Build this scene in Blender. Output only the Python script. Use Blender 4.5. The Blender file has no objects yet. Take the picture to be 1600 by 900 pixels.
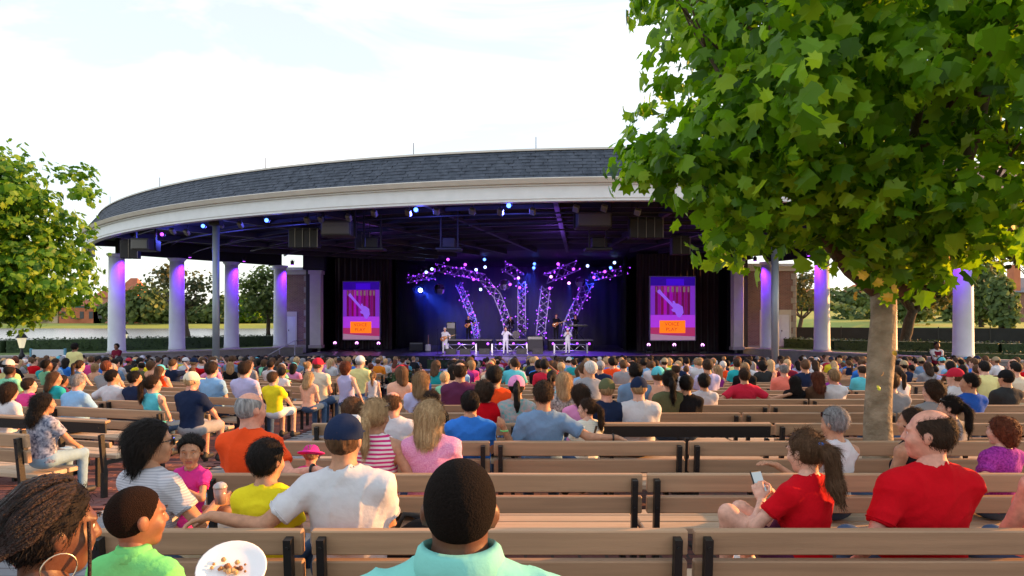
import bpy, bmesh, math, random
import numpy as np
from mathutils import Vector, Matrix, Euler
PI = math.pi
R = math.radians
rng = random.Random(11)
SC = bpy.context.scene
COL = SC.collection

# ------------------------------------------------------------------ camera, sky, sun, exposure
FPX = 1066.7                       # focal length in photograph pixels
EYE = 1.75
cam_data = bpy.data.cameras.new('camera')
cam_data.lens = 24.0
cam_data.sensor_width = 36.0
cam_data.shift_y = 0.03125
cam_data.clip_end = 3000
cam = bpy.data.objects.new('camera', cam_data)
cam.location = (0, 0, EYE)
cam.rotation_euler = (R(90), 0, 0)
COL.objects.link(cam)
SC.camera = cam

SUN_AZ, SUN_EL = R(76), R(13)      # azimuth from straight ahead towards the right, elevation
world = bpy.data.worlds.new('World')
SC.world = world
world.use_nodes = True
wn = world.node_tree
for n in list(wn.nodes):
    wn.nodes.remove(n)
wo = wn.nodes.new('ShaderNodeOutputWorld')
wb = wn.nodes.new('ShaderNodeBackground')
sky = wn.nodes.new('ShaderNodeTexSky')
sky.sky_type = 'NISHITA'
sky.sun_disc = False
sky.sun_elevation = SUN_EL
sky.sun_rotation = SUN_AZ
sky.air_density = 1.0
sky.dust_density = 1.2
sky.ozone_density = 1.2
# thin high cloud streaks, brightening the clear sky behind them
wtc = wn.nodes.new('ShaderNodeTexCoord')
wmp = wn.nodes.new('ShaderNodeMapping')
wmp.inputs['Scale'].default_value = (1.3, 2.4, 5.0)
wmp.inputs['Rotation'].default_value = (0, R(14), R(20))
wns = wn.nodes.new('ShaderNodeTexNoise')
wns.inputs['Scale'].default_value = 1.7
wns.inputs['Detail'].default_value = 9
wns.inputs['Roughness'].default_value = 0.55
wns.inputs['Distortion'].default_value = 0.6
wrp = wn.nodes.new('ShaderNodeValToRGB')
wrp.color_ramp.elements[0].position = 0.43
wrp.color_ramp.elements[0].color = (.40, .40, .40, 1)
wrp.color_ramp.elements[1].position = 0.74
wrp.color_ramp.elements[1].color = (1, 1, 1, 1)
wmx = wn.nodes.new('ShaderNodeMixRGB')
wmx.blend_type = 'MIX'
wcl = wn.nodes.new('ShaderNodeRGB')
wcl.outputs[0].default_value = (6.0, 6.0, 6.1, 1)
wn.links.new(wtc.outputs['Generated'], wmp.inputs['Vector'])
wn.links.new(wmp.outputs['Vector'], wns.inputs['Vector'])
wn.links.new(wns.outputs['Fac'], wrp.inputs['Fac'])
wml = wn.nodes.new('ShaderNodeMath')
wml.operation = 'MULTIPLY'
wml.inputs[1].default_value = 1.0
wn.links.new(wrp.outputs['Color'], wml.inputs[0])
wn.links.new(wml.outputs[0], wmx.inputs['Fac'])
wn.links.new(sky.outputs['Color'], wmx.inputs['Color1'])
wn.links.new(wcl.outputs[0], wmx.inputs['Color2'])
wn.links.new(wmx.outputs['Color'], wb.inputs['Color'])
wb.inputs['Strength'].default_value = 0.125
wn.links.new(wb.outputs[0], wo.inputs[0])

sun_data = bpy.data.lights.new('sun', 'SUN')
sun_data.energy = 5.0
sun_data.angle = R(0.6)
sun_data.color = (1.0, 0.43, 0.12)
sun = bpy.data.objects.new('sun', sun_data)
sun_dir = Vector((math.sin(SUN_AZ) * math.cos(SUN_EL), math.cos(SUN_AZ) * math.cos(SUN_EL), math.sin(SUN_EL)))
sun.rotation_euler = (-sun_dir).to_track_quat('-Z', 'Y').to_euler()
sun.location = sun_dir * 60
COL.objects.link(sun)

vs = SC.view_settings
vs.view_transform = 'Standard'
vs.look = 'None'
vs.gamma = 1.0
vs.exposure = 1.2
vs.use_curve_mapping = False
SC.render.engine = 'CYCLES'
cy = SC.cycles
cy.use_denoising = True
cy.max_bounces = 6
cy.diffuse_bounces = 4
cy.glossy_bounces = 2
cy.transmission_bounces = 4
cy.transparent_max_bounces = 6
cy.sample_clamp_indirect = 4.0
cy.caustics_reflective = False
cy.caustics_refractive = False

# ------------------------------------------------------------------ helpers: tagging and objects
def tag(o, label=None, cat=None, group=None, kind=None):
    if label: o['label'] = label
    if cat: o['category'] = cat
    if group: o['group'] = group
    if kind: o['kind'] = kind
    return o

def empty(name, loc=(0, 0, 0), rz=0.0):
    o = bpy.data.objects.new(name, None)
    o.empty_display_size = 0.2
    o.location = loc
    o.rotation_euler = (0, 0, rz)
    COL.objects.link(o)
    return o

def obj(name, me, mat=None, parent=None, loc=(0, 0, 0), rot=(0, 0, 0), scale=None):
    o = bpy.data.objects.new(name, me)
    COL.objects.link(o)
    if mat is not None:
        if len(me.materials) == 0:
            me.materials.append(mat)
        if me.materials[0] != mat:
            o.material_slots[0].link = 'OBJECT'
            o.material_slots[0].material = mat
    if parent: o.parent = parent
    o.location = loc
    o.rotation_euler = rot
    if scale is not None:
        o.scale = (scale,) * 3 if isinstance(scale, (int, float)) else scale
    return o

def copy_tree(o, parent=None):
    c = o.copy()
    COL.objects.link(c)
    c.parent = parent
    for ch in list(o.children):
        copy_tree(ch, c)
    return c

class MB:
    """collects shapes into one mesh"""
    def __init__(s): s.v = []; s.f = []; s.sm = []
    def add(s, vs_, fs, smooth=False):
        b = len(s.v)
        s.v += [tuple(v) for v in vs_]
        s.f += [tuple(i + b for i in f) for f in fs]
        s.sm += [smooth] * len(fs)
        return s
    def box(s, x0, x1, y0, y1, z0, z1, M=None):
        vv = [(x0,y0,z0),(x1,y0,z0),(x1,y1,z0),(x0,y1,z0),(x0,y0,z1),(x1,y0,z1),(x1,y1,z1),(x0,y1,z1)]
        if M is not None: vv = [tuple(M @ Vector(v)) for v in vv]
        return s.add(vv, [(0,3,2,1),(4,5,6,7),(0,1,5,4),(1,2,6,5),(2,3,7,6),(3,0,4,7)])
    def bbox(s, x0, x1, y0, y1, z0, z1, b, M=None):
        """box with chamfered long edges (chamfer b on all edges)"""
        bm = bmesh.new()
        bmesh.ops.create_cube(bm, size=1)
        for v in bm.verts:
            v.co = Vector(((x0+x1)/2 + v.co.x*(x1-x0), (y0+y1)/2 + v.co.y*(y1-y0), (z0+z1)/2 + v.co.z*(z1-z0)))
        bmesh.ops.bevel(bm, geom=list(bm.edges), offset=b, segments=1, affect='EDGES')
        bm.verts.index_update()
        vv = [tuple(M @ v.co) if M is not None else tuple(v.co) for v in bm.verts]
        s.add(vv, [tuple(v.index for v in f.verts) for f in bm.faces])
        bm.free()
        return s
    def tube(s, pts, radii, n=8, cap=True, smooth=True):
        pts = [Vector(p) for p in pts]
        if isinstance(radii, (int, float)): radii = [radii] * len(pts)
        vv = []; ff = []
        prev = None
        for i, p in enumerate(pts):
            t = (pts[min(i+1, len(pts)-1)] - pts[max(i-1, 0)])
            if t.length < 1e-9: t = Vector((0,0,1))
            t.normalize()
            if prev is None:
                a = Vector((0,0,1)) if abs(t.z) < .9 else Vector((1,0,0))
                prev = t.cross(a).normalized()
            u = (prev - t * prev.dot(t))
            if u.length < 1e-6:
                u = t.orthogonal()
            u.normalize(); prev = u
            w = t.cross(u)
            for k in range(n):
                a = 2*PI*k/n
                vv.append(p + (u*math.cos(a) + w*math.sin(a)) * radii[i])
        for i in range(len(pts)-1):
            for k in range(n):
                k2 = (k+1) % n
                ff.append((i*n+k, i*n+k2, (i+1)*n+k2, (i+1)*n+k))
        s.add(vv, ff, smooth)
        if cap:
            b = len(s.v) - len(vv)
            s.f.append(tuple(b + k for k in reversed(range(n)))); s.sm.append(False)
            s.f.append(tuple(b + (len(pts)-1)*n + k for k in range(n))); s.sm.append(False)
        return s
    def lathe(s, prof, n=24, c=(0,0,0), smooth=True):
        vv = []; ff = []
        for (r, z) in prof:
            for k in range(n):
                a = 2*PI*k/n
                vv.append((c[0]+r*math.cos(a), c[1]+r*math.sin(a), c[2]+z))
        m = len(prof)
        for i in range(m-1):
            for k in range(n):
                k2 = (k+1) % n
                ff.append((i*n+k, i*n+k2, (i+1)*n+k2, (i+1)*n+k))
        ff.append(tuple(reversed(range(n))))
        ff.append(tuple((m-1)*n+k for k in range(n)))
        s.add(vv, ff, smooth)
        s.sm[-1] = s.sm[-2] = False
        return s
    def mesh(s, name='mesh'):
        me = bpy.data.meshes.new(name)
        me.from_pydata(s.v, [], s.f)
        me.polygons.foreach_set('use_smooth', s.sm)
        me.update()
        return me
    def build(s, name, mat, parent=None, **kw):
        return obj(name, s.mesh(name), mat, parent, **kw)

def gz(y):
    """seating ground: level near the camera, then falling gently to the stage"""
    return -0.048 * max(0.0, min(y, 36.5) - 6.0)

def px(u, d):
    """lateral position of something seen at photograph column u and standing d metres ahead"""
    return (u - 800.0) * d / FPX

def pz(v, d):
    return EYE - (v - 500.0) * d / FPX

# ------------------------------------------------------------------ materials
MATS = {}
def mat(name, col=(.5,.5,.5), rough=.6, metal=0.0, var=0.0, scale=8.0, bump=0.0, bscale=None, emit=None, estr=0.0,
        spec=0.5, detail=4, stretch=None, col2=None, sheen=0.0, trans=0.0, coat=0.0, objvar=0.0):
    if name in MATS: return MATS[name]
    m = bpy.data.materials.new(name)
    m.use_nodes = True
    nt = m.node_tree
    p = nt.nodes['Principled BSDF']
    p.inputs['Base Color'].default_value = (*col, 1)
    p.inputs['Roughness'].default_value = rough
    p.inputs['Metallic'].default_value = metal
    p.inputs['Specular IOR Level'].default_value = spec
    if sheen: p.inputs['Sheen Weight'].default_value = sheen
    if coat: p.inputs['Coat Weight'].default_value = coat
    if emit is not None:
        p.inputs['Emission Color'].default_value = (*emit, 1)
        p.inputs['Emission Strength'].default_value = estr
        try: m.cycles.emission_sampling = 'NONE'
        except Exception: pass
    if var or bump or col2:
        tc = nt.nodes.new('ShaderNodeTexCoord')
        mp = nt.nodes.new('ShaderNodeMapping')
        if stretch: mp.inputs['Scale'].default_value = stretch
        oi = nt.nodes.new('ShaderNodeObjectInfo')
        nt.links.new(tc.outputs['Object'], mp.inputs['Vector'])
        nt.links.new(oi.outputs['Random'], mp.inputs['Location'])
        nz = nt.nodes.new('ShaderNodeTexNoise')
        nz.inputs['Scale'].default_value = scale
        nz.inputs['Detail'].default_value = detail
        nt.links.new(mp.outputs['Vector'], nz.inputs['Vector'])
        if var or col2:
            mx = nt.nodes.new('ShaderNodeMixRGB')
            c2 = col2 if col2 else tuple(min(1, c * (1 + var)) for c in col)
            c1 = col if col2 else tuple(c * (1 - var) for c in col)
            mx.inputs['Color1'].default_value = (*c1, 1)
            mx.inputs['Color2'].default_value = (*c2, 1)
            rp = nt.nodes.new('ShaderNodeValToRGB')
            rp.color_ramp.elements[0].position = .3
            rp.color_ramp.elements[1].position = .7
            nt.links.new(nz.outputs['Fac'], rp.inputs['Fac'])
            nt.links.new(rp.outputs['Color'], mx.inputs['Fac'])
            nt.links.new(mx.outputs['Color'], p.inputs['Base Color'])
            if objvar:
                # every board its own shade, with broad weathering blotches
                n2 = nt.nodes.new('ShaderNodeTexNoise'); n2.inputs['Scale'].default_value = 2.2; n2.inputs['Detail'].default_value = 8; n2.inputs['Roughness'].default_value = .7
                nt.links.new(mp.outputs['Vector'], n2.inputs['Vector'])
                ad = nt.nodes.new('ShaderNodeMath'); ad.operation = 'MULTIPLY_ADD'; ad.inputs[1].default_value = objvar*2; ad.inputs[2].default_value = 1-objvar*1.35
                nt.links.new(oi.outputs['Random'], ad.inputs[0])
                a2 = nt.nodes.new('ShaderNodeMath'); a2.operation = 'MULTIPLY_ADD'; a2.inputs[1].default_value = .34
                nt.links.new(n2.outputs['Fac'], a2.inputs[0]); nt.links.new(ad.outputs[0], a2.inputs[2])
                sb_ = nt.nodes.new('ShaderNodeMath'); sb_.operation = 'SUBTRACT'; sb_.inputs[1].default_value = .10
                nt.links.new(a2.outputs[0], sb_.inputs[0])
                m2 = nt.nodes.new('ShaderNodeVectorMath'); m2.operation = 'SCALE'
                nt.links.new(mx.outputs['Color'], m2.inputs[0]); nt.links.new(sb_.outputs[0], m2.inputs['Scale'])
                nt.links.new(m2.outputs[0], p.inputs['Base Color'])
        if bump:
            nb = nz
            if bscale:
                nb = nt.nodes.new('ShaderNodeTexNoise')
                nb.inputs['Scale'].default_value = bscale
                nb.inputs['Detail'].default_value = 5
                nt.links.new(mp.outputs['Vector'], nb.inputs['Vector'])
            bp = nt.nodes.new('ShaderNodeBump')
            bp.inputs['Strength'].default_value = bump
            bp.inputs['Distance'].default_value = .02
            nt.links.new(nb.outputs['Fac'], bp.inputs['Height'])
            nt.links.new(bp.outputs['Normal'], p.inputs['Normal'])
    MATS[name] = m
    return m

def cloth(name, col, var=.035):
    return mat('cloth_' + name, col, .92, var=min(var, .035), scale=26, bump=.45, bscale=11, spec=.12)

def striped(name, c1, c2, freq, axis=2):
    key = 'striped_' + name
    if key in MATS: return MATS[key]
    m = mat(key, c1, .9, bump=.3, bscale=14, scale=20, spec=.2)
    nt = m.node_tree; p = nt.nodes['Principled BSDF']
    tc = nt.nodes.new('ShaderNodeTexCoord')
    sp = nt.nodes.new('ShaderNodeSeparateXYZ')
    nt.links.new(tc.outputs['Object'], sp.inputs[0])
    ml = nt.nodes.new('ShaderNodeMath'); ml.operation = 'MULTIPLY'; ml.inputs[1].default_value = freq
    nt.links.new(sp.outputs[axis], ml.inputs[0])
    fr = nt.nodes.new('ShaderNodeMath'); fr.operation = 'FRACT'
    nt.links.new(ml.outputs[0], fr.inputs[0])
    gt = nt.nodes.new('ShaderNodeMath'); gt.operation = 'GREATER_THAN'; gt.inputs[1].default_value = .5
    nt.links.new(fr.outputs[0], gt.inputs[0])
    mx = nt.nodes.new('ShaderNodeMixRGB')
    mx.inputs['Color1'].default_value = (*c1, 1); mx.inputs['Color2'].default_value = (*c2, 1)
    nt.links.new(gt.outputs[0], mx.inputs['Fac'])
    nt.links.new(mx.outputs['Color'], p.inputs['Base Color'])
    return m

SKIN = {
    'fair':  mat('skin_fair', (.60,.34,.25), .6, var=.16, scale=30, bump=.05, bscale=120, spec=.35),
    'pink':  mat('skin_pink', (.58,.28,.20), .55, var=.18, scale=30, bump=.05, bscale=120, spec=.4),
    'tan':   mat('skin_tan', (.44,.23,.14), .6, var=.16, scale=30, bump=.05, bscale=120, spec=.35),
    'brown': mat('skin_brown', (.235,.105,.058), .5, var=.12, scale=18, bump=.05, bscale=120, spec=.4),
    'dark':  mat('skin_dark', (.115,.048,.026), .48, var=.15, scale=18, bump=.06, bscale=120, spec=.45),
}
def hairm(name, c, c2):
    return mat('hair_' + name, c, .7, scale=55, stretch=(1,1,.12), col2=c2, bump=.7, bscale=70, spec=.18, detail=6)
HAIR = {
    'black':  hairm('black', (.005,.004,.0035), (.014,.010,.009)),
    'buzz':   mat('hair_buzz', (.0045,.0035,.003), .95, scale=240, col2=(.011,.008,.007), bump=.45, bscale=200, spec=.08),
    'buzzbrown': mat('hair_buzz_brown', (.012,.007,.005), .95, scale=240, col2=(.030,.016,.011), bump=.8, bscale=260, spec=.08),
    'dark':   hairm('dark', (.018,.010,.006), (.05,.028,.017)),
    'brown':  hairm('brown', (.05,.026,.013), (.12,.065,.035)),
    'auburn': hairm('auburn', (.06,.016,.008), (.16,.045,.02)),
    'blonde': hairm('blonde', (.26,.16,.075), (.62,.44,.25)),
    'sandy':  hairm('sandy', (.16,.095,.045), (.36,.23,.12)),
    'grey':   hairm('grey', (.10,.10,.105), (.36,.36,.37)),
    'white':  hairm('white', (.38,.37,.36), (.68,.67,.65)),
}
EYEW = mat('eye_white', (.75,.72,.68), .25)
EYED = mat('eye_dark', (.012,.008,.006), .15)
LIPS = mat('lips', (.32,.10,.08), .45)
GLASSDARK = mat('dark_lens', (.01,.01,.012), .08, spec=.8)
GOLD = mat('earring_gold', (.55,.45,.32), .25, metal=1.0)

# ------------------------------------------------------------------ implicit surfaces for people
def _smin(a, b, k):
    h = np.maximum(k - np.abs(a - b), 0.0) / k
    return np.minimum(a, b) - h*h*k*0.25

def ell(c, r, k=.03, M=None, inf=0.0):
    return ('e', np.array(c, float), np.array(r, float), k, M, inf)

def cone(a, b, ra, rb, k=.03, M=None, inf=0.0, flat=None, seg=None):
    """round cone; flat=(axis vector, factor) squashes across that axis; seg cuts it off square at the end b"""
    return ('c', np.array(a, float), np.array(b, float), ra, rb, k, M, inf, flat, seg)

def _eval(pr, x, y, z):
    M = pr[4] if pr[0] == 'e' else pr[6]
    if M is not None:                       # M: 3x4, local -> world ; go back to local
        Rm, t = M
        x = x - t[0]; y = y - t[1]; z = z - t[2]
        x, y, z = (Rm[0,0]*x + Rm[1,0]*y + Rm[2,0]*z, Rm[0,1]*x + Rm[1,1]*y + Rm[2,1]*z, Rm[0,2]*x + Rm[1,2]*y + Rm[2,2]*z)
    if pr[0] == 'e':
        c, r = pr[1], pr[2] + pr[5]
        X = x - c[0]; Y = y - c[1]; Z = z - c[2]
        k0 = np.sqrt((X/r[0])**2 + (Y/r[1])**2 + (Z/r[2])**2) + 1e-9
        k1 = np.sqrt((X/r[0]**2)**2 + (Y/r[1]**2)**2 + (Z/r[2]**2)**2) + 1e-9
        return k0*(k0-1)/k1
    _, a, b, ra, rb, k, _, inf, flat, seg = pr
    X = x - a[0]; Y = y - a[1]; Z = z - a[2]
    ab = b - a
    L2 = max(float(ab @ ab), 1e-12)
    t = (X*ab[0] + Y*ab[1] + Z*ab[2]) / L2
    tc = np.clip(t, 0, 1)
    dx = X - tc*ab[0]; dy = Y - tc*ab[1]; dz = Z - tc*ab[2]
    if flat is not None:
        ax, fac = flat
        q = dx*ax[0] + dy*ax[1] + dz*ax[2]
        dx = dx + ax[0]*q*(fac-1); dy = dy + ax[1]*q*(fac-1); dz = dz + ax[2]*q*(fac-1)
    d = np.sqrt(dx*dx + dy*dy + dz*dz) - (ra + tc*(rb-ra)) - inf
    if seg:
        d = np.maximum(d, (t - 1.0) * math.sqrt(L2))
    return d

def _bounds(pr):
    if pr[0] == 'e':
        c, r, k, M, inf = pr[1:]
        rr = (r + inf)
        if M is not None:
            c = M[0] @ c + M[1]; rr = np.full(3, rr.max())
        return c - rr, c + rr
    _, a, b, ra, rb, k, M, inf, flat, seg = pr
    if M is not None:
        a = M[0] @ a + M[1]; b = M[0] @ b + M[1]
    m = max(ra, rb) + inf
    if flat is not None and flat[1] < 1: m = m / flat[1]
    return np.minimum(a, b) - m, np.maximum(a, b) + m

def sdf_mesh(prims, h, subs=(), post=None, name='mesh', smooth=True, raw=False):
    bs = [_bounds(p) for p in prims]
    lo = np.min([b[0] for b in bs], 0) - 2.5*h
    hi = np.max([b[1] for b in bs], 0) + 2.5*h
    n = np.ceil((hi - lo)/h).astype(int) + 1
    gx = (lo[0] + h*np.arange(n[0])).astype(np.float32)[:,None,None]
    gy = (lo[1] + h*np.arange(n[1])).astype(np.float32)[None,:,None]
    gzz = (lo[2] + h*np.arange(n[2])).astype(np.float32)[None,None,:]
    D = np.full(tuple(n), .12, np.float32)
    def sl(b, pad):
        i0 = np.clip(((b[0]-pad-lo)/h).astype(int), 0, n-1)
        i1 = np.clip(((b[1]+pad-lo)/h).astype(int)+2, 1, n)
        return slice(i0[0], i1[0]), slice(i0[1], i1[1]), slice(i0[2], i1[2])
    for p, b in zip(prims, bs):
        k = p[3] if p[0] == 'e' else p[5]
        s = sl(b, max(k, 2*h) + h)
        D[s] = _smin(D[s], _eval(p, gx[s[0]], gy[:, s[1]], gzz[:, :, s[2]]), k)
    for p in subs:
        k = p[3] if p[0] == 'e' else p[5]
        b = _bounds(p)
        s = sl(b, max(k, 2*h) + h)
        if D[s].size == 0: continue
        D[s] = -_smin(-D[s], _eval(p, gx[s[0]], gy[:, s[1]], gzz[:, :, s[2]]), k)
    if post is not None:
        D = post(D, gx, gy, gzz)
    D[0] = D[-1] = .1; D[:,0] = D[:,-1] = .1; D[:,:,0] = D[:,:,-1] = .1
    return surfnet(D, lo, h, name, smooth, raw)

def surfnet(D, lo, h, name, smooth=True, raw=False):
    S = D < 0
    c = np.zeros(tuple(np.array(S.shape)-1), np.int8)
    for i in (0,1):
        for j in (0,1):
            for k in (0,1):
                c += S[i:S.shape[0]-1+i, j:S.shape[1]-1+j, k:S.shape[2]-1+k]
    act = (c > 0) & (c < 8)
    I = np.argwhere(act)
    m = len(I)
    if m == 0:
        V = np.zeros((0,3)); Q = np.zeros((0,4), int)
    else:
        idx = np.full(c.shape, -1, np.int64)
        idx[act] = np.arange(m)
        acc = np.zeros((m,3)); cnt = np.zeros(m)
        corners = np.array([(i,j,k) for i in (0,1) for j in (0,1) for k in (0,1)])
        vals = {tuple(cc): D[I[:,0]+cc[0], I[:,1]+cc[1], I[:,2]+cc[2]] for cc in corners}
        for cc in corners:
            for ax in range(3):
                if cc[ax] == 0:
                    c2 = cc.copy(); c2[ax] = 1
                    a = vals[tuple(cc)]; b = vals[tuple(c2)]
                    x = (a < 0) != (b < 0)
                    t = np.where(x, a/np.where(np.abs(a-b) < 1e-9, 1, a-b), 0)
                    pt = np.repeat(cc[None].astype(float), m, 0)
                    pt[:,ax] = t
                    acc[x] += pt[x]; cnt[x] += 1
        V = lo + h*(I + acc/np.maximum(cnt,1)[:,None])
        qs = []
        for ax in range(3):
            o1, o2 = (ax+1) % 3, (ax+2) % 3
            sa = [slice(None)]*3; sb = [slice(None)]*3
            sa[ax] = slice(0,-1); sb[ax] = slice(1,None)
            A = S[tuple(sa)]; B = S[tuple(sb)]
            E = np.argwhere(A != B)
            ok = (E[:,o1] > 0) & (E[:,o2] > 0) & (E[:,o1] < S.shape[o1]-1) & (E[:,o2] < S.shape[o2]-1)
            E = E[ok]
            def cell(d1, d2):
                q = E.copy(); q[:,o1] += d1; q[:,o2] += d2
                return idx[q[:,0], q[:,1], q[:,2]]
            q = np.stack([cell(-1,-1), cell(0,-1), cell(0,0), cell(-1,0)], 1)
            fl = ~A[E[:,0], E[:,1], E[:,2]]
            q[fl] = q[fl][:, ::-1]
            qs.append(q)
        Q = np.concatenate(qs)
        Q = Q[(Q >= 0).all(1)]
    if raw: return V, Q
    return np_mesh(V, Q, name, smooth)

def np_mesh(V, Q, name, smooth=True):
    me = bpy.data.meshes.new(name)
    me.vertices.add(len(V))
    me.vertices.foreach_set('co', np.asarray(V, np.float32).ravel())
    k = Q.shape[1] if len(Q) else 4
    me.loops.add(len(Q)*k)
    me.loops.foreach_set('vertex_index', np.asarray(Q, np.int32).ravel())
    me.polygons.add(len(Q))
    me.polygons.foreach_set('loop_start', np.arange(0, len(Q)*k, k, dtype=np.int32))
    me.polygons.foreach_set('loop_total', np.full(len(Q), k, np.int32))
    me.polygons.foreach_set('use_smooth', np.full(len(Q), smooth))
    me.update(calc_edges=True)
    me.validate()
    return me

def rotm(yaw=0, pitch=0, roll=0):
    """yaw>0 turns left, pitch>0 looks up, roll>0 tips to the right"""
    m = Euler((pitch, roll, yaw), 'XYZ').to_matrix()
    return np.array(m)

def ik(sh, tg, l1, l2, hint):
    sh, tg, hint = np.array(sh, float), np.array(tg, float), np.array(hint, float)
    d = tg - sh
    L = np.linalg.norm(d)
    mx = (l1 + l2) * .995
    if L > mx:
        d = d / L * mx; L = mx; tg = sh + d
    u = d / L
    a = (l1*l1 - l2*l2 + L*L) / (2*L)
    hh = math.sqrt(max(l1*l1 - a*a, 0))
    w = hint - u*(hint @ u)
    w = w / (np.linalg.norm(w) + 1e-9)
    return sh + u*a + w*hh, tg

def hand(w, fdir, palm, side, s=1.0, curl=.25, k=.008):
    """palm, four fingers and thumb; w wrist, fdir finger direction, palm = palm normal"""
    w = np.array(w, float); f = np.array(fdir, float); f /= np.linalg.norm(f)
    n = np.array(palm, float); n = n - f*(n @ f); n /= np.linalg.norm(n)
    t = np.cross(f, n) * side                        # towards the thumb
    pr = []
    kn = w + f*.085*s
    pr.append(cone(w, w + f*.04*s, .023*s, .027*s, .015, flat=(n, 1.25)))
    for i in range(4):
        off = (1.5 - i) * .0195*s
        a = w + f*.03*s + t*off*.7
        b = kn + t*off
        pr.append(cone(a, b, .0125*s, .0105*s, .010))
        L = (.068, .078, .072, .055)[i]*s
        m1 = b + (f*math.cos(curl) + n*math.sin(curl))*L*.5
        m2 = m1 + (f*math.cos(curl*2.4) + n*math.sin(curl*2.4))*L*.5
        pr.append(cone(b, m1, .0098*s, .0088*s, .004))
        pr.append(cone(m1, m2, .0088*s, .0072*s, .004))
    a = w + f*.022*s + t*.022*s
    b = a + (f*.6 + t*.75 + n*.25)/np.linalg.norm(f*.6+t*.75+n*.25)*.05*s
    c = b + (f*.9 + t*.3 + n*.3)/np.linalg.norm(f*.9+t*.3+n*.3)*.034*s
    pr.append(cone(a, b, .0145*s, .0115*s, .012))
    pr.append(cone(b, c, .011*s, .0085*s, .005))
    return pr

SKULL_C, SKULL_R = (0, -.012, .030), (.0765, .0965, .0925)

def head_prims(M, s=1.0, fem=False, child=False):
    def E(c, r, k, inf=0): return ell(np.array(c)*s, np.array(r)*s, k*s, M, inf)
    jaw = (.054, .066, .060) if not (fem or child) else (.050, .060, .054)
    P = [E(SKULL_C, SKULL_R, .02),
         E((0,.030,-.050), jaw, .045),
         E((0,.062,-.088), (.022,.020,.018), .03),                      # chin
         E((0,.076,.030), (.055,.020,.014), .02),                       # brow
         E((.038,.062,-.022), (.024,.022,.022), .03), E((-.038,.062,-.022), (.024,.022,.022), .03),   # cheeks
         cone(np.array((0,.088,.022))*s, np.array((0,.106,-.018))*s, .009*s, .0135*s, .012*s, M),      # nose
         E((.012,.096,-.022), (.010,.010,.008), .008), E((-.012,.096,-.022), (.010,.010,.008), .008),
         E((0,.089,-.047), (.024,.010,.006), .007), E((0,.087,-.058), (.020,.010,.006), .007)]        # lips
    for sx in (-1, 1):
        P.append(E((sx*.078,-.010,.0), (.010,.020,.031), .008))        # ear
        P.append(E((sx*.082,-.018,.006), (.008,.016,.022), .006))
    subs = [E((.033,.104,.010), (.017,.016,.010), .012), E((-.033,.104,.010), (.017,.016,.010), .012)]
    return P, subs

class Pose: pass

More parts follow.
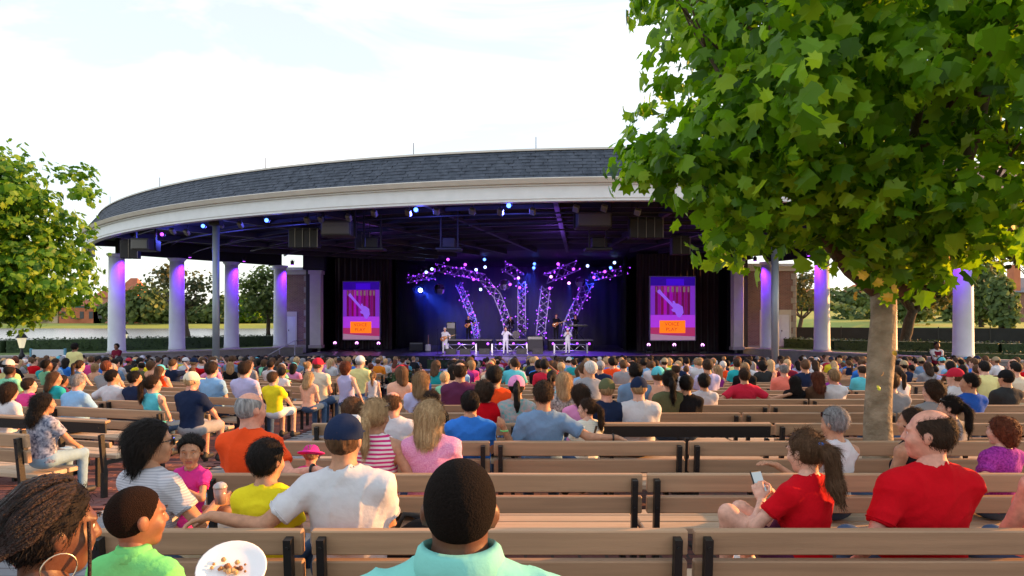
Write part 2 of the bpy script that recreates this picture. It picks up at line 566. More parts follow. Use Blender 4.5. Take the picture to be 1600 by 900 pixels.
def make_pose(lean=.14, roll=0.0, twist=0.0, hyaw=0.0, hpitch=0.0, hroll=0.0, fat=1.0, wide=1.0, fem=False, child=False,
              armL='lap', armR='lap', legs='sit', hs=1.0, neck=0.0, s=1.0, nk=.165):
    """joint positions; origin where the seat is touched (or hip height when standing); +y is forward"""
    q = Pose()
    q.fat, q.wide, q.fem, q.child, q.hs, q.s = fat, wide, fem, child, hs, s
    hip = np.array((0, 0, .095))
    t = np.array((math.sin(roll), -math.sin(lean), math.cos(lean)*math.cos(roll))); t /= np.linalg.norm(t)
    rt = np.array((math.cos(twist), math.sin(twist), 0)); rt = rt - t*(rt @ t); rt /= np.linalg.norm(rt)
    fw = np.cross(t, rt)
    q.t, q.rt, q.fw, q.hip = t, rt, fw, hip
    q.T = lambda h, x=0, y=0: hip + t*h + rt*x + fw*y
    q.Mt = (np.stack([rt, fw, t], 1), hip)
    up = np.array((0,0,1.0))*.65 + t*.35
    nb = q.T(.49, 0, -.015)
    hc = nb + up*nk*(.5+.5*hs) + np.array((0, .028+neck, 0))
    q.nb, q.hc = nb, hc
    q.Mh = (rotm(hyaw, hpitch, hroll), hc)
    sw = .165*wide*(.92 if fem else 1.0)
    sz_ = .435 - max(0, wide-1.05)*.14
    q.shL, q.shR = q.T(sz_, -sw, -.01), q.T(sz_, sw, -.01)
    l1, l2 = .285, .25
    q.arms = {}
    for side, spec, sh in ((-1, armL, q.shL), (1, armR, q.shR)):
        if spec == 'lap': tg, hint = (side*.05, .24, .16), (side*.9, -.5, -.7)
        elif spec == 'knee': tg, hint = (side*.13, .36, .20), (side*.9, -.2, -.6)
        elif spec == 'out': tg, hint = (side*.66, -.14, .43), (side*.2, -.3, -1)
        elif spec == 'side': tg, hint = (side*.27, .10, .10), (side*.6, -1, 0)
        elif spec == 'hang': tg, hint = (side*.26, .06, -.10), (side*.5, -1, 0)
        elif spec == 'cross': tg, hint = (-side*.10, .17, .36), (side*1, -.2, -.5)
        elif spec == 'phone': tg, hint = (side*.06, .30, .50), (side*1, 0, -1)
        elif spec == 'up': tg, hint = (side*.16, .25, .72), (side*1, .2, -.6)
        elif spec == 'mic': tg, hint = (side*.03, .16, .60), (side*1, 0, -.8)
        else: tg, hint = spec[0], spec[1]
        el, wr = ik(sh, tg, l1, l2, hint)
        q.arms[side] = (sh, el, wr, spec)
    q.legs = {}
    q.mode = legs
    for side in (-1, 1):
        hj = np.array((side*.088*wide, .02, .09))
        if legs == 'sit': kn, an = (side*.125, .445, .085), (side*.125, .44, -.345)
        elif legs == 'sitwide': kn, an = (side*.20, .43, .085), (side*.17, .46, -.345)
        elif legs == 'stand': kn, an = (side*.095, .03, -.36), (side*.105, .0, -.775)
        elif legs == 'stride': kn, an = (side*.10, .03 + side*.10, -.35), (side*.12, -.02 + side*.15, -.765)
        elif legs == 'cross':
            kn, an = ((.125, .445, .085), (.10, .44, -.345)) if side > 0 else ((-.03, .46, .13), (.20, .62, -.10))
        elif isinstance(legs, dict): kn, an = legs[side]
        q.legs[side] = (hj, np.array(kn, float), np.array(an, float))
    q.feet = []
    for side in (-1, 1):
        an = q.legs[side][2]; kn = q.legs[side][1]
        fwd = np.array((0.12*side, 1.0, 0)); fwd /= np.linalg.norm(fwd)
        q.feet.append((side, an, an + fwd*.145 + np.array((0,0,-.052))))
    return q

def torso_prims(q, inf=0.0, M=None):
    f, w = q.fat, q.wide
    fe = q.fem
    Mt = q.Mt
    P = [ell((0, .005, -.015), (.175*w*(1.06 if fe else 1), .125*f, .105), .06, Mt, inf),
         ell((0, .012*f, .13), ((.135 if fe else .152)*w*(.5+.5*f), .108*f, .16), .07, Mt, inf),
         ell((0, .0, .31), ((.148 if fe else .170)*w, .112*(.6+.4*f), .17), .07, Mt, inf),
         ell((0, -.018, .40), ((.150 if fe else .175)*w, .078, .085), .06, Mt, inf)]
    if fe and not q.child:
        P += [ell((.062, .092, .29), (.062,.055,.06), .05, Mt, inf), ell((-.062, .092, .29), (.062,.055,.06), .05, Mt, inf)]
    if f > 1.12:
        P.append(ell((0, .06*f, .10), (.14*w, .10*f, .13), .08, Mt, inf))
    for sh, sx in ((q.shL, -1), (q.shR, 1)):
        P.append(cone(q.nb + q.t*.015, sh, .052, .058, .05, None, inf))
    return P

def arm_prims(q, inf=0.0, upto=None, which=(-1,1), mitt=True):
    P = []
    th = .9 if q.fem else 1.0
    if q.child: th *= .85
    for side in which:
        sh, el, wr, spec = q.arms[side]
        fw_ = (wr - el) / (np.linalg.norm(wr - el) + 1e-9)
        if upto is None:
            P += [cone(sh, el, .054*th*(.7+.3*q.fat), .040*th, .035), cone(el, wr, .042*th, .027*th, .02)]
            if mitt:
                P += [cone(wr, wr + fw_*.08, .026, .034, .02, flat=(np.array((0,0,1.0)), 1.35)), cone(wr + fw_*.08, wr + fw_*.14, .030, .018, .03, flat=(np.array((0,0,1.0)), 1.5))]
        elif upto <= 1:
            e = sh + (el - sh)*upto
            P.append(cone(sh, e, .054*th*(.7+.3*q.fat) + .004, .048*th + .010, .035, None, inf, None, True))
        else:
            e = el + (wr - el)*(upto-1)
            P += [cone(sh, el, .054*th*(.7+.3*q.fat)+.002, .042*th+.006, .035, None, inf), cone(el, e, .044*th+.005, .036*th+.004, .02, None, inf, None, True)]
    return P

def leg_prims(q, inf=0.0, upto=None, feet=True):
    P = []
    f = .75 + .25*q.fat
    for side in (-1, 1):
        hj, kn, an = q.legs[side]
        if upto is None or upto >= 1:
            P += [cone(hj, kn, .085*f, .056, .04, None, inf)]
            e = an if upto is None else kn + (an-kn)*(upto-1)
            if upto is None or upto > 1:
                P += [cone(kn, e, .055, .040 if upto is None else .044, .03, None, inf, None, bool(upto and upto < 2))]
        else:
            P += [cone(hj, hj + (kn-hj)*upto, .085*f, .074, .04, None, inf, None, True)]
    if feet:
        for side, an, toe in q.feet:
            P += [cone(an, an + np.array((0,-.03,-.045)), .036, .032, .03), cone(an + np.array((0,-.02,-.05)), toe, .034, .028, .03)]
    return P

def foot_prims(q):
    P = []
    for side, an, toe in q.feet:
        P += [cone(an + np.array((0,-.035,-.048)), toe, .046, .040, .02), cone(an + np.array((0,-.01,.0)), an + np.array((0,-.02,-.05)), .044, .048, .03)]
    return P

def wrinkles(amp, seed=0.0, f=38.0):
    def post(D, x, y, z):
        a = z*f*.50 + x*f*.32*np.sin(seed*3+1) + 1.6*np.sin(x*f*.33 + seed) + 1.1*np.sin(z*f*.21 + y*9 + seed)
        b = x*f*.55 - z*f*.38 + 1.4*np.sin(z*f*.27 + seed*2) + y*f*.3
        r1 = (1 - np.abs(np.sin(a)))**3; r2 = (1 - np.abs(np.sin(b)))**3
        m = .5 + .5*np.sin(x*9 + seed*1.7)*np.sin(z*8 + seed) 
        return D - (amp*(1.5*r1*m + 1.3*r2*(1-m) - .45)).astype(np.float32)
    return post

def neck_subs(q, r=.066, depth=.0):
    a = q.nb + q.t*(.030 - depth) + q.fw*(.012)
    return [cone(a, a + q.t*.2 + q.fw*.05, r, r + .02, .018)]

def body_mesh(q, h=.014, hands=(), fine_head=False):
    hp, hs_ = head_prims(q.Mh, q.hs, q.fem, q.child)
    P = torso_prims(q) + arm_prims(q, mitt=not hands) + leg_prims(q)
    P.append(cone(q.nb - q.t*.03, q.hc + q.Mh[0] @ np.array((0,-.022,-.05)), .058*(.9 if q.fem else 1.03)*(.8+.2*q.fat), .052*(.9 if q.fem else 1), .03))
    if not fine_head: P += hp
    if hands:
        for side in (-1, 1):
            if not any(hh[0] == side for hh in hands):
                sh, el, wr, spec = q.arms[side]
                fw_ = (wr - el) / np.linalg.norm(wr - el)
                P += [cone(wr, wr + fw_*.08, .026, .034, .02), cone(wr + fw_*.08, wr + fw_*.14, .030, .018, .03)]
    V, Q = sdf_mesh(P, h, () if fine_head else hs_, raw=True)
    if fine_head:
        nk = cone(q.hc + q.Mh[0] @ np.array((0,-.020,-.115)), q.hc + q.Mh[0] @ np.array((0,-.022,-.05)), .0535*(.9 if q.fem else 1), .0525*(.9 if q.fem else 1), .03)
        v2, q2 = sdf_mesh(hp + [nk], .006, hs_, raw=True)
        Q = np.concatenate([Q, q2 + len(V)]); V = np.concatenate([V, v2])
    for (side, fdir, palm, curl) in hands:
        sh, el, wr, spec = q.arms[side]
        b = (wr - el) / np.linalg.norm(wr - el)
        hpz = hand(wr, fdir, palm, side, 1.0, curl) + [cone(wr - b*.03, wr, .0268, .0255, .01)]
        v2, q2 = sdf_mesh(hpz, .0045, raw=True)
        Q = np.concatenate([Q, q2 + len(V)]); V = np.concatenate([V, v2])
    me = np_mesh(V, Q, 'body')
    return me

def set_face_materials(me, q, skin, hair_mat, brows=True):
    """lips and eyebrows get their own colour on the one body mesh"""
    me.materials.clear()
    me.materials.append(skin); me.materials.append(LIPS); me.materials.append(hair_mat)
    n = len(me.polygons)
    co = np.empty(len(me.vertices)*3, np.float32); me.vertices.foreach_get('co', co); co = co.reshape(-1,3)
    c = np.array([co[list(p.vertices)].mean(0) for p in me.polygons]) if n < 60000 else None
    if c is None: return
    L = (c - q.hc) @ q.Mh[0] / q.hs
    lip = (np.abs(L[:,0]) < .024) & (L[:,1] > .082) & (np.abs(L[:,2] + .052) < .0105)
    br = (np.abs(np.abs(L[:,0]) - .033) < .020) & (L[:,1] > .075) & (np.abs(L[:,2] - .034) < .0055)
    mi = np.zeros(n, np.int32); mi[lip] = 1
    me.polygons.foreach_set('material_index', mi)

def shirt_mesh(q, h=.014, sleeve=.62, length=-.05, inf=.012, neck=.066, vneck=.0, seed=0., amp=.0055, tank=False):
    P = torso_prims(q, inf)
    if sleeve: P += arm_prims(q, inf, sleeve)
    subs = neck_subs(q, neck, vneck)
    if tank:
        for sx, sh in ((-1, q.shL), (1, q.shR)):
            subs.append(cone(sh + q.rt*sx*.035 + q.t*.10, sh + q.rt*sx*.045 - q.t*.10, .075, .06, .02))
    wr = wrinkles(amp, seed)
    tz, hz = q.t, q.hip
    def post(D, x, y, z):
        D = wr(D, x, y, z)
        lvl = (x-hz[0])*tz[0] + (y-hz[1])*tz[1] + (z-hz[2])*tz[2]
        return np.maximum(D, (length - lvl).astype(np.float32))
    return sdf_mesh(P, h, subs, post, 'shirt')

def collar_mesh(q, h=.008, r=.074):
    n = 26
    mb = MB(); c = q.nb + q.t*.046 + q.fw*.006
    r = r*(.75+.25*q.fat)*(.86 if q.child else 1)
    vv = []; prof = ((r+.016, -.040), (r+.024, -.034), (r+.006, .016), (r-.006, .026), (r-.010, .015), (r-.004, -.02))
    for k in range(n + 1):
        a = PI/2 + .16 + (2*PI - .32)*k/n
        for (rr, zz) in prof:
            droop = -.018*max(0, math.sin(a))
            p = c + q.rt*math.cos(a)*rr*1.06 + q.fw*math.sin(a)*rr*.98 + q.t*(zz*1.15 + droop + .008)
            vv.append(tuple(p))
    m = len(prof); ff = []
    for k in range(n):
        for i in range(m):
            ff.append((k*m+i, k*m+(i+1)%m, (k+1)*m+(i+1)%m, (k+1)*m+i))
    ff += [tuple(range(m))[::-1], tuple(n*m+i for i in range(m))]
    mb.add(vv, ff, True)
    return mb.mesh('collar')

def pants_mesh(q, h=.016, upto=None, inf=.013, seed=0.):
    f, w = q.fat, q.wide
    P = [ell((0, .005, -.015), (.178*w, .128*f, .107), .06, q.Mt, inf)] + leg_prims(q, inf, upto, feet=False)
    wr = wrinkles(.004, seed)
    return sdf_mesh(P, h, (), wr, 'trousers')

def skirt_like(q): return pants_mesh(q, upto=.9)

# hair, in head space -----------------------------------------------------------
def _face(D, x, y, z, y0=.070, z0=.085, ny=.82, nz_=-.575):
    return np.maximum(D, (ny*(y-y0) + nz_*(z-z0)).astype(np.float32) + 0*x)

HAIR_CACHE = {}
def hair_mesh(style, h=.012, seed=0):
    key = (style, h, seed)
    if key in HAIR_CACHE: return HAIR_CACHE[key]
    C, Rr = np.array(SKULL_C), np.array(SKULL_R)
    subs = []
    P = [ell(C, Rr, .02, None, .013)]
    zmin = -.070
    face = True
    groove, gf = .0022, 46
    extra = None
    if style == 'buzz':
        P = [ell(C, Rr, .02, None, .0060)]; zmin = -.062; groove = 0; extra = 'fuzz'
    elif style == 'stubble':
        P = [ell(C, Rr, .02, None, .0045)]; zmin = -.066; groove = 0
        subs = [ell((0, .035, .115), (.072,.115,.072), .02), ell((0,.1,.06),(.1,.07,.1),.02)]
    elif style == 'fringe':
        P = [ell(C, Rr, .02, None, .0075)]; zmin = -.068; groove = .0012
        subs = [ell((0, .035, .115), (.072,.115,.072), .02), ell((0,.1,.06),(.1,.07,.1),.02)]
    elif style == 'bob':
        P = [ell((0,-.018,.020), (.098,.112,.112), .03), cone((0,-.030,.0), (0,-.035,-.075), .098, .088, .05)]; zmin = -.125
    elif style == 'long':
        P = [ell((0,-.018,.022), (.094,.110,.108), .03), cone((0,-.045,.0), (0,-.085,-.15), .092, .095, .05, flat=(np.array((0,1.0,0)), 1.25)),
             cone((0,-.085,-.13), (0,-.105,-.33), .095, .060, .06, flat=(np.array((0,1.0,0)), 1.7))]; zmin = -.40
    elif style == 'shoulder':
        P = [ell((0,-.018,.022), (.095,.111,.108), .03), cone((0,-.040,.0), (0,-.065,-.14), .095, .088, .05, flat=(np.array((0,1.0,0)), 1.15)),
             cone((.05,-.05,-.1), (.06,-.05,-.185), .05, .03, .03), cone((-.05,-.05,-.1), (-.06,-.055,-.18), .05, .03, .03)]; zmin = -.22
    elif style == 'pony':
        P = [ell(C, Rr, .02, None, .010), ell((0,-.118,.035), (.026,.026,.026), .02),
             cone((0,-.125,.035), (0,-.165,-.02), .024, .034, .02), cone((0,-.165,-.02), (.005,-.165,-.16), .036, .032, .02), cone((.005,-.165,-.16), (.008,-.150,-.27), .032, .012, .02)]; zmin = -.30
    elif style == 'longpony':
        P = [ell(C, Rr, .02, None, .011), ell((0,-.112,.055), (.024,.024,.024), .02),
             cone((0,-.118,.055), (.015,-.158,.0), .022, .036, .02), cone((.015,-.158,.0), (.03,-.150,-.17), .040, .043, .03), cone((.03,-.150,-.17), (.035,-.135,-.36), .043, .034, .03), cone((.035,-.135,-.34), (.03,-.125,-.47), .034, .012, .03)]; zmin = -.50
    elif style == 'bun':
        P = [ell(C, Rr, .02, None, .010), ell((0,-.115,.075), (.045,.040,.042), .02)]; zmin = -.06
    elif style == 'curly':
        P = [ell((0,-.022,.028), (.104,.116,.110), .03), cone((0,-.045,.0), (0,-.055,-.055), .088, .070, .05)]; zmin = -.12; groove = 0
        extra = 'curl'
    elif style == 'curlylong':
        P = [ell((0,-.022,.028), (.104,.116,.110), .03), cone((0,-.055,.0), (0,-.095,-.16), .100, .105, .05, flat=(np.array((0,1.0,0)), 1.2)),
             cone((0,-.095,-.15), (0,-.11,-.32), .105, .07, .05, flat=(np.array((0,1.0,0)), 1.4))]; zmin = -.40; groove = 0
        extra = 'curl'
    elif style == 'under_cap':
        P = [ell(C, Rr, .02, None, .009)]; zmin = -.066
    elif style == 'thick':
        P = [ell((0,-.012,.042), (.088,.106,.103), .03)]; zmin = -.068
    def post(D, x, y, z):
        if groove:
            a = np.arctan2(x, -(y + .02))
            D = D + (groove*np.sin(a*gf + 2.0*np.sin(z*30 + seed*2.1) + seed)).astype(np.float32)
        if extra == 'fuzz':
            D = D + (.0011*np.sin(x*420 + 3*np.sin(z*210))*np.sin(z*390 + 3*np.sin(y*230))*np.sin(y*410)).astype(np.float32)
        if extra == 'curl':
            D = D + (.008*np.sin(x*150 + 2*np.sin(z*85+seed)) * np.sin(z*140 + 2*np.sin(y*90+seed)) * np.sin(y*130 + seed + 2*np.sin(x*70))).astype(np.float32)
            D = D + (.006*np.sin(x*62+seed)*np.sin(z*58+seed)*np.sin(y*66)).astype(np.float32)
        D = _face(D, x, y, z)
        zz = zmin + .008*np.sin(x*70 + seed) + .006*np.sin(x*170 + y*40)
        return np.maximum(D, (zz - z).astype(np.float32))
    me = sdf_mesh(P, h, subs, post, 'hair')
    HAIR_CACHE[key] = me
    return me

def cap_mesh(h=.009, brim=True, back_hole=False, key='cap'):
    kk = (key, h, brim)
    if kk in HAIR_CACHE: return HAIR_CACHE[kk]
    P = [ell((0,-.008,.034), (.091,.110,.103), .01)]
    if brim:
        P.append(cone((0,.080,.034), (0,.145,.026), .070, .055, .008, flat=(np.array((0,.05,1.0)), 6.0)))
    subs = [ell((0,-.012,.0), (.083,.101,.10), .004)] if False else []
    if back_hole: subs.append(ell((0,-.112,.028), (.038,.05,.026), .004))
    def post(D, x, y, z):
        return np.maximum(D, (.012 - .10*y - z + .0*x).astype(np.float32) + 0*x)
    me = sdf_mesh(P, h, subs, post, 'cap')
    HAIR_CACHE[kk] = me
    return me

def hat_mesh(h=.012):
    if 'hat' in HAIR_CACHE: return HAIR_CACHE['hat']
    P = [ell((0,-.008,.040), (.092,.108,.090), .01), cone((0,-.008,.030), (0,-.008,.022), .155, .16, .01, flat=(np.array((0,0,1.0)), 9.0))]
    def post(D, x, y, z): return np.maximum(D, (.005 - z).astype(np.float32) + 0*x + 0*y)
    HAIR_CACHE['hat'] = sdf_mesh(P, h, (), post, 'hat')
    return HAIR_CACHE['hat']

def eye_meshes(q, parent):
    for sx in (-1, 1):
        mb = MB()
        def sph(c, r, n=10, m=7):
            vv = []; ff = []
            for i in range(m+1):
                th = PI*i/m
                for k in range(n):
                    a = 2*PI*k/n
                    vv.append((c[0]+r*math.sin(th)*math.cos(a), c[1]+r*math.cos(th), c[2]+r*math.sin(th)*math.sin(a)))
            for i in range(m):
                for k in range(n):
                    ff.append((i*n+k, i*n+(k+1)%n, (i+1)*n+(k+1)%n, (i+1)*n+k))
            mb.add(vv, ff, True)
        sph((0,0,0), .0105)
        o = mb.build('eye', EYEW, parent)
        mb = MB(); sph((0,.0058,0), .0062)
        i_ = mb.build('iris', EYED, o)
        loc = q.Mh[0] @ (np.array((sx*.031, .0765, .0110))*q.hs) + q.hc
        bl_ = MB().tube([(-sx*.018,.004,.001),(0,.008,.006),(sx*.020,-.004,.001)], [.0022,.0034,.0016], 6).build('eyebrow', HAIR['dark'], parent)
        bl_.location = q.Mh[0] @ (np.array((sx*.033, .0905, .034))*q.hs) + q.hc; bl_.rotation_euler = Matrix(q.Mh[0].tolist()).to_euler()
        o.location = loc; o.rotation_euler = Matrix(q.Mh[0].tolist()).to_euler()

def head_child(name, me, mt, q, parent, sc=1.0):
    o = obj(name, me, mt, parent)
    o.location = tuple(q.hc); o.rotation_euler = Matrix(q.Mh[0].tolist()).to_euler(); o.scale = (q.hs*sc,)*3
    return o

STRAND_CACHE = {}
def strand_mesh(style, h, seed, n=2600, L=.055):
    """fine ribbons lying along the hair surface, with a few flyaways"""
    key = (style, h, seed, n)
    if key in STRAND_CACHE: return STRAND_CACHE[key]
    me = hair_mesh(style, h, seed)
    k = len(me.polygons)
    cc = np.empty(k*3, np.float32); me.polygons.foreach_get('center', cc); cc = cc.reshape(-1,3)
    nn = np.empty(k*3, np.float32); me.polygons.foreach_get('normal', nn); nn = nn.reshape(-1,3)
    r_ = np.random.RandomState(seed+3)
    i = r_.randint(0, k, n); p = cc[i] + r_.normal(0, h*.4, (n,3)); nm = nn[i]
    flow = np.tile(np.array((0,-.35,-1.0)), (n,1))
    top = p[:,2] > .03
    flow[top] = np.stack([p[top,0]*4, -.6 + 0*p[top,0], -.25 + 0*p[top,0]], 1)
    if 'pony' in style or style == 'bun':
        hd = p[:,1] > -.105
        flow[hd] = np.array((0,-.12,.05)) - p[hd]
    if style in ('curly','curlylong'): flow += r_.normal(0, 1.0, (n,3))
    flow += r_.normal(0, .12, (n,3))
    t = flow - nm*(flow*nm).sum(1)[:,None]; t /= np.linalg.norm(t, axis=1)[:,None] + 1e-6
    sd = np.cross(t, nm)
    Lr = (L*r_.uniform(.5, 1.4, n))[:,None]; w = .0011
    fly = (r_.uniform(0,1,n) < .10)[:,None]*r_.uniform(.004,.014,n)[:,None]
    q0 = p + nm*.0005; q1 = p + t*Lr*.5 + nm*(.0035 + fly*.5) + r_.normal(0,.0015,(n,3)); q2 = p + t*Lr + nm*(.0005 + fly) + r_.normal(0,.003,(n,3))
    V = np.stack([q0-sd*w, q0+sd*w, q1-sd*w, q1+sd*w, q2-sd*w*.3, q2+sd*w*.3], 1).reshape(-1,3)
    b = (np.arange(n)*6)[:,None]
    Q = np.concatenate([b + np.array([[0,1,3,2]]), b + np.array([[2,3,5,4]])])
    STRAND_CACHE[key] = np_mesh(V, Q, 'strands', True)
    return STRAND_CACHE[key]

# ------------------------------------------------------------------ ground, lake, walls
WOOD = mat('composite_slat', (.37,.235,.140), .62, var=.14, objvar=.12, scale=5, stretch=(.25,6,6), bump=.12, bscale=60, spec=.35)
WOOD_TOP = mat('seat_slat_pale', (.47,.355,.245), .6, var=.10, objvar=.09, scale=5, stretch=(.25,6,6), bump=.12, bscale=60, spec=.35)  # paler brown than the back slats
IRON = mat('black_iron', (.012,.012,.013), .45, metal=.2, bump=.1, bscale=60)
WHITE = mat('white_paint', (.72,.76,.80), .5, var=.04, scale=3)
CREAM = mat('cream_paint', (.62,.60,.52), .55, var=.05, scale=3)
CONC = mat('concrete', (.30,.285,.27), .85, var=.12, scale=3, bump=.15, bscale=40)
COPING = mat('coping_stone', (.40,.37,.33), .8, var=.1, scale=4, bump=.1, bscale=40)
GRASS = mat('lawn_grass', (.075,.13,.03), .9, col2=(.13,.19,.04), scale=2.5, bump=.5, bscale=60)
GRASSFAR = mat('far_grass', (.20,.25,.035), .9, col2=(.30,.33,.05), scale=.06, bump=.3, bscale=3)
HEDGE = mat('hedge_leaf', (.02,.045,.014), .7, col2=(.05,.095,.03), scale=14, bump=.8, bscale=30)
BLACK = mat('black_paint', (.008,.008,.009), .6)
DARKMETAL = mat('dark_metal', (.03,.03,.033), .5, metal=.3)
STEEL = mat('galvanised_post', (.27,.31,.36), .45, metal=.4, var=.06, scale=3)
SILVER = mat('truss_aluminium', (.55,.55,.58), .35, metal=.9)

def brick_mat(name, c1, c2, mortar, bw, bh, ms=.012, bump=.4, vec='xy'):
    m = bpy.data.materials.new(name); m.use_nodes = True
    nt = m.node_tree; p = nt.nodes['Principled BSDF']; p.inputs['Roughness'].default_value = .85
    tc = nt.nodes.new('ShaderNodeTexCoord'); mp = nt.nodes.new('ShaderNodeMapping')
    if vec == 'xz': mp.inputs['Rotation'].default_value = (R(90), 0, 0)
    nt.links.new(tc.outputs['Object'], mp.inputs['Vector'])
    b = nt.nodes.new('ShaderNodeTexBrick')
    b.inputs['Color1'].default_value = (*c1, 1); b.inputs['Color2'].default_value = (*c2, 1); b.inputs['Mortar'].default_value = (*mortar, 1)
    b.inputs['Scale'].default_value = 1.0; b.inputs['Mortar Size'].default_value = ms
    b.inputs['Brick Width'].default_value = bw; b.inputs['Row Height'].default_value = bh
    nt.links.new(mp.outputs['Vector'], b.inputs['Vector'])
    nz = nt.nodes.new('ShaderNodeTexNoise'); nz.inputs['Scale'].default_value = 1.3; nz.inputs['Detail'].default_value = 6
    nt.links.new(mp.outputs['Vector'], nz.inputs['Vector'])
    mx = nt.nodes.new('ShaderNodeMixRGB'); mx.blend_type = 'MULTIPLY'; mx.inputs['Fac'].default_value = .45
    nt.links.new(b.outputs['Color'], mx.inputs['Color1']); nt.links.new(nz.outputs['Fac'], mx.inputs['Color2'])
    nt.links.new(mx.outputs['Color'], p.inputs['Base Color'])
    bp = nt.nodes.new('ShaderNodeBump'); bp.inputs['Strength'].default_value = bump; bp.inputs['Distance'].default_value = .01
    nt.links.new(b.outputs['Fac'], bp.inputs['Height']); bp.invert = True
    nt.links.new(bp.outputs['Normal'], p.inputs['Normal'])
    return m

BRICKPAVE = brick_mat('brick_paving', (.20,.075,.065), (.14,.055,.055), (.07,.05,.05), .2, .1)
GREYPAVE = brick_mat('grey_paving', (.26,.27,.29), (.20,.21,.235), (.11,.11,.12), .3, .15)
BRICKWALL = brick_mat('brick_wall', (.40,.19,.15), (.29,.13,.105), (.38,.34,.31), .22, .075, vec='xz')
PAVERS = [mat('grey_paver_%d' % i, c, .85, var=.14, scale=9, bump=.2, bscale=70) for i, c in enumerate(((.25,.26,.285), (.21,.22,.245), (.285,.29,.305), (.235,.235,.25)))]
REDPAVERS = [mat('red_paver_%d' % i, c, .85, var=.16, scale=9, bump=.2, bscale=70) for i, c in enumerate(((.21,.08,.07), (.165,.065,.06), (.25,.105,.085), (.14,.06,.058)))]

WALL_L = [(-34,27.5), (-27,29.6), (-20.5,34.6), (-17.6,37.9), (-14.6,42.0), (-13.4,43.4)]
WALL_R = [(14.0,42.6), (15.1,39.5), (17.6,34.6), (20.0,29.4), (27,24.6), (36,22.5)]
def ywall(x):
    P = WALL_L + WALL_R
    for (a, b), (c, d) in zip(P, P[1:]):
        if a <= x <= c: return b + (d-b)*(x-a)/(c-a)
    return 20.0
def smooth(a, b, t):
    t = max(0., min(1., (t-a)/(b-a)))
    return t*t*(3-2*t)
def far_shore(x):
    return 215 - 112*smooth(46, 72, x)
def terrain_z(x, y):
    if -35 < x < 37 and -6 < y < ywall(x) + 1.6:
        return min(gz(y), gz(y)) - .45
    if -14 < x < 15 and 37 < y < 57: return -2.2
    z = -.03
    near = 52 + 6*math.sin(x*.05) + (16 if x > 20 else 0)
    fs = far_shore(x)
    if near < y < fs: z = -2.2*smooth(near, near+3, y)*(1-smooth(fs-4, fs+1, y)) - .03
    if y > fs: z = -.9 + 1.3*smooth(fs-2, fs+9, y) + 5*smooth(fs+5, fs+160, y)
    return z
xs = sorted(set([-900,-700,-500,-400,-320] + list(range(-260,-60,10)) + list(range(-60,60,1)) + list(range(60,270,10)) + [320,400,500,700,900]))
ys = sorted(set([-300,-120,-60,-30] + list(range(-12,76,1)) + list(range(76,130,4)) + list(range(130,300,5)) + list(range(300,420,20)) + [500,700,1000,1500]))
V = [(x, y, terrain_z(x, y)) for y in ys for x in xs]
nx = len(xs)
Fc = [(j*nx+i, j*nx+i+1, (j+1)*nx+i+1, (j+1)*nx+i) for j in range(len(ys)-1) for i in range(nx-1)]
mb = MB().add(V, Fc, True)
tag(mb.build('ground', GRASSFAR), kind='structure')

# bowl floor of brick paving
xs = np.arange(-34, 36.1, 1.0); ys = np.arange(-5, 45.1, .5)
mb = MB(); idx = {}
for j, y in enumerate(ys):
    for i, x in enumerate(xs):
        idx[i,j] = len(mb.v); mb.v.append((float(x), float(y), gz(float(y)) + (.0 if y < ywall(float(x))+.6 else -.3)))
for j in range(len(ys)-1):
    for i in range(len(xs)-1):
        mb.f.append((idx[i,j], idx[i+1,j], idx[i+1,j+1], idx[i,j+1])); mb.sm.append(True)
plaza = tag(mb.build('brick_pavement', BRICKPAVE), kind='structure')
# grey aisle
AX0, AX1 = -3.75, -1.98
mb = MB()
yy = [2.0, 5.0] + [6 + i for i in range(0, 27)]
for a, b in zip(yy, yy[1:]):
    mb.add([(AX0, a, gz(a)+.004), (AX1, a, gz(a)+.004), (AX1, b, gz(b)+.004), (AX0, b, gz(b)+.004)], [(0,1,2,3)])
aisle = tag(mb.build('aisle_path', GREYPAVE), kind='structure')
# single pavers in the near part of the aisle
pm = MB(); pm.bbox(-.146,.146,-.071,.071,0,.016,.004); pm_me = pm.mesh('paver')
pr_ = MB(); pr_.bbox(-.097,.097,-.047,.047,0,.014,.003); pr_me = pr_.mesh('paver')
for q_ in PAVERS[:1]: pm_me.materials.append(q_)
pr_me.materials.append(REDPAVERS[0])
cnt = 0; rest = MB(); r2 = random.Random(5)
y = 5.0; row = 0
while y < 17:
    x = AX0 + .15 + (.15 if row % 2 else 0)
    while x < AX1 - .1:
        zt = gz(y) + .004 + r2.uniform(-.002, .002)
        if 5.6 < y < 10.2 and cnt < 285:
            obj('paver', pm_me, r2.choice(PAVERS), aisle, (x, y, zt), (-.048 if y > 6 else 0, 0, r2.uniform(-.01,.01))); cnt += 1
        else:
            M = Matrix.Translation((x, y, zt)) @ Matrix.Rotation(-.048 if y > 6 else 0, 4, 'X')
            rest.box(-.146,.146,-.071,.071,0,.016, M)
        x += .3
    y += .15; row += 1
tag(rest.build('pavers', PAVERS[1], aisle), kind='stuff')
cnt = 0; rest = MB(); y = 5.2; row = 0
while y < 15:
    x = -5.9 + (.1 if row % 2 else 0)
    while x < AX0 - .08:
        zt = gz(y) + .003 + r2.uniform(-.002, .002)
        if x > -4.6 - (y-6.4)*.25 and 6.4 < y < 10 and cnt < 290:
            obj('paver', pr_me, r2.choice(REDPAVERS), plaza, (x, y, zt), (-.048 if y > 6 else 0, 0, r2.uniform(-.012,.012))); cnt += 1
        else:
            M = Matrix.Translation((x, y, zt)) @ Matrix.Rotation(-.048 if y > 6 else 0, 4, 'X')
            rest.box(-.097,.097,-.047,.047,0,.014, M)
        x += .2
    y += .1; row += 1
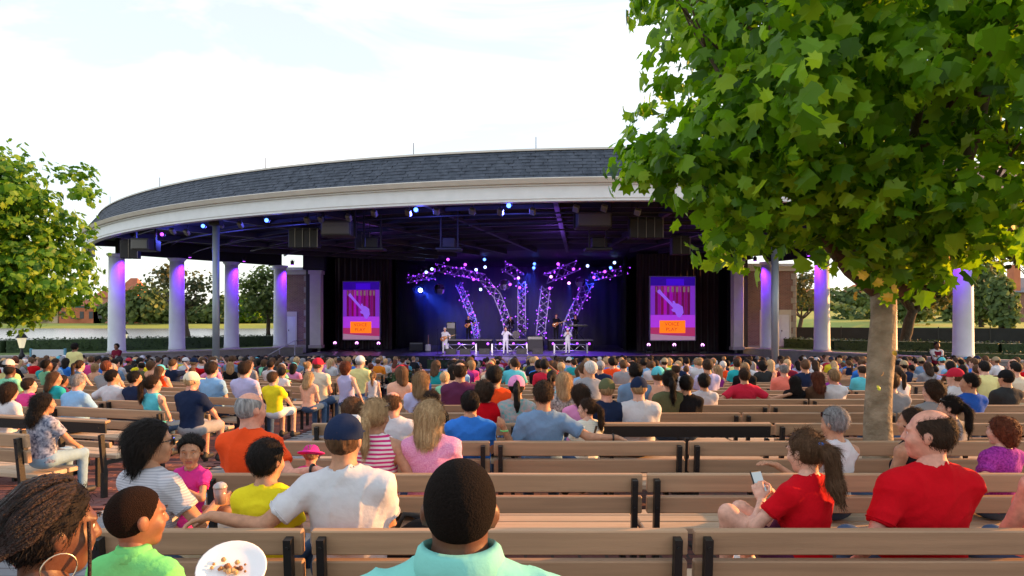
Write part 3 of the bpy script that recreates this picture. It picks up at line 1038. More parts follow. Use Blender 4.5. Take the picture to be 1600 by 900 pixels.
tag(rest.build('pavers', REDPAVERS[1], plaza), kind='stuff')

# lake
m = mat('lake_water', (.17,.19,.20), .22, bump=1.0, bscale=1.1, scale=.5, spec=.7, stretch=(.35,1.5,1))  # pale base colour stands in for reflected sky
mb = MB().add([(-900, 47, -.85), (900, 47, -.85), (900, 320, -.85), (-900, 320, -.85)], [(0,1,2,3)])
tag(mb.build('lake_water', m), kind='structure')

# retaining walls round the seating, coping, lawn strips behind them
def wall_run(pts, label, h0, name='retaining_wall'):
    e = empty(name, (pts[0][0], pts[0][1], 0))
    o = Vector((pts[0][0], pts[0][1], 0))
    for (a, b), (c, d) in zip(pts, pts[1:]):
        L = math.hypot(c-a, d-b); ang = math.atan2(d-b, c-a)
        M = Matrix.Translation(Vector((a, b, 0)) - o) @ Matrix.Rotation(ang, 4, 'Z')
        mw = MB().box(0, L+.05, -.12, .12, h0, -.02, M); mw.build('wall_panel', CONC, e)
        n = max(1, int(L/1.4))
        for k in range(n):
            MB().bbox(L*k/n+.008, L*(k+1)/n-.008, -.18, .20, -.02, .075, .012, M).build('coping_stone', COPING, e)
    tag(e, label, 'wall')
    return e
wall_run(WALL_L, 'low concrete retaining wall with pale coping left of the stage', -1.75)
wall_run(WALL_R, 'low concrete retaining wall with pale coping right of the stage', -1.75)
def strip(pts, w0, w1, z, name, m):
    mb = MB(); n = len(pts)
    P = [Vector((a, b, 0)) for a, b in pts]
    rows = []
    for i, p in enumerate(P):
        t = (P[min(i+1, n-1)] - P[max(i-1, 0)]).normalized()
        nn = Vector((-t.y, t.x, 0))
        rows.append((p + nn*w0, p + nn*w1))
    for i in range(n-1):
        mb.add([(*rows[i][0].xy, z), (*rows[i+1][0].xy, z), (*rows[i+1][1].xy, z), (*rows[i][1].xy, z)], [(0,1,2,3)])
    return mb.build(name, m)
tag(strip(WALL_L, .1, 9, .012, 'lawn', GRASS), kind='structure')
tag(strip(WALL_R, .1, 9, .014, 'lawn', GRASS), kind='structure')

def leaf_cloud(n, sampler, size, rnd, tint=True, tmpl='leaf'):
    """n leaf faces; returns V, T, per-vertex tint"""
    if tmpl == 'maple':
        half = [(0,1.0),(.13,.66),(.40,.80),(.36,.50),(.60,.30),(.42,.14),(.46,-.16),(.12,-.20)]
        out = half + [(-x, y) for x, y in reversed(half[1:])]
        base = np.array([(0,.22,0.)] + [(x, y, -.30*abs(x) - .10*max(0,y-.3)) for x, y in out])
        m_ = len(out)
        tris = np.array([(0, 1+i, 1+(i+1) % m_) for i in range(m_)])
    elif tmpl == 'quad':
        base = np.array([(-.5,0,0),(.5,-.15,.05),(.55,.6,-.05),(-.35,.75,.06),(.1,1.05,-.05)], float)
        tris = np.array([(0,1,2),(0,2,3),(3,2,4)])
    else:
        base = np.array([(0,0,0),(.34,.35,-.1),(.30,.7,-.1),(0,1.05,-.05),(-.30,.7,-.1),(-.34,.35,-.1)], float)
        tris = np.array([(0,1,2),(0,2,3),(0,3,4),(0,4,5)])
    V = []; T = []; C = []
    pos, nrm = sampler(n, rnd)
    n = len(pos)
    # random frames, blades hanging outwards and down
    up = nrm + rnd.normal(0, .55, (n,3)) + np.array((0,0,.35)); up /= np.linalg.norm(up, axis=1)[:,None]
    dr = rnd.normal(0, 1, (n,3)) + nrm*.7 + np.array((0,0,-.55)); dr -= up*(dr*up).sum(1)[:,None]; dr /= np.linalg.norm(dr, axis=1)[:,None]
    sd = np.cross(dr, up)
    s = size*rnd.uniform(.55, 1.25, n)
    V = pos[:,None,:] + s[:,None,None]*(base[None,:,0:1]*sd[:,None,:] + base[None,:,1:2]*dr[:,None,:] + base[None,:,2:3]*up[:,None,:])
    T = tris[None] + (np.arange(n)*len(base))[:,None,None]
    C = np.repeat(rnd.uniform(0,1,n), len(base))
    return V.reshape(-1,3), T.reshape(-1,3), C, len(base)

def tint_attr(me, C):
    a = me.attributes.new('tint', 'FLOAT', 'POINT')
    a.data.foreach_set('value', np.asarray(C, np.float32))

def leaf_mat(name, ramp, trans=.4, rough=.5):
    m = bpy.data.materials.new(name); m.use_nodes = True
    nt = m.node_tree; p = nt.nodes['Principled BSDF']; p.inputs['Roughness'].default_value = rough
    p.inputs['Specular IOR Level'].default_value = .35
    at = nt.nodes.new('ShaderNodeAttribute'); at.attribute_name = 'tint'
    rp = nt.nodes.new('ShaderNodeValToRGB')
    rp.color_ramp.elements[0].position = 0; rp.color_ramp.elements[0].color = (*ramp[0], 1)
    rp.color_ramp.elements[1].position = 1; rp.color_ramp.elements[1].color = (*ramp[-1], 1)
    for i in range(1, len(ramp)-1):
        e_ = rp.color_ramp.elements.new(i/(len(ramp)-1)); e_.color = (*ramp[i], 1)
    nt.links.new(at.outputs['Fac'], rp.inputs['Fac'])
    nt.links.new(rp.outputs['Color'], p.inputs['Base Color'])
    tr = nt.nodes.new('ShaderNodeBsdfTranslucent')
    ml = nt.nodes.new('ShaderNodeMixRGB'); ml.blend_type = 'MULTIPLY'; ml.inputs['Fac'].default_value = 1
    ml.inputs['Color2'].default_value = (1.0, 1.0, .45, 1)
    nt.links.new(rp.outputs['Color'], ml.inputs['Color1'])
    nt.links.new(ml.outputs['Color'], tr.inputs['Color'])
    mx = nt.nodes.new('ShaderNodeMixShader'); mx.inputs['Fac'].default_value = trans
    nt.links.new(p.outputs[0], mx.inputs[1]); nt.links.new(tr.outputs[0], mx.inputs[2])
    nt.links.new(mx.outputs[0], nt.nodes['Material Output'].inputs['Surface'])
    return m
LEAF_HEDGE = leaf_mat('hedge_leaves', [(.012,.03,.008),(.03,.065,.016),(.06,.105,.03)], .15)

def hedge(pts, w, h, label, z0=0.0, n=60, size=.09):
    """clipped hedge along a polyline: core box plus a skin of leaves"""
    e = empty('hedge', (pts[0][0], pts[0][1], z0))
    o = np.array((pts[0][0], pts[0][1], z0))
    rnd = np.random.RandomState(len(label))
    core = MB(); P = []; N = []
    for (a, b), (c, d) in zip(pts, pts[1:]):
        L = math.hypot(c-a, d-b); ang = math.atan2(d-b, c-a)
        M = Matrix.Translation(Vector((a-o[0], b-o[1], 0))) @ Matrix.Rotation(ang, 4, 'Z')
        core.box(-.02, L+.02, -w/2+.05, w/2-.05, 0, h-.05, M)
        k = int(L*n*(w+2*h)/2)
        t = rnd.uniform(0, L, k); face = rnd.uniform(0, w+2*h, k)
        y_ = np.where(face < w, face - w/2, np.where(face < w+h, -w/2, w/2)) + rnd.normal(0, .025, k)
        z_ = np.where(face < w, h, np.where(face < w+h, face-w, face-w-h)) + rnd.normal(0, .03, k)
        nn = np.where((face < w)[:,None], (0,0,1.), np.where((face < w+h)[:,None], (0,-1.,0), (0,1.,0)))
        Ra = np.array(M.to_3x3())
        P.append(np.stack([t, y_, z_], 1) @ Ra.T + np.array(M.translation)); N.append(nn @ Ra.T)
    core.build('hedge_core', HEDGE, e)
    P = np.concatenate(P); N = np.concatenate(N)
    V, T, C, k = leaf_cloud(len(P), lambda n_, r_: (P, N), size, rnd)
    me = np_mesh(V, T, 'leaves', False); tint_attr(me, C)
    tag(obj('leaves', me, LEAF_HEDGE, e), kind='stuff')
    tag(e, label, 'hedge')
    return e
hedge([(-36,35.5), (-27,36.5), (-20.6,41), (-15.8,47)], 1.3, .72, 'long clipped dark green hedge along the lake left of the stage', n=90, size=.12)
hedge([(17.6,43.2), (19.2,40.2), (24.6,34.4), (34,30)], 1.2, .62, 'dark clipped hedge behind the columns right of the stage', n=90, size=.12)
hedge([(18.9,33.8), (21.0,31.2), (28,27.4), (36,25.4)], .9, .28, 'low pale green planting strip behind the right hand wall', n=90, size=.1)
# black construction-style fence on the right
def fence():
    e = empty('screen_fence', (17.5, 50, 0))
    FB = mat('fence_fabric', (.012,.013,.016), .8, var=.3, scale=2)
    pts = [(18.4,52), (26,47), (36,41.5), (48,38)]
    for (a, b), (c, d) in zip(pts, pts[1:]):
        L = math.hypot(c-a, d-b); ang = math.atan2(d-b, c-a); n = int(L/2.4)
        M = Matrix.Translation(Vector((a-17.5, b-50, 0))) @ Matrix.Rotation(ang, 4, 'Z')
        for k in range(n):
            MB().box(L*k/n+.03, L*(k+1)/n-.03, -.015, .015, .02, 1.22, M).build('fence_panel', FB, e)
            MB().box(L*k/n-.03, L*k/n+.03, -.04, .04, 0, 1.30, M).build('fence_post', DARKMETAL, e)
    tag(e, 'long black fabric covered fence beyond the hedge on the right', 'fence')
fence()

# ------------------------------------------------------------------ benches
def bench_parts(L, kind):
    tilt = Matrix.Rotation(R(6), 4, 'X')
    bz = Matrix.Translation((0, 0, .45)) @ tilt @ Matrix.Translation((0, 0, -.45))
    out = []
    def part(nm, m, f):
        b = MB(); f(b); me = b.mesh(nm); me.materials.append(m); out.append((nm, me))
    if kind == 'slat':
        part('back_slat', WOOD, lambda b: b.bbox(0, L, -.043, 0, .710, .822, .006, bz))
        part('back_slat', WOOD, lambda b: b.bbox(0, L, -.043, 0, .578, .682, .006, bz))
    else:
        part('back_slat', WOOD, lambda b: b.bbox(0, L, -.055, .012, .800, .826, .005, bz))
        part('back_slat', WOOD, lambda b: b.bbox(0, L, -.030, .008, .545, .60, .005, bz))
        part('steel_channel', IRON, lambda b: (b.box(.01, L-.01, -.050, -.036, .700, .798, bz), b.box(.01, L-.01, -.049, -.010, .786, .7985, bz)))
    for i, (y0, y1) in enumerate(((.035,.165), (.180,.310), (.325,.455))):
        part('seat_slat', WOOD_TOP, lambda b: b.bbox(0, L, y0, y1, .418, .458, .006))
    def frame(x):
        def f(b):
            w = .017
            b.box(x-w, x+w, -.092, -.0445, .27, .80 if kind == 'slat' else .69, bz)
            b.box(x-w, x+w, -.085, -.030, .0, .30)
            b.box(x-w, x+w, -.085, .44, .375, .4165)
            b.box(x-w, x+w, .33, .385, .0, .376)
            b.box(x-w*2.2, x+w*2.2, -.11, .0, 0, .012)
            for zz in (.63, .765): b.tube([bz @ Vector((x, -.0918, zz)), bz @ Vector((x, -.099, zz))], .008, 6)
            b.box(x-w*2.2, x+w*2.2, .30, .41, 0, .012)
        return f
    fx = (.052, L-.052) if kind == 'slat' else (.05, L*.36, L*.66, L-.05)
    for x in fx: part('frame', IRON, frame(x))
    return out
BENCH = {}
BENCH_LIST = []
def bench(*a): BENCH_LIST.append(a)
def build_bench(x, y, rz, L, label, kind='slat', detail=True):
    """(x, y) is the left end of the back rest line"""
    L = round(L, 2)
    key = (L, kind)
    if key not in BENCH: BENCH[key] = bench_parts(L, kind)
    z = gz(y + .2)
    pitch = -.048 if y > 6 else 0
    if detail:
        e = empty('bench', (x, y, z), rz)
        e.rotation_euler = (0, 0, rz)
        for nm, me in BENCH[key]:
            obj(nm, me, None, e)
    else:
        jk = ('joined', L, kind)
        if jk not in BENCH:
            j = bpy.data.meshes.new('bench')
            bm = bmesh.new(); ms = [WOOD, WOOD_TOP, IRON]
            for mm in ms: j.materials.append(mm)
            for nm, me in BENCH[key]:
                n0 = len(bm.faces); bm.from_mesh(me); bm.faces.ensure_lookup_table()
                for f in bm.faces[n0:]: f.material_index = ms.index(me.materials[0])
            bm.to_mesh(j); bm.free(); BENCH[jk] = j
        e = obj('bench', BENCH[jk], None, None, (x, y, z), (0, 0, rz))
    tag(e, label, 'bench', 'tan slatted benches in rows before the stage')
    return e
ORD = ['front', 'second','third','fourth','fifth','sixth','seventh','eighth','ninth','tenth','eleventh','twelfth','thirteenth','fourteenth','fifteenth',
       'sixteenth','seventeenth','eighteenth','nineteenth','twentieth','twenty-first','twenty-second','twenty-third','twenty-fourth','twenty-fifth','twenty-sixth','twenty-seventh','twenty-eighth','twenty-ninth','thirtieth','thirty-first']
def nth(i): return ORD[i] if i else 'first'
ROW0, ROWS = 3.10, 1.105
def crow(k): return ROW0 + ROWS*k
SEATS = []      # (block, row, seat number, x, y, rz)
FRONT_ROWS = {}
for k in range(-1, 24):
    y = crow(k)
    if k in (-1, 0, 1): pat = [.98, 1.70, 1.70, 1.70]
    elif k == 2: pat = [1.72, 1.50, 1.70, 1.70]
    elif k == 3: pat = [1.95, 2.36, 1.70, 1.20]
    elif k % 2: pat = [1.70]*5
    else: pat = [.98] + [1.70]*4 + [.9]
    x = -1.86 if k else -1.87
    if k == -1: x = -1.9; y = 1.46
    xr = 0
    for i, L in enumerate(pat):
        if x > .78*(y+.3) + .4: break
        kind = 'channel' if (k == 3 and i == 1) else 'slat'
        nm = 'black-backed' if kind == 'channel' else 'tan slatted'
        bench(x, y, 0, L - .035, '%s bench, centre block, %s row from the camera, %s from the left aisle' % (nm, nth(k+1), nth(i)), kind, y < 15)
        x += L
    xe = x
    n = int((xe + 1.8)/.56)
    for s in range(n):
        SEATS.append(('centre', k, s, -1.62 + .56*s, y, 0.0))
LA = R(16)
def lrow(k): return 5.72 + 1.13*k
for k in range(0, 23):
    y0 = lrow(k)
    t = 0.0; i = 0
    while True:
        L = 1.70
        t2 = t + L
        x = -3.98 - t2*math.cos(LA); y = y0 + t2*math.sin(LA)
        xm = -3.98 - t*math.cos(LA); ym = y0 + t*math.sin(LA)
        if xm < -.78*ym - .5 or y > ywall(x) - 2.0 or i > 9: break
        kind = 'channel' if k == 1 else 'slat'
        nm = 'black-backed' if kind == 'channel' else 'tan slatted'
        bench(x, y, -LA, L - .035, '%s bench, left block, %s row from the camera, %s from the aisle' % (nm, nth(k), nth(i)), kind, y < 14)
        for s in range(3):
            tt = t2 - .28 - .56*s
            SEATS.append(('left', k, i*3 + (2-s), -3.98 - tt*math.cos(LA), y0 + tt*math.sin(LA), -LA))
        t = t2; i += 1
RA = R(13)
for k in range(0, 20):
    y0 = 9.2 + 1.13*k
    t = 0.0; i = 0
    while True:
        L = 1.70
        x = 8.0 + t*math.cos(RA); y = y0 + t*math.sin(RA)
        if x > .78*y + .3 or y > ywall(x) - 2.2 or i > 6: break
        bench(x, y, RA, L - .035, 'tan slatted bench, right block, %s row from the camera, %s from its inner end' % (nth(k), nth(i)), 'slat', y < 14)
        for s in range(3):
            tt = t + .28 + .56*s
            SEATS.append(('right', k, i*3 + s, 8.0 + tt*math.cos(RA), y0 + tt*math.sin(RA), RA))
        t += L; i += 1

BENCH_LIST.sort(key=lambda b: b[1])
for b in BENCH_LIST[:290]: build_bench(*b)
far_b = bmesh.new()
fj = bpy.data.meshes.new('far_benches')
for (x, y, rz, L, label, kind, detail) in BENCH_LIST[290:]:
    key = (round(L, 2), kind)
    if ('joined',) + key not in BENCH:
        o_ = build_bench(x, y, rz, L, label, kind, False); continue
    n0 = len(far_b.verts); far_b.from_mesh(BENCH[('joined',) + key]); far_b.verts.ensure_lookup_table()
    M = Matrix.Translation((x, y, gz(y+.2))) @ Matrix.Rotation(rz, 4, 'Z')
    bmesh.ops.transform(far_b, matrix=M, verts=far_b.verts[n0:])
far_b.to_mesh(fj); far_b.free()
for mm in (WOOD, WOOD_TOP, IRON): fj.materials.append(mm)
tag(obj('far_benches', fj), 'distant rows of tan benches nearest the stage', 'bench', kind='stuff')

# ------------------------------------------------------------------ stage building
RC, RR = Vector((4.5, 51.95, 0)), 31.5
def rp(theta, r, z=0.0):
    return Vector((RC.x + r*math.sin(theta), RC.y - r*math.cos(theta), z))
TH0, TH1 = R(-66), R(52)
CEILING = mat('dark_ceiling', (.012,.012,.014), .85)
BEAM = mat('ceiling_beam', (.028,.028,.034), .5, metal=.2)
SHINGLE = mat('slate_shingle', (.028,.040,.062), .8, col2=(.070,.088,.122), scale=4.5, bump=.25, bscale=30, detail=8)
ROOFTRIM = mat('gutter_stone', (.55,.52,.47), .6, var=.06, scale=2)
theatre = empty('stage_pavilion', (RC.x, 42, 0))
TO = Vector((RC.x, 42, 0))
def tpart(mb, name, m, parent=None):
    o = mb.build(name, m, parent or theatre)
    if parent is None: o.location = -TO
    return o
def band(prof, n=110, t0=TH0, t1=TH1, closed=True):
    """sweeps a (radius, z) profile round the roof curve"""
    mb = MB(); m_ = len(prof); vv = []
    for i in range(n+1):
        th = t0 + (t1-t0)*i/n
        vv += [tuple(rp(th, r, z)) for r, z in prof]
    ff = []
    for i in range(n):
        for j in range(m_ if closed else m_-1):
            a, b = i*m_+j, i*m_+(j+1) % m_
            ff.append((a, a+m_, b+m_, b))
    if closed: ff += [tuple(range(m_)), tuple(n*m_+j for j in reversed(range(m_)))]
    mb.add(vv, ff, True)
    mb.sm = [False]*len(mb.f)
    return mb
fascia = tpart(band([(RR-.25,5.34),(RR,5.34),(RR,5.42),(RR+.03,5.42),(RR+.03,5.80),(RR-.25,5.80)]), 'fascia', WHITE)
tpart(band([(RR-.2,5.802),(RR+.10,5.802),(RR+.10,5.85),(RR-.2,5.85)]), 'fascia_moulding', WHITE)
tpart(band([(RR-.2,5.853),(RR+.20,5.853),(RR+.26,5.99),(RR+.18,6.03),(RR-.2,6.03)]), 'gutter', ROOFTRIM)
RIDGE_R, RIDGE_Z = RR-.75, 7.08
roofd = tpart(band([(RR+.05,6.032),(RIDGE_R,RIDGE_Z-.03),(RIDGE_R-.2,RIDGE_Z-.10),(RIDGE_R-.2,6.032)]), 'roof', SHINGLE)
tpart(band([(RIDGE_R+.10,RIDGE_Z-.03),(RIDGE_R+.08,RIDGE_Z+.035),(RIDGE_R-.15,RIDGE_Z+.035),(RIDGE_R-.15,RIDGE_Z-.03)]), 'ridge_cap', ROOFTRIM)
sh = MB(); r3 = random.Random(3)
NC = 9
sl = Vector((RIDGE_R-(RR+.05), RIDGE_Z-6.032)); Ls = sl.length; sd_ = sl/Ls; nn_ = Vector((sd_.y, -sd_.x))
for c in range(NC):
    a0 = Ls*c/NC - .02; a1 = Ls*(c+1)/NC + .05
    arc = (TH1-TH0)*RR; w = .27; k = int(arc/w)
    for i in range(k):
        off = (.5 if c % 2 else 0) + r3.uniform(-.06,.06)
        t0 = TH0 + (TH1-TH0)*(i+off)/k; t1 = t0 + (TH1-TH0)*(.955)/k
        lift = .022 + r3.uniform(-.006,.008)
        def P_(th, a, up):
            r_ = RR+.05 + sd_.x*a + (-nn_.x if nn_.y < 0 else nn_.x)*up; z_ = 6.032 + sd_.y*a + abs(nn_.y)*up
            return rp(th, r_, z_)
        p = [P_(t0,a0,0),P_(t1,a0,0),P_(t1,a0,lift),P_(t0,a0,lift),P_(t0,a1,.006),P_(t1,a1,.006)]
        sh.add(p, [(0,1,2,3),(3,2,5,4)])
o_ = sh.build('shingles', SHINGLE, roofd); tag(o_, kind='stuff')
# flat deck behind the ridge and the dark ceiling below
tpart(band([(RIDGE_R-.15,RIDGE_Z-.15),(13,RIDGE_Z-.15),(13,RIDGE_Z-.3),(RIDGE_R-.15,RIDGE_Z-.3)], 60), 'roof_deck', DARKMETAL)
tpart(band([(RR-.26,6.00),(11,6.00),(11,6.12),(RR-.26,6.12)], 60), 'ceiling', CEILING)
tpart(band([(RR-.27,5.36),(RR-.33,5.36),(RR-.33,6.0),(RR-.27,6.0)], 80), 'inner_valance', BLACK)
for th in (-60,-51,-42,-33,-24,-15,-6,3,12,21,30,39,48):
    mb = MB(); a = R(th)
    M = Matrix.Translation(RC) @ Matrix.Rotation(a, 4, 'Z')
    mb.box(-.09, .09, -(RR-.4), -12, 5.72, 5.99, M)
    tpart(mb, 'radial_beam', BEAM)
for rr_ in (29.6, 27.4, 25.2, 23, 20.8, 18.4, 16):
    tpart(band([(rr_-.05,5.80),(rr_+.05,5.80),(rr_+.05,5.94),(rr_-.05,5.94)], 60), 'ring_joist', BEAM)
for rr_, th_a, th_b in ((28.5,-58,44), (26.3,-58,44), (24.1,-50,40)):   # lighting pipes
    mb = MB(); mb.tube([rp(R(th_a)+(R(th_b)-R(th_a))*i/40, rr_, 5.45) for i in range(41)], .035, 6)
    tpart(mb, 'lighting_pipe', BEAM)
for u_, th in ((0,-49),(1,-37.5),(2,-25.5),(3,-14.5),(4,-7.0),(5,1.2)):
    mb = MB(); p = rp(R(th), RIDGE_R, RIDGE_Z); mb.tube([p, p + Vector((0,0,.42))], .012, 5)
    tpart(mb, 'lightning_rod', DARKMETAL)
# entablature over columns
COLS_L = [(-20.5,35.4), (-18.6,37.9), (-16.6,40.4), (-14.6,43.0)]
COLS_R = [(19.96,30.2), (18.5,33.6), (16.8,37.0), (15.1,40.3)]
for cs in (COLS_L, COLS_R):
    for (a, b), (c, d) in zip(cs, cs[1:]):
        L = math.hypot(c-a, d-b); ang = math.atan2(d-b, c-a)
        M = Matrix.Translation((a, b, 0)) @ Matrix.Rotation(ang, 4, 'Z')
        tpart(MB().box(0.01, L-.01, -.2, .2, 5.17, 5.98, M), 'beam_over_columns', CEILING)
PURPLE = (.42, .10, 1.0)
def light(name, kind, loc, power, color, target=None, size=R(60), blend=.6, radius=.08):
    ld = bpy.data.lights.new(name, kind); ld.energy = power; ld.color = color
    ld.shadow_soft_size = radius
    if kind == 'SPOT': ld.spot_size = size; ld.spot_blend = blend
    o = bpy.data.objects.new(name, ld); COL.objects.link(o); o.location = loc
    if target is not None:
        o.rotation_euler = (Vector(target) - Vector(loc)).to_track_quat('-Z', 'Y').to_euler()
    return o
BODY = mat('lamp_body', (.012,.012,.013), .5)
def lens(name, c, s): return mat('lens_' + name, (.1,.1,.1), .3, emit=c, estr=s)
L_BLUE = lens('blue', (.06,.16,1.0), 4); L_PURPLE = lens('purple', (.42,.05,1.0), 2.2); L_PINK = lens('pink', (.9,.30,1.0), 2.5); L_WHITE = lens('white', (.35,.5,1.0), 3)
L_WARM = lens('warm', (1.0,.55,.35), 3)
def stage_lamp(loc, target, lm, label, s=1.0, group=None):
    """a can with a lens, aimed at target, in a hanging yoke"""
    e = empty('stage_light', loc)
    q_ = (Vector(target) - Vector(loc)).to_track_quat('-Z', 'Y').to_euler()
    b = MB(); b.lathe([(.10*s,-.20*s),(.135*s,-.18*s),(.135*s,.02*s),(.11*s,.10*s),(.05*s,.16*s)], 12)
    bo = b.build('lamp_body', BODY, e); bo.rotation_euler = q_
    l = MB(); l.lathe([(.002,-.232*s),(.06*s,-.225*s),(.098*s,-.205*s)], 12); lo_ = l.build('lens', lm, bo)
    y = MB(); y.tube([(-.16*s,0,0),(-.16*s,0,.2*s),(.16*s,0,.2*s),(.16*s,0,0)], .015*s, 5)
    y.build('yoke', BODY, e)
    tag(e, label, 'stage light', group)
    return e
sidew = {-1: 'left', 1: 'right'}
cn = ['outermost', 'second', 'third', 'innermost']
for sgn, cs in ((-1, COLS_L), (1, COLS_R)):
    for i, (x, y) in enumerate(cs):
        e = empty('column', (x, y, -.02))
        b = MB(); b.lathe([(.43,.10),(.43,.25),(.415,.35),(.40,1.8),(.37,5.02)], 28); b.build('shaft', WHITE, e)
        b = MB(); b.lathe([(.50,.0),(.50,.07),(.47,.11),(.435,.14)], 28); b.build('base', COPING, e)
        b = MB(); b.lathe([(.375,5.0),(.40,5.06),(.46,5.10),(.48,5.16),(.48,5.19)], 28); b.build('capital', WHITE, e)
        tag(e, 'white round column lit purple, %s of four on the %s side of the stage' % (cn[i], sidew[sgn]), 'column', 'white columns carrying the stage roof')
        lp = (x - sgn*.86, y - .30, 5.16)
        light('column_spot', 'SPOT', lp, 130, (.20,.02,1.0), (x - sgn*.3, y - .1, 3.3), R(88), .8, .04)
        stage_lamp((lp[0], lp[1], 5.36), (lp[0], lp[1], 0), L_PURPLE, 'small black downlight at the top of the %s column, %s side' % (cn[i], sidew[sgn]), .8, 'column downlights')
# strings of small lights behind two left columns
for i, (u_, d_) in enumerate(((372, 41.2), (444, 43.8))):
    e = empty('light_string', (px(u_, d_), d_, 1.2))
    MB().tube([(0,0,0),(.02,0,3.6)], .012, 5).build('wire', DARKMETAL, e)
    for k in range(7):
        b = MB(); b.lathe([(.005,-.05),(.045,-.02),(.045,.03),(.005,.05)], 8, (0.01,-.03,.35+.38*k)); b.build('bulb', L_BLUE if k < 4 else L_PURPLE, e)
    tag(e, 'vertical string of small blue bulbs beside the %s left column' % ('third' if i == 0 else 'innermost'), 'light string')
# two grey steel posts in the seating
for u_, d_, top, lb in ((337.5, 25.5, 5.3, 'thin grey steel post rising from the left seating to the roof'), (1211, 24.0, 5.4, 'thin grey steel post rising from the right seating to the roof')):
    e = empty('steel_post', (px(u_, d_), d_, gz(d_)))
    hgt = top - gz(d_)
    MB().lathe([(.125,0),(.125,hgt)], 16).build('post', STEEL, e)
    MB().bbox(-.22,.22,-.22,.22,0,.04,.008).build('base_plate', STEEL, e)
    MB().bbox(-.2,.2,-.2,.2,hgt-.03,hgt+.6,.01).build('head_bracket', DARKMETAL, e)
    tag(e, lb, 'post')

# stage floor, back wall, drapes
STAGEF = mat('stage_floor', (.14,.14,.16), .35, var=.15, scale=2)
BACKD = mat('backdrop_cloth', (.055,.055,.075), .95, var=.1, scale=.8)
SX0, SX1, SZ = -12.6, 14.0, -.30
stg = empty('stage', (0.5, 46, -1.6))
def spart(mb, name, m): o = mb.build(name, m, stg); o.location = (-.5, -46, 1.6); return o
spart(MB().box(SX0, SX1, 38.6, 56, -1.7, SZ), 'stage_deck', STAGEF)
spart(MB().box(SX0, SX1, 38.50, 38.597, -1.7, SZ+.02), 'stage_front', BLACK)
spart(MB().box(-2.5, 2.1, 30.0, 38.49, -1.7, SZ-.02), 'thrust_deck', STAGEF)
spart(MB().box(-2.53, 2.13, 29.93, 29.997, -1.7, SZ), 'thrust_front', BLACK)
spart(MB().box(-2.62, 2.22, 29.80, 29.925, SZ-.16, SZ-.06), 'thrust_nosing', SILVER)
tag(stg, 'dark stage floor with a thrust platform reaching into the seating', 'stage')
tpart(MB().box(-13.4, 14.4, 56.1, 56.4, -1.6, 7.3), 'back_wall', BLACK)
tpart(MB().box(-13.35, -13.1, 47.4, 56.1, -1.6, 7.3), 'side_wall', BLACK)
tpart(MB().box(14.1, 14.35, 44.8, 56.1, -1.6, 7.3), 'side_wall', BLACK)
tpart(MB().box(-13.4, 14.4, 41.6, 56.4, 6.14, 7.2), 'stage_house_roof', BLACK)
def drape(x0, x1, y0, y1, z0, z1, m, name, label, fold=.42, amp=.11, parent=None):
    mb = MB(); L = math.hypot(x1-x0, y1-y0); n = int(L/fold*8); vv = []
    tx, ty = (x1-x0)/L, (y1-y0)/L
    for i in range(n+1):
        s_ = L*i/n; w = amp*math.sin(2*PI*s_/fold) + .04*math.sin(s_*2.3)
        for z in (z0, z1):
            vv.append((x0 + tx*s_ - ty*w, y0 + ty*s_ + tx*w, z))
    mb.add(vv, [(2*i, 2*i+2, 2*i+3, 2*i+1) for i in range(n)], True)
    o = mb.build(name, m)
    md = o.modifiers.new('thick', 'SOLIDIFY'); md.thickness = .02
    tag(o, label, 'curtain')
    return o
REDV = mat('dark_red_velvet', (.030,.003,.005), .9, sheen=.3)
BLKV = mat('black_velvet', (.008,.008,.011), .95)
drape(-12.2, -8.3, 47.2, 47.2, SZ+.01, 6.05, REDV, 'stage_curtain', 'dark red velvet curtain behind the left poster')
drape(8.1, 13.4, 44.4, 44.4, SZ+.01, 6.05, REDV, 'stage_curtain', 'dark red velvet curtain behind the right poster')
drape(-8.2, -7.2, 48.5, 55, SZ+.01, 6.05, BLKV, 'stage_curtain', 'black side drape at the left of the band')
drape(7.8, 8.6, 46.5, 55, SZ+.01, 6.05, BLKV, 'stage_curtain', 'black side drape at the right of the band')
drape(-8.4, 9.0, 55.4, 55.4, SZ+.01, 6.05, BACKD, 'stage_backdrop', 'wide dark backdrop washed in blue light behind the band', .9, .10)
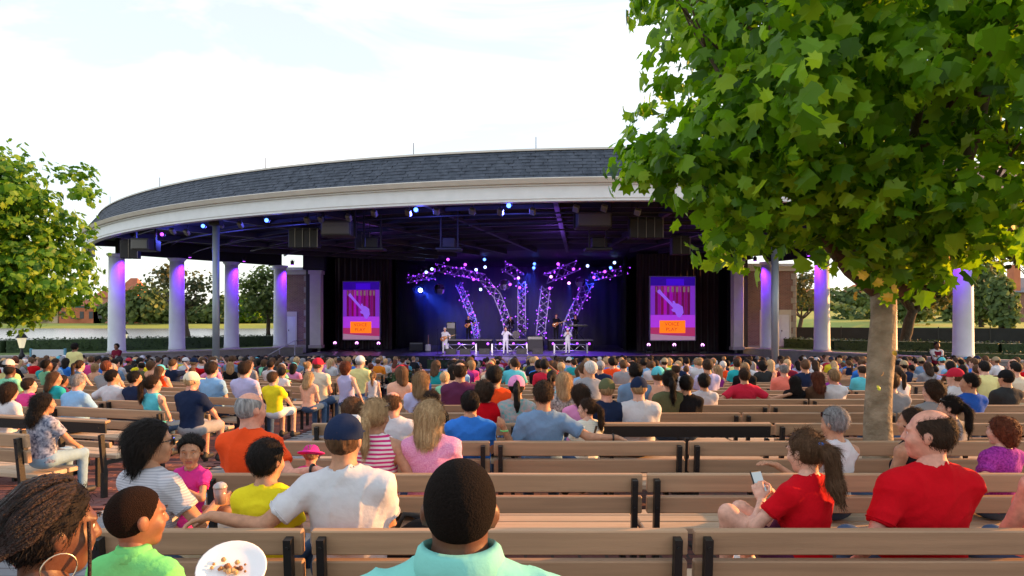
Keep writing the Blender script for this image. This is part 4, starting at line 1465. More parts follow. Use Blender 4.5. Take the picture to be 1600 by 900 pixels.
# pilasters and brick wings either side
def wing(sgn, x0, x1, y0, y1, zt, qx, label, doors, right_quoin=False):
    e = empty('brick_wing', ((x0+x1)/2, y0, 0)); o = Vector(((x0+x1)/2, y0, 0))
    def bp(mb, n, m): q_ = mb.build(n, m, e); q_.location = -o; return q_
    bp(MB().box(x0, x1, y0, y1, -.4, zt), 'wall', BRICKWALL)
    bp(MB().box(x0-.05, x1+.05, y0-.05, y1, -.4, .12), 'plinth', COPING)
    bp(MB().box(x0-.10, x1+.10, y0-.10, y1+.1, zt, zt+.28), 'cornice', CREAM)
    bp(MB().box(x0-.22, x1+.22, y0-.22, y1+.2, zt+.282, zt+.46), 'cornice_cap', WHITE)
    for q_x in qx:
        z = .13; k = 0
        while z < zt - .3:
            w = .34 if k % 2 else .22
            a, b = (q_x, q_x + w) if q_x < (x0+x1)/2 else (q_x - w, q_x)
            bp(MB().bbox(a, b, y0-.035, y0+.1, z+.008, z+.372, .012), 'quoin', COPING)
            z += .38; k += 1
    for (a, b, z1, panels) in doors:
        f = MB(); f.box(a-.09, a, y0-.06, y0+.05, 0, z1); f.box(b, b+.09, y0-.06, y0+.05, 0, z1); f.box(a-.09, b+.09, y0-.06, y0+.05, z1+.001, z1+.30)
        bp(f, 'door_surround', CREAM)
        n = panels
        for k in range(n):
            w = (b-a)/n
            d_ = bp(MB().bbox(a+w*k+.006, a+w*(k+1)-.006, y0-.04, y0+.02, .02, z1-.006, .006), 'door', WHITE)
            for zz in (.35, 1.25):
                h_ = MB().bbox(a+w*k+.10, a+w*(k+1)-.10, y0-.052, y0-.041, zz, zz+.72, .005).build('panel', WHITE, d_)
            h_ = MB().box(a+w*(k+1)-.12 if k == 0 else a+w*k+.08, a+w*(k+1)-.08 if k == 0 else a+w*k+.12, y0-.09, y0-.041, 1.02, 1.12).build('handle', DARKMETAL, d_)
    tag(e, label, 'building')
wing(-1, -15.6, -13.35, 45.0, 52, 4.75, (-13.37,), 'brick side building with white door left of the stage', [(-15.35, -14.25, 2.0, 2)])
wing(1, 14.45, 18.0, 43.2, 50, 4.85, (14.47, 17.98), 'brick side building with white doors right of the stage', [(15.75, 17.55, 2.1, 3)])
for x0, x1, y, zt, lb in ((-12.95, -12.25, 44.0, 4.75, 'pale pilaster framing the left side of the stage opening'), (13.35, 13.95, 41.4, 5.2, 'pale pilaster framing the right side of the stage opening')):
    e = empty('pilaster', ((x0+x1)/2, y, -.06)); w = (x1-x0)/2
    MB().bbox(-w, w, -.3, .3, .2, zt, .015).build('shaft', CREAM, e)
    MB().bbox(-w-.07, w+.07, -.37, .37, 0, .2, .015).build('base', COPING, e)
    MB().bbox(-w-.08, w+.08, -.38, .38, zt, zt+.25, .015).build('capital', CREAM, e)
    tag(e, lb, 'pilaster')
tpart(MB().box(-13.34, -12.96, 44.2, 45.5, -.4, 6.0), 'recess_shade', BLACK)  # black blocks stand in for the shade in the recesses
tpart(MB().box(13.96, 14.44, 41.8, 44.0, -.4, 6.0), 'recess_shade', BLACK)
tpart(MB().box(-13.36, -12.0, 43.6, 44.15, 4.98, 6.0), 'header', BLACK)
tpart(MB().box(13.0, 14.5, 41.05, 41.75, 5.42, 6.0), 'header', BLACK)
# posters
def flat(pts, y=0.0): return MB().add([(x, y, z) for x, z in pts], [tuple(range(len(pts)))])
def em(name, c, s=1.0): return mat('print_' + name, tuple(min(.9, v*.6) for v in c), .6, emit=c, estr=s*.5)  # prints glow by emission, standing in for light on the sheets
def text_mesh(body, size, m, parent, loc, name='lettering', align='CENTER'):
    cu = bpy.data.curves.new(name, 'FONT'); cu.body = body; cu.size = size; cu.align_x = align; cu.align_y = 'CENTER'; cu.resolution_u = 2
    to = bpy.data.objects.new('tmp', cu); COL.objects.link(to)
    me = bpy.data.meshes.new_from_object(to)
    bpy.data.objects.remove(to); bpy.data.curves.remove(cu)
    me.materials.clear()
    return obj(name, me, m, parent, loc, (R(90), 0, 0))
def poster(x0, x1, z0, z1, y, rz, label):
    W, H = x1-x0, z1-z0
    e = empty('lit_poster', ((x0+x1)/2, y, z0), rz)
    MB().bbox(-W/2-.06, W/2+.06, .0, .16, -.06, H+.06, .01).build('box_frame', mat('poster_frame', (.20,.18,.24), .5), e)
    P = lambda a, b, c, d, yy: flat([(-W/2+a*W, b*H), (-W/2+c*W, b*H), (-W/2+c*W, d*H), (-W/2+a*W, d*H)], yy)
    pf = P(0,0,1,1,-.004).build('poster_sheet', em('violet', (.16,.02,.42), .9), e)
    P(.0,.86,1,1,-.006).build('header_band', em('navy', (.02,.0,.22), .9), pf)
    P(.35,.87,.75,.97,-.008).build('header_glow', em('blue', (.04,.0,.5), .9), pf)
    cs_ = [(.10,.0,.05),(.19,.0,.22),(.15,.0,.05),(.30,.0,.32),(.12,.0,.10),(.24,.0,.30),(.16,.0,.12),(.14,.0,.06),(.22,.0,.20),(.10,.0,.05),(.16,.0,.10),(.09,.0,.04)]
    for k, c in enumerate(cs_):
        P(.10+.066*k,.40,.10+.066*(k+1)-.004,.855,-.008).build('curtain_fold', em('fold%d' % k, c, .9), pf)
    for k, (a, b) in enumerate(((.12,.14),(.19,.205),(.25,.262),(.31,.322),(.37,.42),(.47,.52),(.57,.62),(.66,.675),(.73,.78),(.83,.87))):
        P(a,.76,b,.845,-.010).build('title_stroke', em('gold_brown', (.16,.09,.10), .9), pf)
    P(0,.10,1,.395,-.008).build('print_floor', em('magenta', (.34,.03,.60), .9), pf)
    P(.0,.06,1,.20,-.010).build('print_carpet', em('crimson', (.33,.02,.10), .9), pf)
    flat([(-W/2,.0),(W/2,.0),(W/2,.055*H),(-W*.1,.075*H),(-W/2,.10*H)], -.012).build('print_edge', em('greypink', (.30,.16,.25), .9), pf)
    gp = [(.16,.79),(.21,.80),(.27,.745),(.50,.575),(.49,.61),(.53,.625),(.56,.58),(.62,.575),(.72,.53),(.74,.43),(.66,.355),(.60,.37),(.55,.44),(.50,.45),(.46,.48),(.51,.505),(.47,.535),(.22,.715),(.15,.755)]
    flat([(-W/2+a*W, b*H) for a, b in gp], -.014).build('guitar_print', em('lilac', (.30,.10,.85), .75), pf)
    bx = P(.20,.11,.78,.31,-.016).build('orange_card', em('orange', (1.0,.17,.005), 1.0), pf)
    tm = em('card_text', (.30,.035,.01), .9)
    text_mesh('VOICE', H*.082, tm, bx, (-W/2+.48*W, -.020, .252*H))
    text_mesh('PLAY', H*.082, tm, bx, (-W/2+.47*W, -.020, .166*H))
    tag(e, label, 'poster')
poster(-11.42, -8.90, .44, 4.33, 46.0, R(-6), 'tall lit poster with lilac guitar and orange card, left of the stage')
poster(8.62, 11.45, .50, 4.44, 42.6, R(4), 'tall lit poster with lilac guitar and orange card, right of the stage')
for k, (u_, v_, d_) in enumerate(((524,531,45.6),(558,530,45.2),(592,530,44.8),(1013,530,42.2),(1053,531,42.0),(1097,530,41.8))):
    e = empty('floor_light', (px(u_, d_), d_, SZ))
    MB().bbox(-.2,.2,-.18,.18,0,.14,.02).build('base', BODY, e)
    MB().lathe([(.08,0),(.15,.05),(.17,.25),(.12,.42)], 12, (0,0,.14)).build('head', BODY, e)
    hd = MB().lathe([(.005,-.02),(.09,0),(.10,.02)], 12).build('lens', L_PINK, e, loc=(0,-.10,.52), rot=(R(75),0,0))
    tag(e, 'moving head floor light under the %s poster, %s from the left' % ('left' if k < 3 else 'right', nth(k % 3)), 'stage light', 'floor lights under the posters')

# lit truss trees behind the band
TRUSSM = mat('truss_tube', (.55,.55,.62), .5, metal=.3)
def truss(pts, w, label, dots=True):
    """square lattice truss along points (x, y, z) with small purple lamps on it"""
    P = [Vector(p) for p in pts]
    e = empty('lit_truss', P[0]); o = P[0]
    ch = [MB() for _ in range(4)]; lat = MB(); lamps = MB()
    q_ = []
    for i, p in enumerate(P):
        t = (P[min(i+1,len(P)-1)] - P[max(i-1,0)]).normalized()
        s1 = t.cross(Vector((0,1,0))).normalized(); s2 = Vector((0,1,0))
        q_.append([p - o + s1*a*w + s2*b*w for a, b in ((-.5,-.5),(.5,-.5),(.5,.5),(-.5,.5))])
    fine = []
    for i in range(len(P)-1):
        L = (P[i+1]-P[i]).length; n = max(1, round(L/(w*.9)))
        for k in range(n): fine.append([q_[i][c].lerp(q_[i+1][c], k/n) for c in range(4)])
    fine.append(q_[-1])
    for c in range(4):
        ch[c].tube([f[c] for f in fine], .032, 5); ch[c].build('chord', TRUSSM, e)
    for k in range(len(fine)-1):
        for c in range(4):
            a, b = (fine[k][c], fine[k+1][(c+1)%4]) if k % 2 else (fine[k][(c+1)%4], fine[k+1][c])
            lat.tube([a, b], .026, 4, False)
    tag(lat.build('lattice', TRUSSM, e), kind='stuff')
    rr = random.Random(len(label))
    for k in range(len(fine)-1):
        for c in (0,1,0,1,2):
            if rr.random() < .9:
                p = fine[k][c].lerp(fine[k+1][c], rr.random()); s_ = rr.uniform(.018,.045)
                lamps.lathe([(.004,-s_),(s_,-s_*.3),(s_,s_*.3),(.004,s_)], 6, p + Vector((rr.uniform(-.2,.2),-.05,rr.uniform(-.15,.15))))
    tag(lamps.build('pixel_lamps', lens('violet_px', (.30,.04,1.0), 3.0), e), kind='stuff')
    tag(e, label, 'truss', 'lit truss arches behind the band')
def pt(u, v, d): return (px(u, d), d, pz(v, d))
D1 = 49.5
truss([pt(682,418,D1), pt(720,426,D1), pt(757,434,D1)], 0.54, 'purple lit truss arm at the far left of the band')
truss([pt(716,443,D1+1), pt(728,470,D1+1), pt(740,500,D1+1), pt(746,528,D1+1)], 0.41, 'leaning purple lit truss leg at far left')
truss([pt(755,436,D1), pt(777,462,D1), pt(790,495,D1), pt(795,526,D1)], 0.54, 'leaning purple lit truss leg left of centre')
truss([pt(786,415,D1), pt(802,424,D1), pt(815,434,D1)], 0.62, 'short purple lit truss arm above the drum kit')
truss([pt(815,440,D1), pt(815,480,D1), pt(815,526,D1)], 0.54, 'upright purple lit truss behind the drum kit')
truss([pt(853,447,D1), pt(849,480,D1), pt(844,526,D1)], 0.62, 'upright purple lit truss right of centre')
truss([pt(852,436,D1), pt(878,425,D1), pt(902,415,D1)], 0.68, 'rising purple lit truss arm right of centre')
truss([pt(921,440,D1), pt(905,470,D1), pt(888,505,D1), pt(884,526,D1)], 0.62, 'leaning purple lit truss leg at the right')
truss([pt(928,433,D1), pt(955,428,D1), pt(982,422,D1)], 0.47, 'purple lit truss arm at the far right of the band')
truss([pt(630,440,D1+1.5), pt(655,434,D1+1.5), pt(680,430,D1+1.5)], 0.41, 'dim purple lit truss arm at the far left edge')
for k, (u_, v_) in enumerate(((686,452),(789,445),(907,441))):
    mb = MB(); p = pt(u_, v_, 48.6); mb.lathe([(.02,-.42),(.30,-.30),(.42,0),(.30,.30),(.02,.42)], 10, smooth=False)
    o_ = obj('mirror_ball', mb.mesh('mirror_ball'), mat('mirror_facets', (.6,.6,.62), .2, metal=1.0), None, p)
    tag(o_, 'grey mirror ball hanging over the band, %s from the left' % nth(k), 'mirror ball', 'mirror balls')

# hanging lamps over the stage
r4 = random.Random(8)
spots = [(757,405,'b'),(666,425,'w'),(675,420,'w'),(727,413,'p'),(744,421,'w'),(758,417,'w'),(810,434,'k'),(834,418,'b'),(861,432,'k'),(872,412,'p'),(889,442,'k'),(918,415,'w'),(954,418,'b'),(960,410,'w'),(978,411,'b'),
         (812,449,'p'),(797,444,'p'),(751,452,'w'),(859,450,'p'),(740,436,'p'),(896,420,'p'),(657,453,'B'),(700,405,'p'),(835,412,'b'),(928,433,'p'),(945,424,'p')]
ltype = {'b': L_BLUE, 'w': L_WHITE, 'p': L_PURPLE, 'k': L_PINK, 'B': lens('bright_blue', (.25,.45,1.0), 14)}
for k, (u_, v_, c) in enumerate(spots):
    d_ = 47.5 + r4.uniform(-.5, .8)
    p = pt(u_, v_, d_)
    stage_lamp(p, (p[0]*.5, 20, 0.5), ltype[c], '%s stage lamp hung over the band, %s from the left' % ({'b':'blue','w':'white','p':'purple','k':'pink','B':'bright blue-white'}[c], nth(sorted(s_[0] for s_ in spots).index(u_))), 1.5 if c == 'B' else 1.0, 'hanging stage lamps')
for k, (u_, v_) in enumerate(((319,353),(418,344),(650.5,327.5),(795,321),(255,366))):
    d_ = {0:27.2,1:25.2,2:22.6,3:22.0,4:28.8}[k]
    p = pt(u_, v_, d_)
    stage_lamp(p, (p[0]*.7, 0, 1.0), L_BLUE if k != 4 else L_PURPLE, 'bright blue lamp under the roof edge, %s from the left' % nth([1,2,3,4,0][k]), .75, 'blue lamps along the roof edge')
    light('blue_roof_lamp', 'POINT', (p[0], p[1]+.9, p[2]-.15), 55, (.10,.12,1.0), radius=.1)
# pale work fixtures under the roof (unlit)
for k, (u_, v_, d_) in enumerate(((270,362,27),(292,364,27),(345,352,26),(376,352,25.5),(480,345,24.5),(502,344,24.5),(545,341,24),(585,334,23.5),(638,333,23.2),(682,331,23),(738,331,22.8),(782,332,22.8),(832,331,22.6),(900,327,22.6),(944,326,22.6),(996,332,22.6))):
    p = pt(u_, v_, d_)
    e = empty('flood_light', p)
    M = Matrix.Rotation(R(-35), 4, 'X') @ Matrix.Rotation(R(25), 4, 'Y')
    MB().bbox(-.10,.10,-.16,.10,-.07,.07,.02, M).build('lamp_body', mat('grey_fixture', (.25,.25,.25), .4, metal=.5), e)
    MB().tube([(0,0,.05),(.03,.05,.32)], .018, 5).build('arm', BODY, e)
    tag(e, 'small grey flood light under the roof edge, %s from the left' % nth(k), 'flood light', 'flood lights under the roof edge')
# hanging loudspeaker arrays and projector boxes
SPK = mat('speaker_black', (.014,.014,.015), .6, bump=.2, bscale=80)
def array(u_, v0, v1, d_, n, w, label, rz=0):
    x = px(u_, d_); z1, z0 = pz(v0, d_), pz(v1, d_)
    e = empty('speaker_array', (x, d_, z0), rz); wid = w*d_/FPX
    for k in range(n):
        a = -wid/2 + wid*k/n
        b = MB().bbox(a+.012, a+wid/n-.012, -.25, .25, 0, z1-z0, .02).build('speaker_cabinet', SPK, e)
        MB().box(a+wid/n-.016, a+wid/n+.004, -.262, -.252, .02, z1-z0+.05).build('suspension_bar', mat('rig_bar', (.22,.20,.17), .4, metal=.6), b)
    MB().box(-wid/2, wid/2, -.05, .05, z1-z0+.03, z1-z0+.09).build('fly_bar', BODY, e)
    for sx in (-1, 1): MB().tube([(sx*wid*.4, 0, z1-z0+.08), (sx*wid*.4, 0, 5.98-z0)], .012, 5).build('chain', BODY, e)
    tag(e, label, 'loudspeaker')
array(476, 360, 388, 25.5, 4, 46, 'black loudspeaker array hanging left under the roof, four cabinets')
array(1008, 343, 373, 24.5, 4, 52, 'black loudspeaker array hanging right under the roof, four cabinets')
array(204, 376, 404, 29.5, 2, 26, 'black loudspeaker pair hanging at the far left roof end', .2)
array(568, 366, 392, 27.5, 2, 24, 'black loudspeaker pair hanging left of centre')
array(1062, 372, 398, 27.5, 2, 28, 'black loudspeaker pair hanging right of centre')
def boxf(u_, v0, v1, d_, w, label):
    x = px(u_, d_); z1, z0 = pz(v0, d_), pz(v1, d_); wid = w*d_/FPX
    e = empty('projector_housing', (x, d_, z0))
    MB().bbox(-wid/2, wid/2, -.5, .5, 0, z1-z0, .03).build('housing', mat('housing_grey', (.05,.05,.048), .6), e)
    MB().bbox(-wid/2+.05, wid/2-.05, -.53, -.502, .05, z1-z0-.08, .01).build('front_panel', mat('housing_panel', (.11,.11,.10), .55), e)
    for sx in (-1, 1): MB().box(sx*wid*.5-.03+sx*.04, sx*wid*.5+.03+sx*.04, -.06, .06, .0, 5.98-z0).build('hanger', BODY, e)
    tag(e, label, 'projector')
boxf(530, 347, 370, 25.0, 46, 'grey boxed projector hanging left under the roof')
boxf(926, 333, 357, 24.5, 54, 'grey boxed projector hanging right under the roof')
boxf(228, 374, 392, 28.5, 28, 'grey boxed projector hanging at the far left')
for u_, lb in ((702, 'left'), (934, 'right'), (582, 'far left')):
    d_ = 26.5; x = px(u_, d_); e = empty('hanging_lamp_frame', (x, d_, pz(392, d_)))
    zt = 5.98 - pz(392, d_)
    b = MB(); b.box(-.36,-.30,-.05,.05,.1,zt); b.box(.30,.36,-.05,.05,.1,zt); b.build('hanger', BEAM, e)
    MB().bbox(-.5,.5,-.35,.35,0,.10,.02).build('tray', BEAM, e)
    MB().bbox(-.25,.25,-.25,.25,.102,.5,.03).build('equipment_case', BODY, e)
    tag(e, 'hanging equipment frame under the roof, %s one' % lb, 'equipment')
# stage washes
light('blue_wash', 'SPOT', (-7.0, 48.5, 4.0), 800, (.02,.05,1.0), (-1.5, 55.4, 1.2), R(95), .9, .2)
light('blue_wash', 'SPOT', (1.2, 48.4, 5.0), 420, (.03,.06,1.0), (1.0, 55.4, 1.0), R(80), .9, .2)
light('blue_wash', 'SPOT', (5.6, 48.4, 5.0), 220, (.02,.05,1.0), (6.8, 55.4, 2.2), R(70), .9, .2)
light('purple_wash', 'SPOT', (-5.0, 44.0, 5.4), 420, (.26,.03,1.0), (-1.0, 49.5, 3.0), R(75), .8, .2)
light('purple_wash', 'SPOT', (5.8, 44.0, 5.4), 460, (.26,.03,1.0), (2.5, 49.5, 3.0), R(75), .8, .2)
light('violet_floor', 'SPOT', (-3.4, 45.5, 5.4), 1500, (.20,.06,1.0), (-2.5, 42.0, 0), R(70), .7, .2)
light('violet_floor', 'SPOT', (4.5, 45.5, 5.4), 1500, (.20,.06,1.0), (3.5, 41.5, 0), R(75), .7, .2)
light('violet_thrust', 'SPOT', (0.2, 30.5, 5.3), 520, (.24,.07,1.0), (0, 35.5, 0), R(65), .7, .2)
light('front_key', 'SPOT', (-.5, 25.0, 5.3), 5600, (1.0,.84,.80), (-.2, 41.0, .7), R(32), .5, .15)
light('beam_purple', 'POINT', (2.0, 33.0, 4.6), 45, (.30,.10,1.0), radius=.15)
light('beam_purple', 'POINT', (-7.0, 34.0, 4.6), 18, (.30,.10,1.0), radius=.15)
light('beam_purple', 'POINT', (9.5, 33.0, 4.6), 16, (.30,.10,1.0), radius=.15)

# smoke over the stage, as the beams in the photograph show it
hz = bpy.data.materials.new('stage_smoke'); hz.use_nodes = True; hn = hz.node_tree
for n_ in list(hn.nodes):
    if n_.type != 'OUTPUT_MATERIAL': hn.nodes.remove(n_)
pv = hn.nodes.new('ShaderNodeVolumePrincipled'); pv.inputs['Density'].default_value = .05; pv.inputs['Color'].default_value = (.9,.9,.95,1); pv.inputs['Anisotropy'].default_value = .35
hn.links.new(pv.outputs[0], hn.nodes['Material Output'].inputs['Volume'])
so = MB().box(-8.0, 8.3, 47.3, 55.2, SZ+.02, 5.9).build('stage_smoke', hz); tag(so, 'thin smoke hanging over the band', 'smoke', kind='stuff')
light('beam_blue', 'SPOT', (px(657,48.6), 48.6, pz(453,48.6)), 1100, (.03,.10,1.0), (-1.5, 50.5, -.3), R(38), .5, .05)
light('beam_blue', 'SPOT', (px(834,49.2), 49.2, 5.5), 500, (.03,.08,1.0), (1.6, 50.5, 0), R(22), .4, .05)
light('beam_blue', 'SPOT', (px(890,49.2), 49.2, 4.6), 350, (.03,.08,1.0), (4.0, 50.5, 0), R(30), .4, .05)

# risers, truss barriers, monitors, planter in front of the stage
for k, (u0, u1) in enumerate(((700,744),(769,823),(866,917))):
    d_ = 42.5; x0, x1 = px(u0, d_), px(u1, d_); L = x1 - x0
    e = empty('truss_stand', ((x0+x1)/2, d_, SZ))
    mb = MB()
    for yy_ in (-.15,.15):
        for zz_ in (.14,.52): MB().tube([(-L/2, yy_, zz_), (L/2, yy_, zz_)], .028, 6).build('chord', SILVER, e)
    n = int(L/.38)
    for j in range(n):
        a, b = (-L/2 + L*j/n, -L/2 + L*(j+1)/n)
        mb.tube([(a, -.15, .14 if j % 2 else .52), (b, -.15, .52 if j % 2 else .14)], .02, 5)
    tag(mb.build('lattice', SILVER, e), kind='stuff')
    for sx in (-1,1): MB().bbox(sx*L/2-.05, sx*L/2+.05, -.2, .2, 0, .58, .01).build('end_plate', SILVER, e)
    tag(e, 'low silver truss stand on the stage floor, %s from the left' % nth(k), 'truss', 'low truss stands on stage')
for k, (u_, d_) in enumerate(((705,41),(727,41),(757,41.2),(815,41.2),(840,41.4))):
    e = empty('monitor_wedge', (px(u_, d_), d_, SZ))
    mb = MB(); w = .32
    mb.add([(-w,-.25,0),(w,-.25,0),(w,.25,0),(-w,.25,0),(-w,-.25,.34),(w,-.25,.34),(w,.12,.10),(-w,.12,.10)], [(0,3,2,1),(0,1,5,4),(4,5,6,7),(1,2,6,5),(0,4,7,3),(2,3,7,6)])
    mb.build('cabinet', SPK, e); MB().box(-.1,.1,-.262,-.251,.12,.2).build('handle', BODY, e)
    tag(e, 'black wedge monitor speaker on the stage floor, %s from the left' % nth(k), 'speaker', 'stage monitors')
def riser(x0, x1, y0, y1, h, label):
    e = empty('riser', ((x0+x1)/2, (y0+y1)/2, SZ)); w, d_ = (x1-x0)/2, (y1-y0)/2
    MB().bbox(-w, w, -d_, d_, h-.08, h, .01).build('deck', STAGEF, e)
    MB().box(-w+.05, w-.05, -d_+.02, d_-.02, 0.0, h-.082).build('skirt', BLKV, e)
    n = int((x1-x0)/.75)
    for k in range(n):
        xx = -w + .3 + (2*w-.6)*k/max(1,n-1)
        MB().lathe([(.01,-.03),(.07,0),(.08,.05)], 8).build('footlight', L_PURPLE, e, loc=(xx, -d_-.05, h*.62), rot=(R(90),0,0))
    tag(e, label, 'riser')
riser(px(690,46.5), px(770,46.5), 45.6, 48, .75, 'black riser with purple footlights at the left of the band')
riser(px(775,46.5), px(850,46.5), 45.6, 48, .75, 'black drum riser with purple footlights in the centre')
riser(px(856,46.5), px(925,46.5), 45.6, 48, .75, 'black riser with purple footlights at the right of the band')
# drum kit
def drums(x, y, z):
    e = empty('drum_kit', (x, y, z)); dm = mat('drum_shell', (.03,.02,.05), .25, coat=.5); hd = mat('drum_head', (.6,.6,.58), .5); cy_ = mat('cymbal', (.55,.42,.16), .3, metal=1)
    MB().tube([(0,-.2,.3),(0,.2,.3)], .28, 18).build('bass_drum', dm, e)
    for a, b, c, r_ in ((-.28,-.05,.72,.15),(.28,-.05,.72,.15),(.55,.15,.48,.2),(-.5,.2,.55,.17)):
        MB().lathe([(r_,0),(r_,.2)], 16, (a,b,c)).build('drum', dm, e)
    for a, b, c in ((-.7,0,1.15),(.7,0,1.2),(-.35,-.1,1.3),(.4,.1,1.35)):
        k_ = MB().lathe([(.24,0),(.05,.02),(.02,.04)], 16, (a,b,c)).build('cymbal', cy_, e)
        MB().tube([(a,b,0),(a,b,c)], .012, 5).build('stand', SILVER, k_)
    tag(e, 'dark drum kit with brass cymbals on the centre riser', 'drum kit')
drums(px(806,46.8), 46.6, SZ+.75)
# left stage gear
for k, (u_, d_, w, h_) in enumerate(((651,44.5,.9,.62),(705,47,.62,1.9),(836,45.0,1.05,1.0))):
    e = empty('amplifier', (px(u_, d_), d_, SZ))
    MB().bbox(-w/2, w/2, -.22, .22, .03, h_, .02).build('cabinet', SPK, e)
    MB().box(-w/2+.05, w/2-.05, -.235, -.222, .1, h_*.75).build('grille', mat('grille', (.05,.05,.055), .8), e)
    MB().box(-w/2+.05, w/2-.05, -.232, -.222, h_*.78, h_-.05).build('control_panel', mat('amp_panel', (.15,.15,.16), .4, metal=.5), e)
    tag(e, 'black amplifier cabinet on stage, %s from the left' % nth(k), 'amplifier')
e = empty('guitar_stand', (px(669,43.5), 43.5, SZ))
MB().tube([(0,0,.25),(0,.1,1.1)], .03, 6).build('guitar_neck', mat('neckwood', (.35,.2,.1), .4), e)
MB().bbox(-.17,.17,-.05,.05,.06,.5,.04).build('guitar_body', mat('guitar_white', (.6,.58,.55), .25), e)
for sx in (-1,1): MB().tube([(0,.12,.5),(sx*.22,.2,0)], .014, 5).build('stand_leg', BODY, e)
tag(e, 'pale electric guitar on a stand at the left of the stage', 'guitar')
hedge([(px(668,36), 36.4), (px(738,36), 36.4)], .8, .62, 'low planter hedge before the stage left of the thrust', gz(36.4)+.55, n=160, size=.1)
MB_e = empty('planter', (px(703,36), 36.4, gz(36.4)))
MB().bbox(-1.35,1.35,-.5,.5,0,.54,.02).build('planter_wall', CONC, MB_e); MB().bbox(-1.42,1.42,-.57,-.3,.542,.62,.01).build('planter_coping', WHITE, MB_e)
tag(MB_e, 'pale edged planter before the stage left of the thrust', 'planter')
# handrail to the stage at the far left
e = empty('handrail', (px(412,41), 41, gz(36.5)))
MB().tube([(0,0,.95),(1.5,1.2,1.95),(1.9,1.5,1.95)], .03, 6).build('rail', SILVER, e)
for t in (0,.5,1): MB().tube([(1.5*t,1.2*t,.0),(1.5*t,1.2*t,.95+1.0*t)], .025, 6).build('rail_post', SILVER, e)
tag(e, 'metal handrail beside the innermost left column', 'handrail')
tag(theatre, 'large curved stage roof with slate shingles and white fascia', 'pavilion')

# ------------------------------------------------------------------ trees, far shore, far buildings
BARK = mat('plane_bark', (.15,.115,.070), .9, col2=(.34,.275,.19), scale=7, stretch=(1,1,1.25), bump=1.0, bscale=20, detail=9)
BARKD = mat('dark_bark', (.045,.033,.026), .95, col2=(.10,.075,.055), scale=9, stretch=(1,1,.4), bump=.7, bscale=25)
LIMB = mat('limb_bark_shaded', (.075,.050,.036), .95, col2=(.14,.10,.072), scale=12, bump=.7, bscale=30)  # bark darkened to carry the shade inside the crown
PLANE_LEAF = leaf_mat('plane_leaves', [(.050,.145,.008),(.115,.275,.010),(.185,.40,.013),(.27,.50,.018),(.40,.60,.035)], .6, .4)
LEFT_LEAF = leaf_mat('left_tree_leaves', [(.035,.12,.012),(.075,.20,.014),(.12,.28,.018),(.17,.34,.022),(.26,.38,.03)], .45, .5)
FAR_LEAF = leaf_mat('far_tree_leaves', [(.06,.105,.040),(.10,.155,.052),(.15,.205,.065),(.21,.26,.08)], .4, .7)
FAR_LEAF2 = leaf_mat('sparse_tree_leaves', [(.04,.065,.03),(.085,.105,.05),(.14,.14,.07),(.20,.17,.09)], .4, .7)

def ell_sampler(ells, shell=.45, cut=None, lump=.22):
    """leaf positions in a union of ellipsoids, denser towards the outside, with a lumpy outline"""
    def f(n, rnd):
        P = []; N = []
        w = np.array([e[1][0]*e[1][1] + e[1][1]*e[1][2] for e in ells], float); w /= w.sum()
        cnts = (w*n).astype(int) + 1
        for (c, r), k in zip(ells, cnts):
            c = np.array(c, float); r = np.array(r, float)
            d = rnd.normal(0, 1, (k,3)); d /= np.linalg.norm(d, axis=1)[:,None]
            ph = (c*7.3).sum()
            l_ = 1 + lump*(np.sin(d[:,0]*5+ph)*np.sin(d[:,1]*4+ph*2)*np.sin(d[:,2]*5+ph*.7)) + lump*.6*np.sin(d[:,0]*11+ph)*np.sin(d[:,2]*10+ph) + lump*.4*np.sin(d[:,1]*19+ph)*np.sin(d[:,2]*17)
            q = 1 - shell*rnd.uniform(0,1,k)**1.6
            p = c + d*r*(l_*q)[:,None]
            nn = d/r; nn /= np.linalg.norm(nn, axis=1)[:,None]
            P.append(p); N.append(nn)
        P = np.concatenate(P); N = np.concatenate(N)
        if cut is not None:
            ok = cut(P); P = P[ok]; N = N[ok]
        return P, N
    return f

def clump_sampler(ells, per, rad, shell=.5, cut=None, lump=.2):
    base = ell_sampler(ells, shell, None, lump)
    def f(n, rnd):
        Pc, Nc = base(max(4, n//per), rnd)
        k = len(Pc)
        idx = rnd.randint(0, k, n)
        szs = rnd.uniform(.55, 1.3, k)
        d = rnd.normal(0, 1, (n,3))*np.array((1,1,.62))
        P = Pc[idx] + d*(rad*szs[idx])[:,None]
        N = Nc[idx]*.8 + d*.5; N /= np.linalg.norm(N, axis=1)[:,None] + 1e-6
        if cut is not None:
            ok = cut(P); P = P[ok]; N = N[ok]
        return P, N
    return f

def branches(mb_list, start, dirv, length, rad, depth, rnd, up=.15, spread=.7):
    pts = [Vector(start)]; d = Vector(dirv).normalized(); n = 5
    for i in range(n):
        d = (d + Vector((rnd.uniform(-.22,.22), rnd.uniform(-.22,.22), rnd.uniform(-.12,.16) + up*.3))).normalized()
        pts.append(pts[-1] + d*length/n)
    rr_ = [rad*(1 - .62*i/n) for i in range(n+1)]
    mb_list.append(MB().tube(pts, rr_, 9 if rad > .05 else 6))
    if depth > 0:
        for k in range(3 if depth > 1 else 4):
            i = rnd.choice((2,3,4,5)) if k else 5
            dd = (d + Vector((rnd.uniform(-1,1), rnd.uniform(-1,1), rnd.uniform(-.3,.7)))*spread).normalized()
            branches(mb_list, pts[i], dd, length*rnd.uniform(.55,.8), rr_[i]*.75, depth-1, rnd, up, spread)

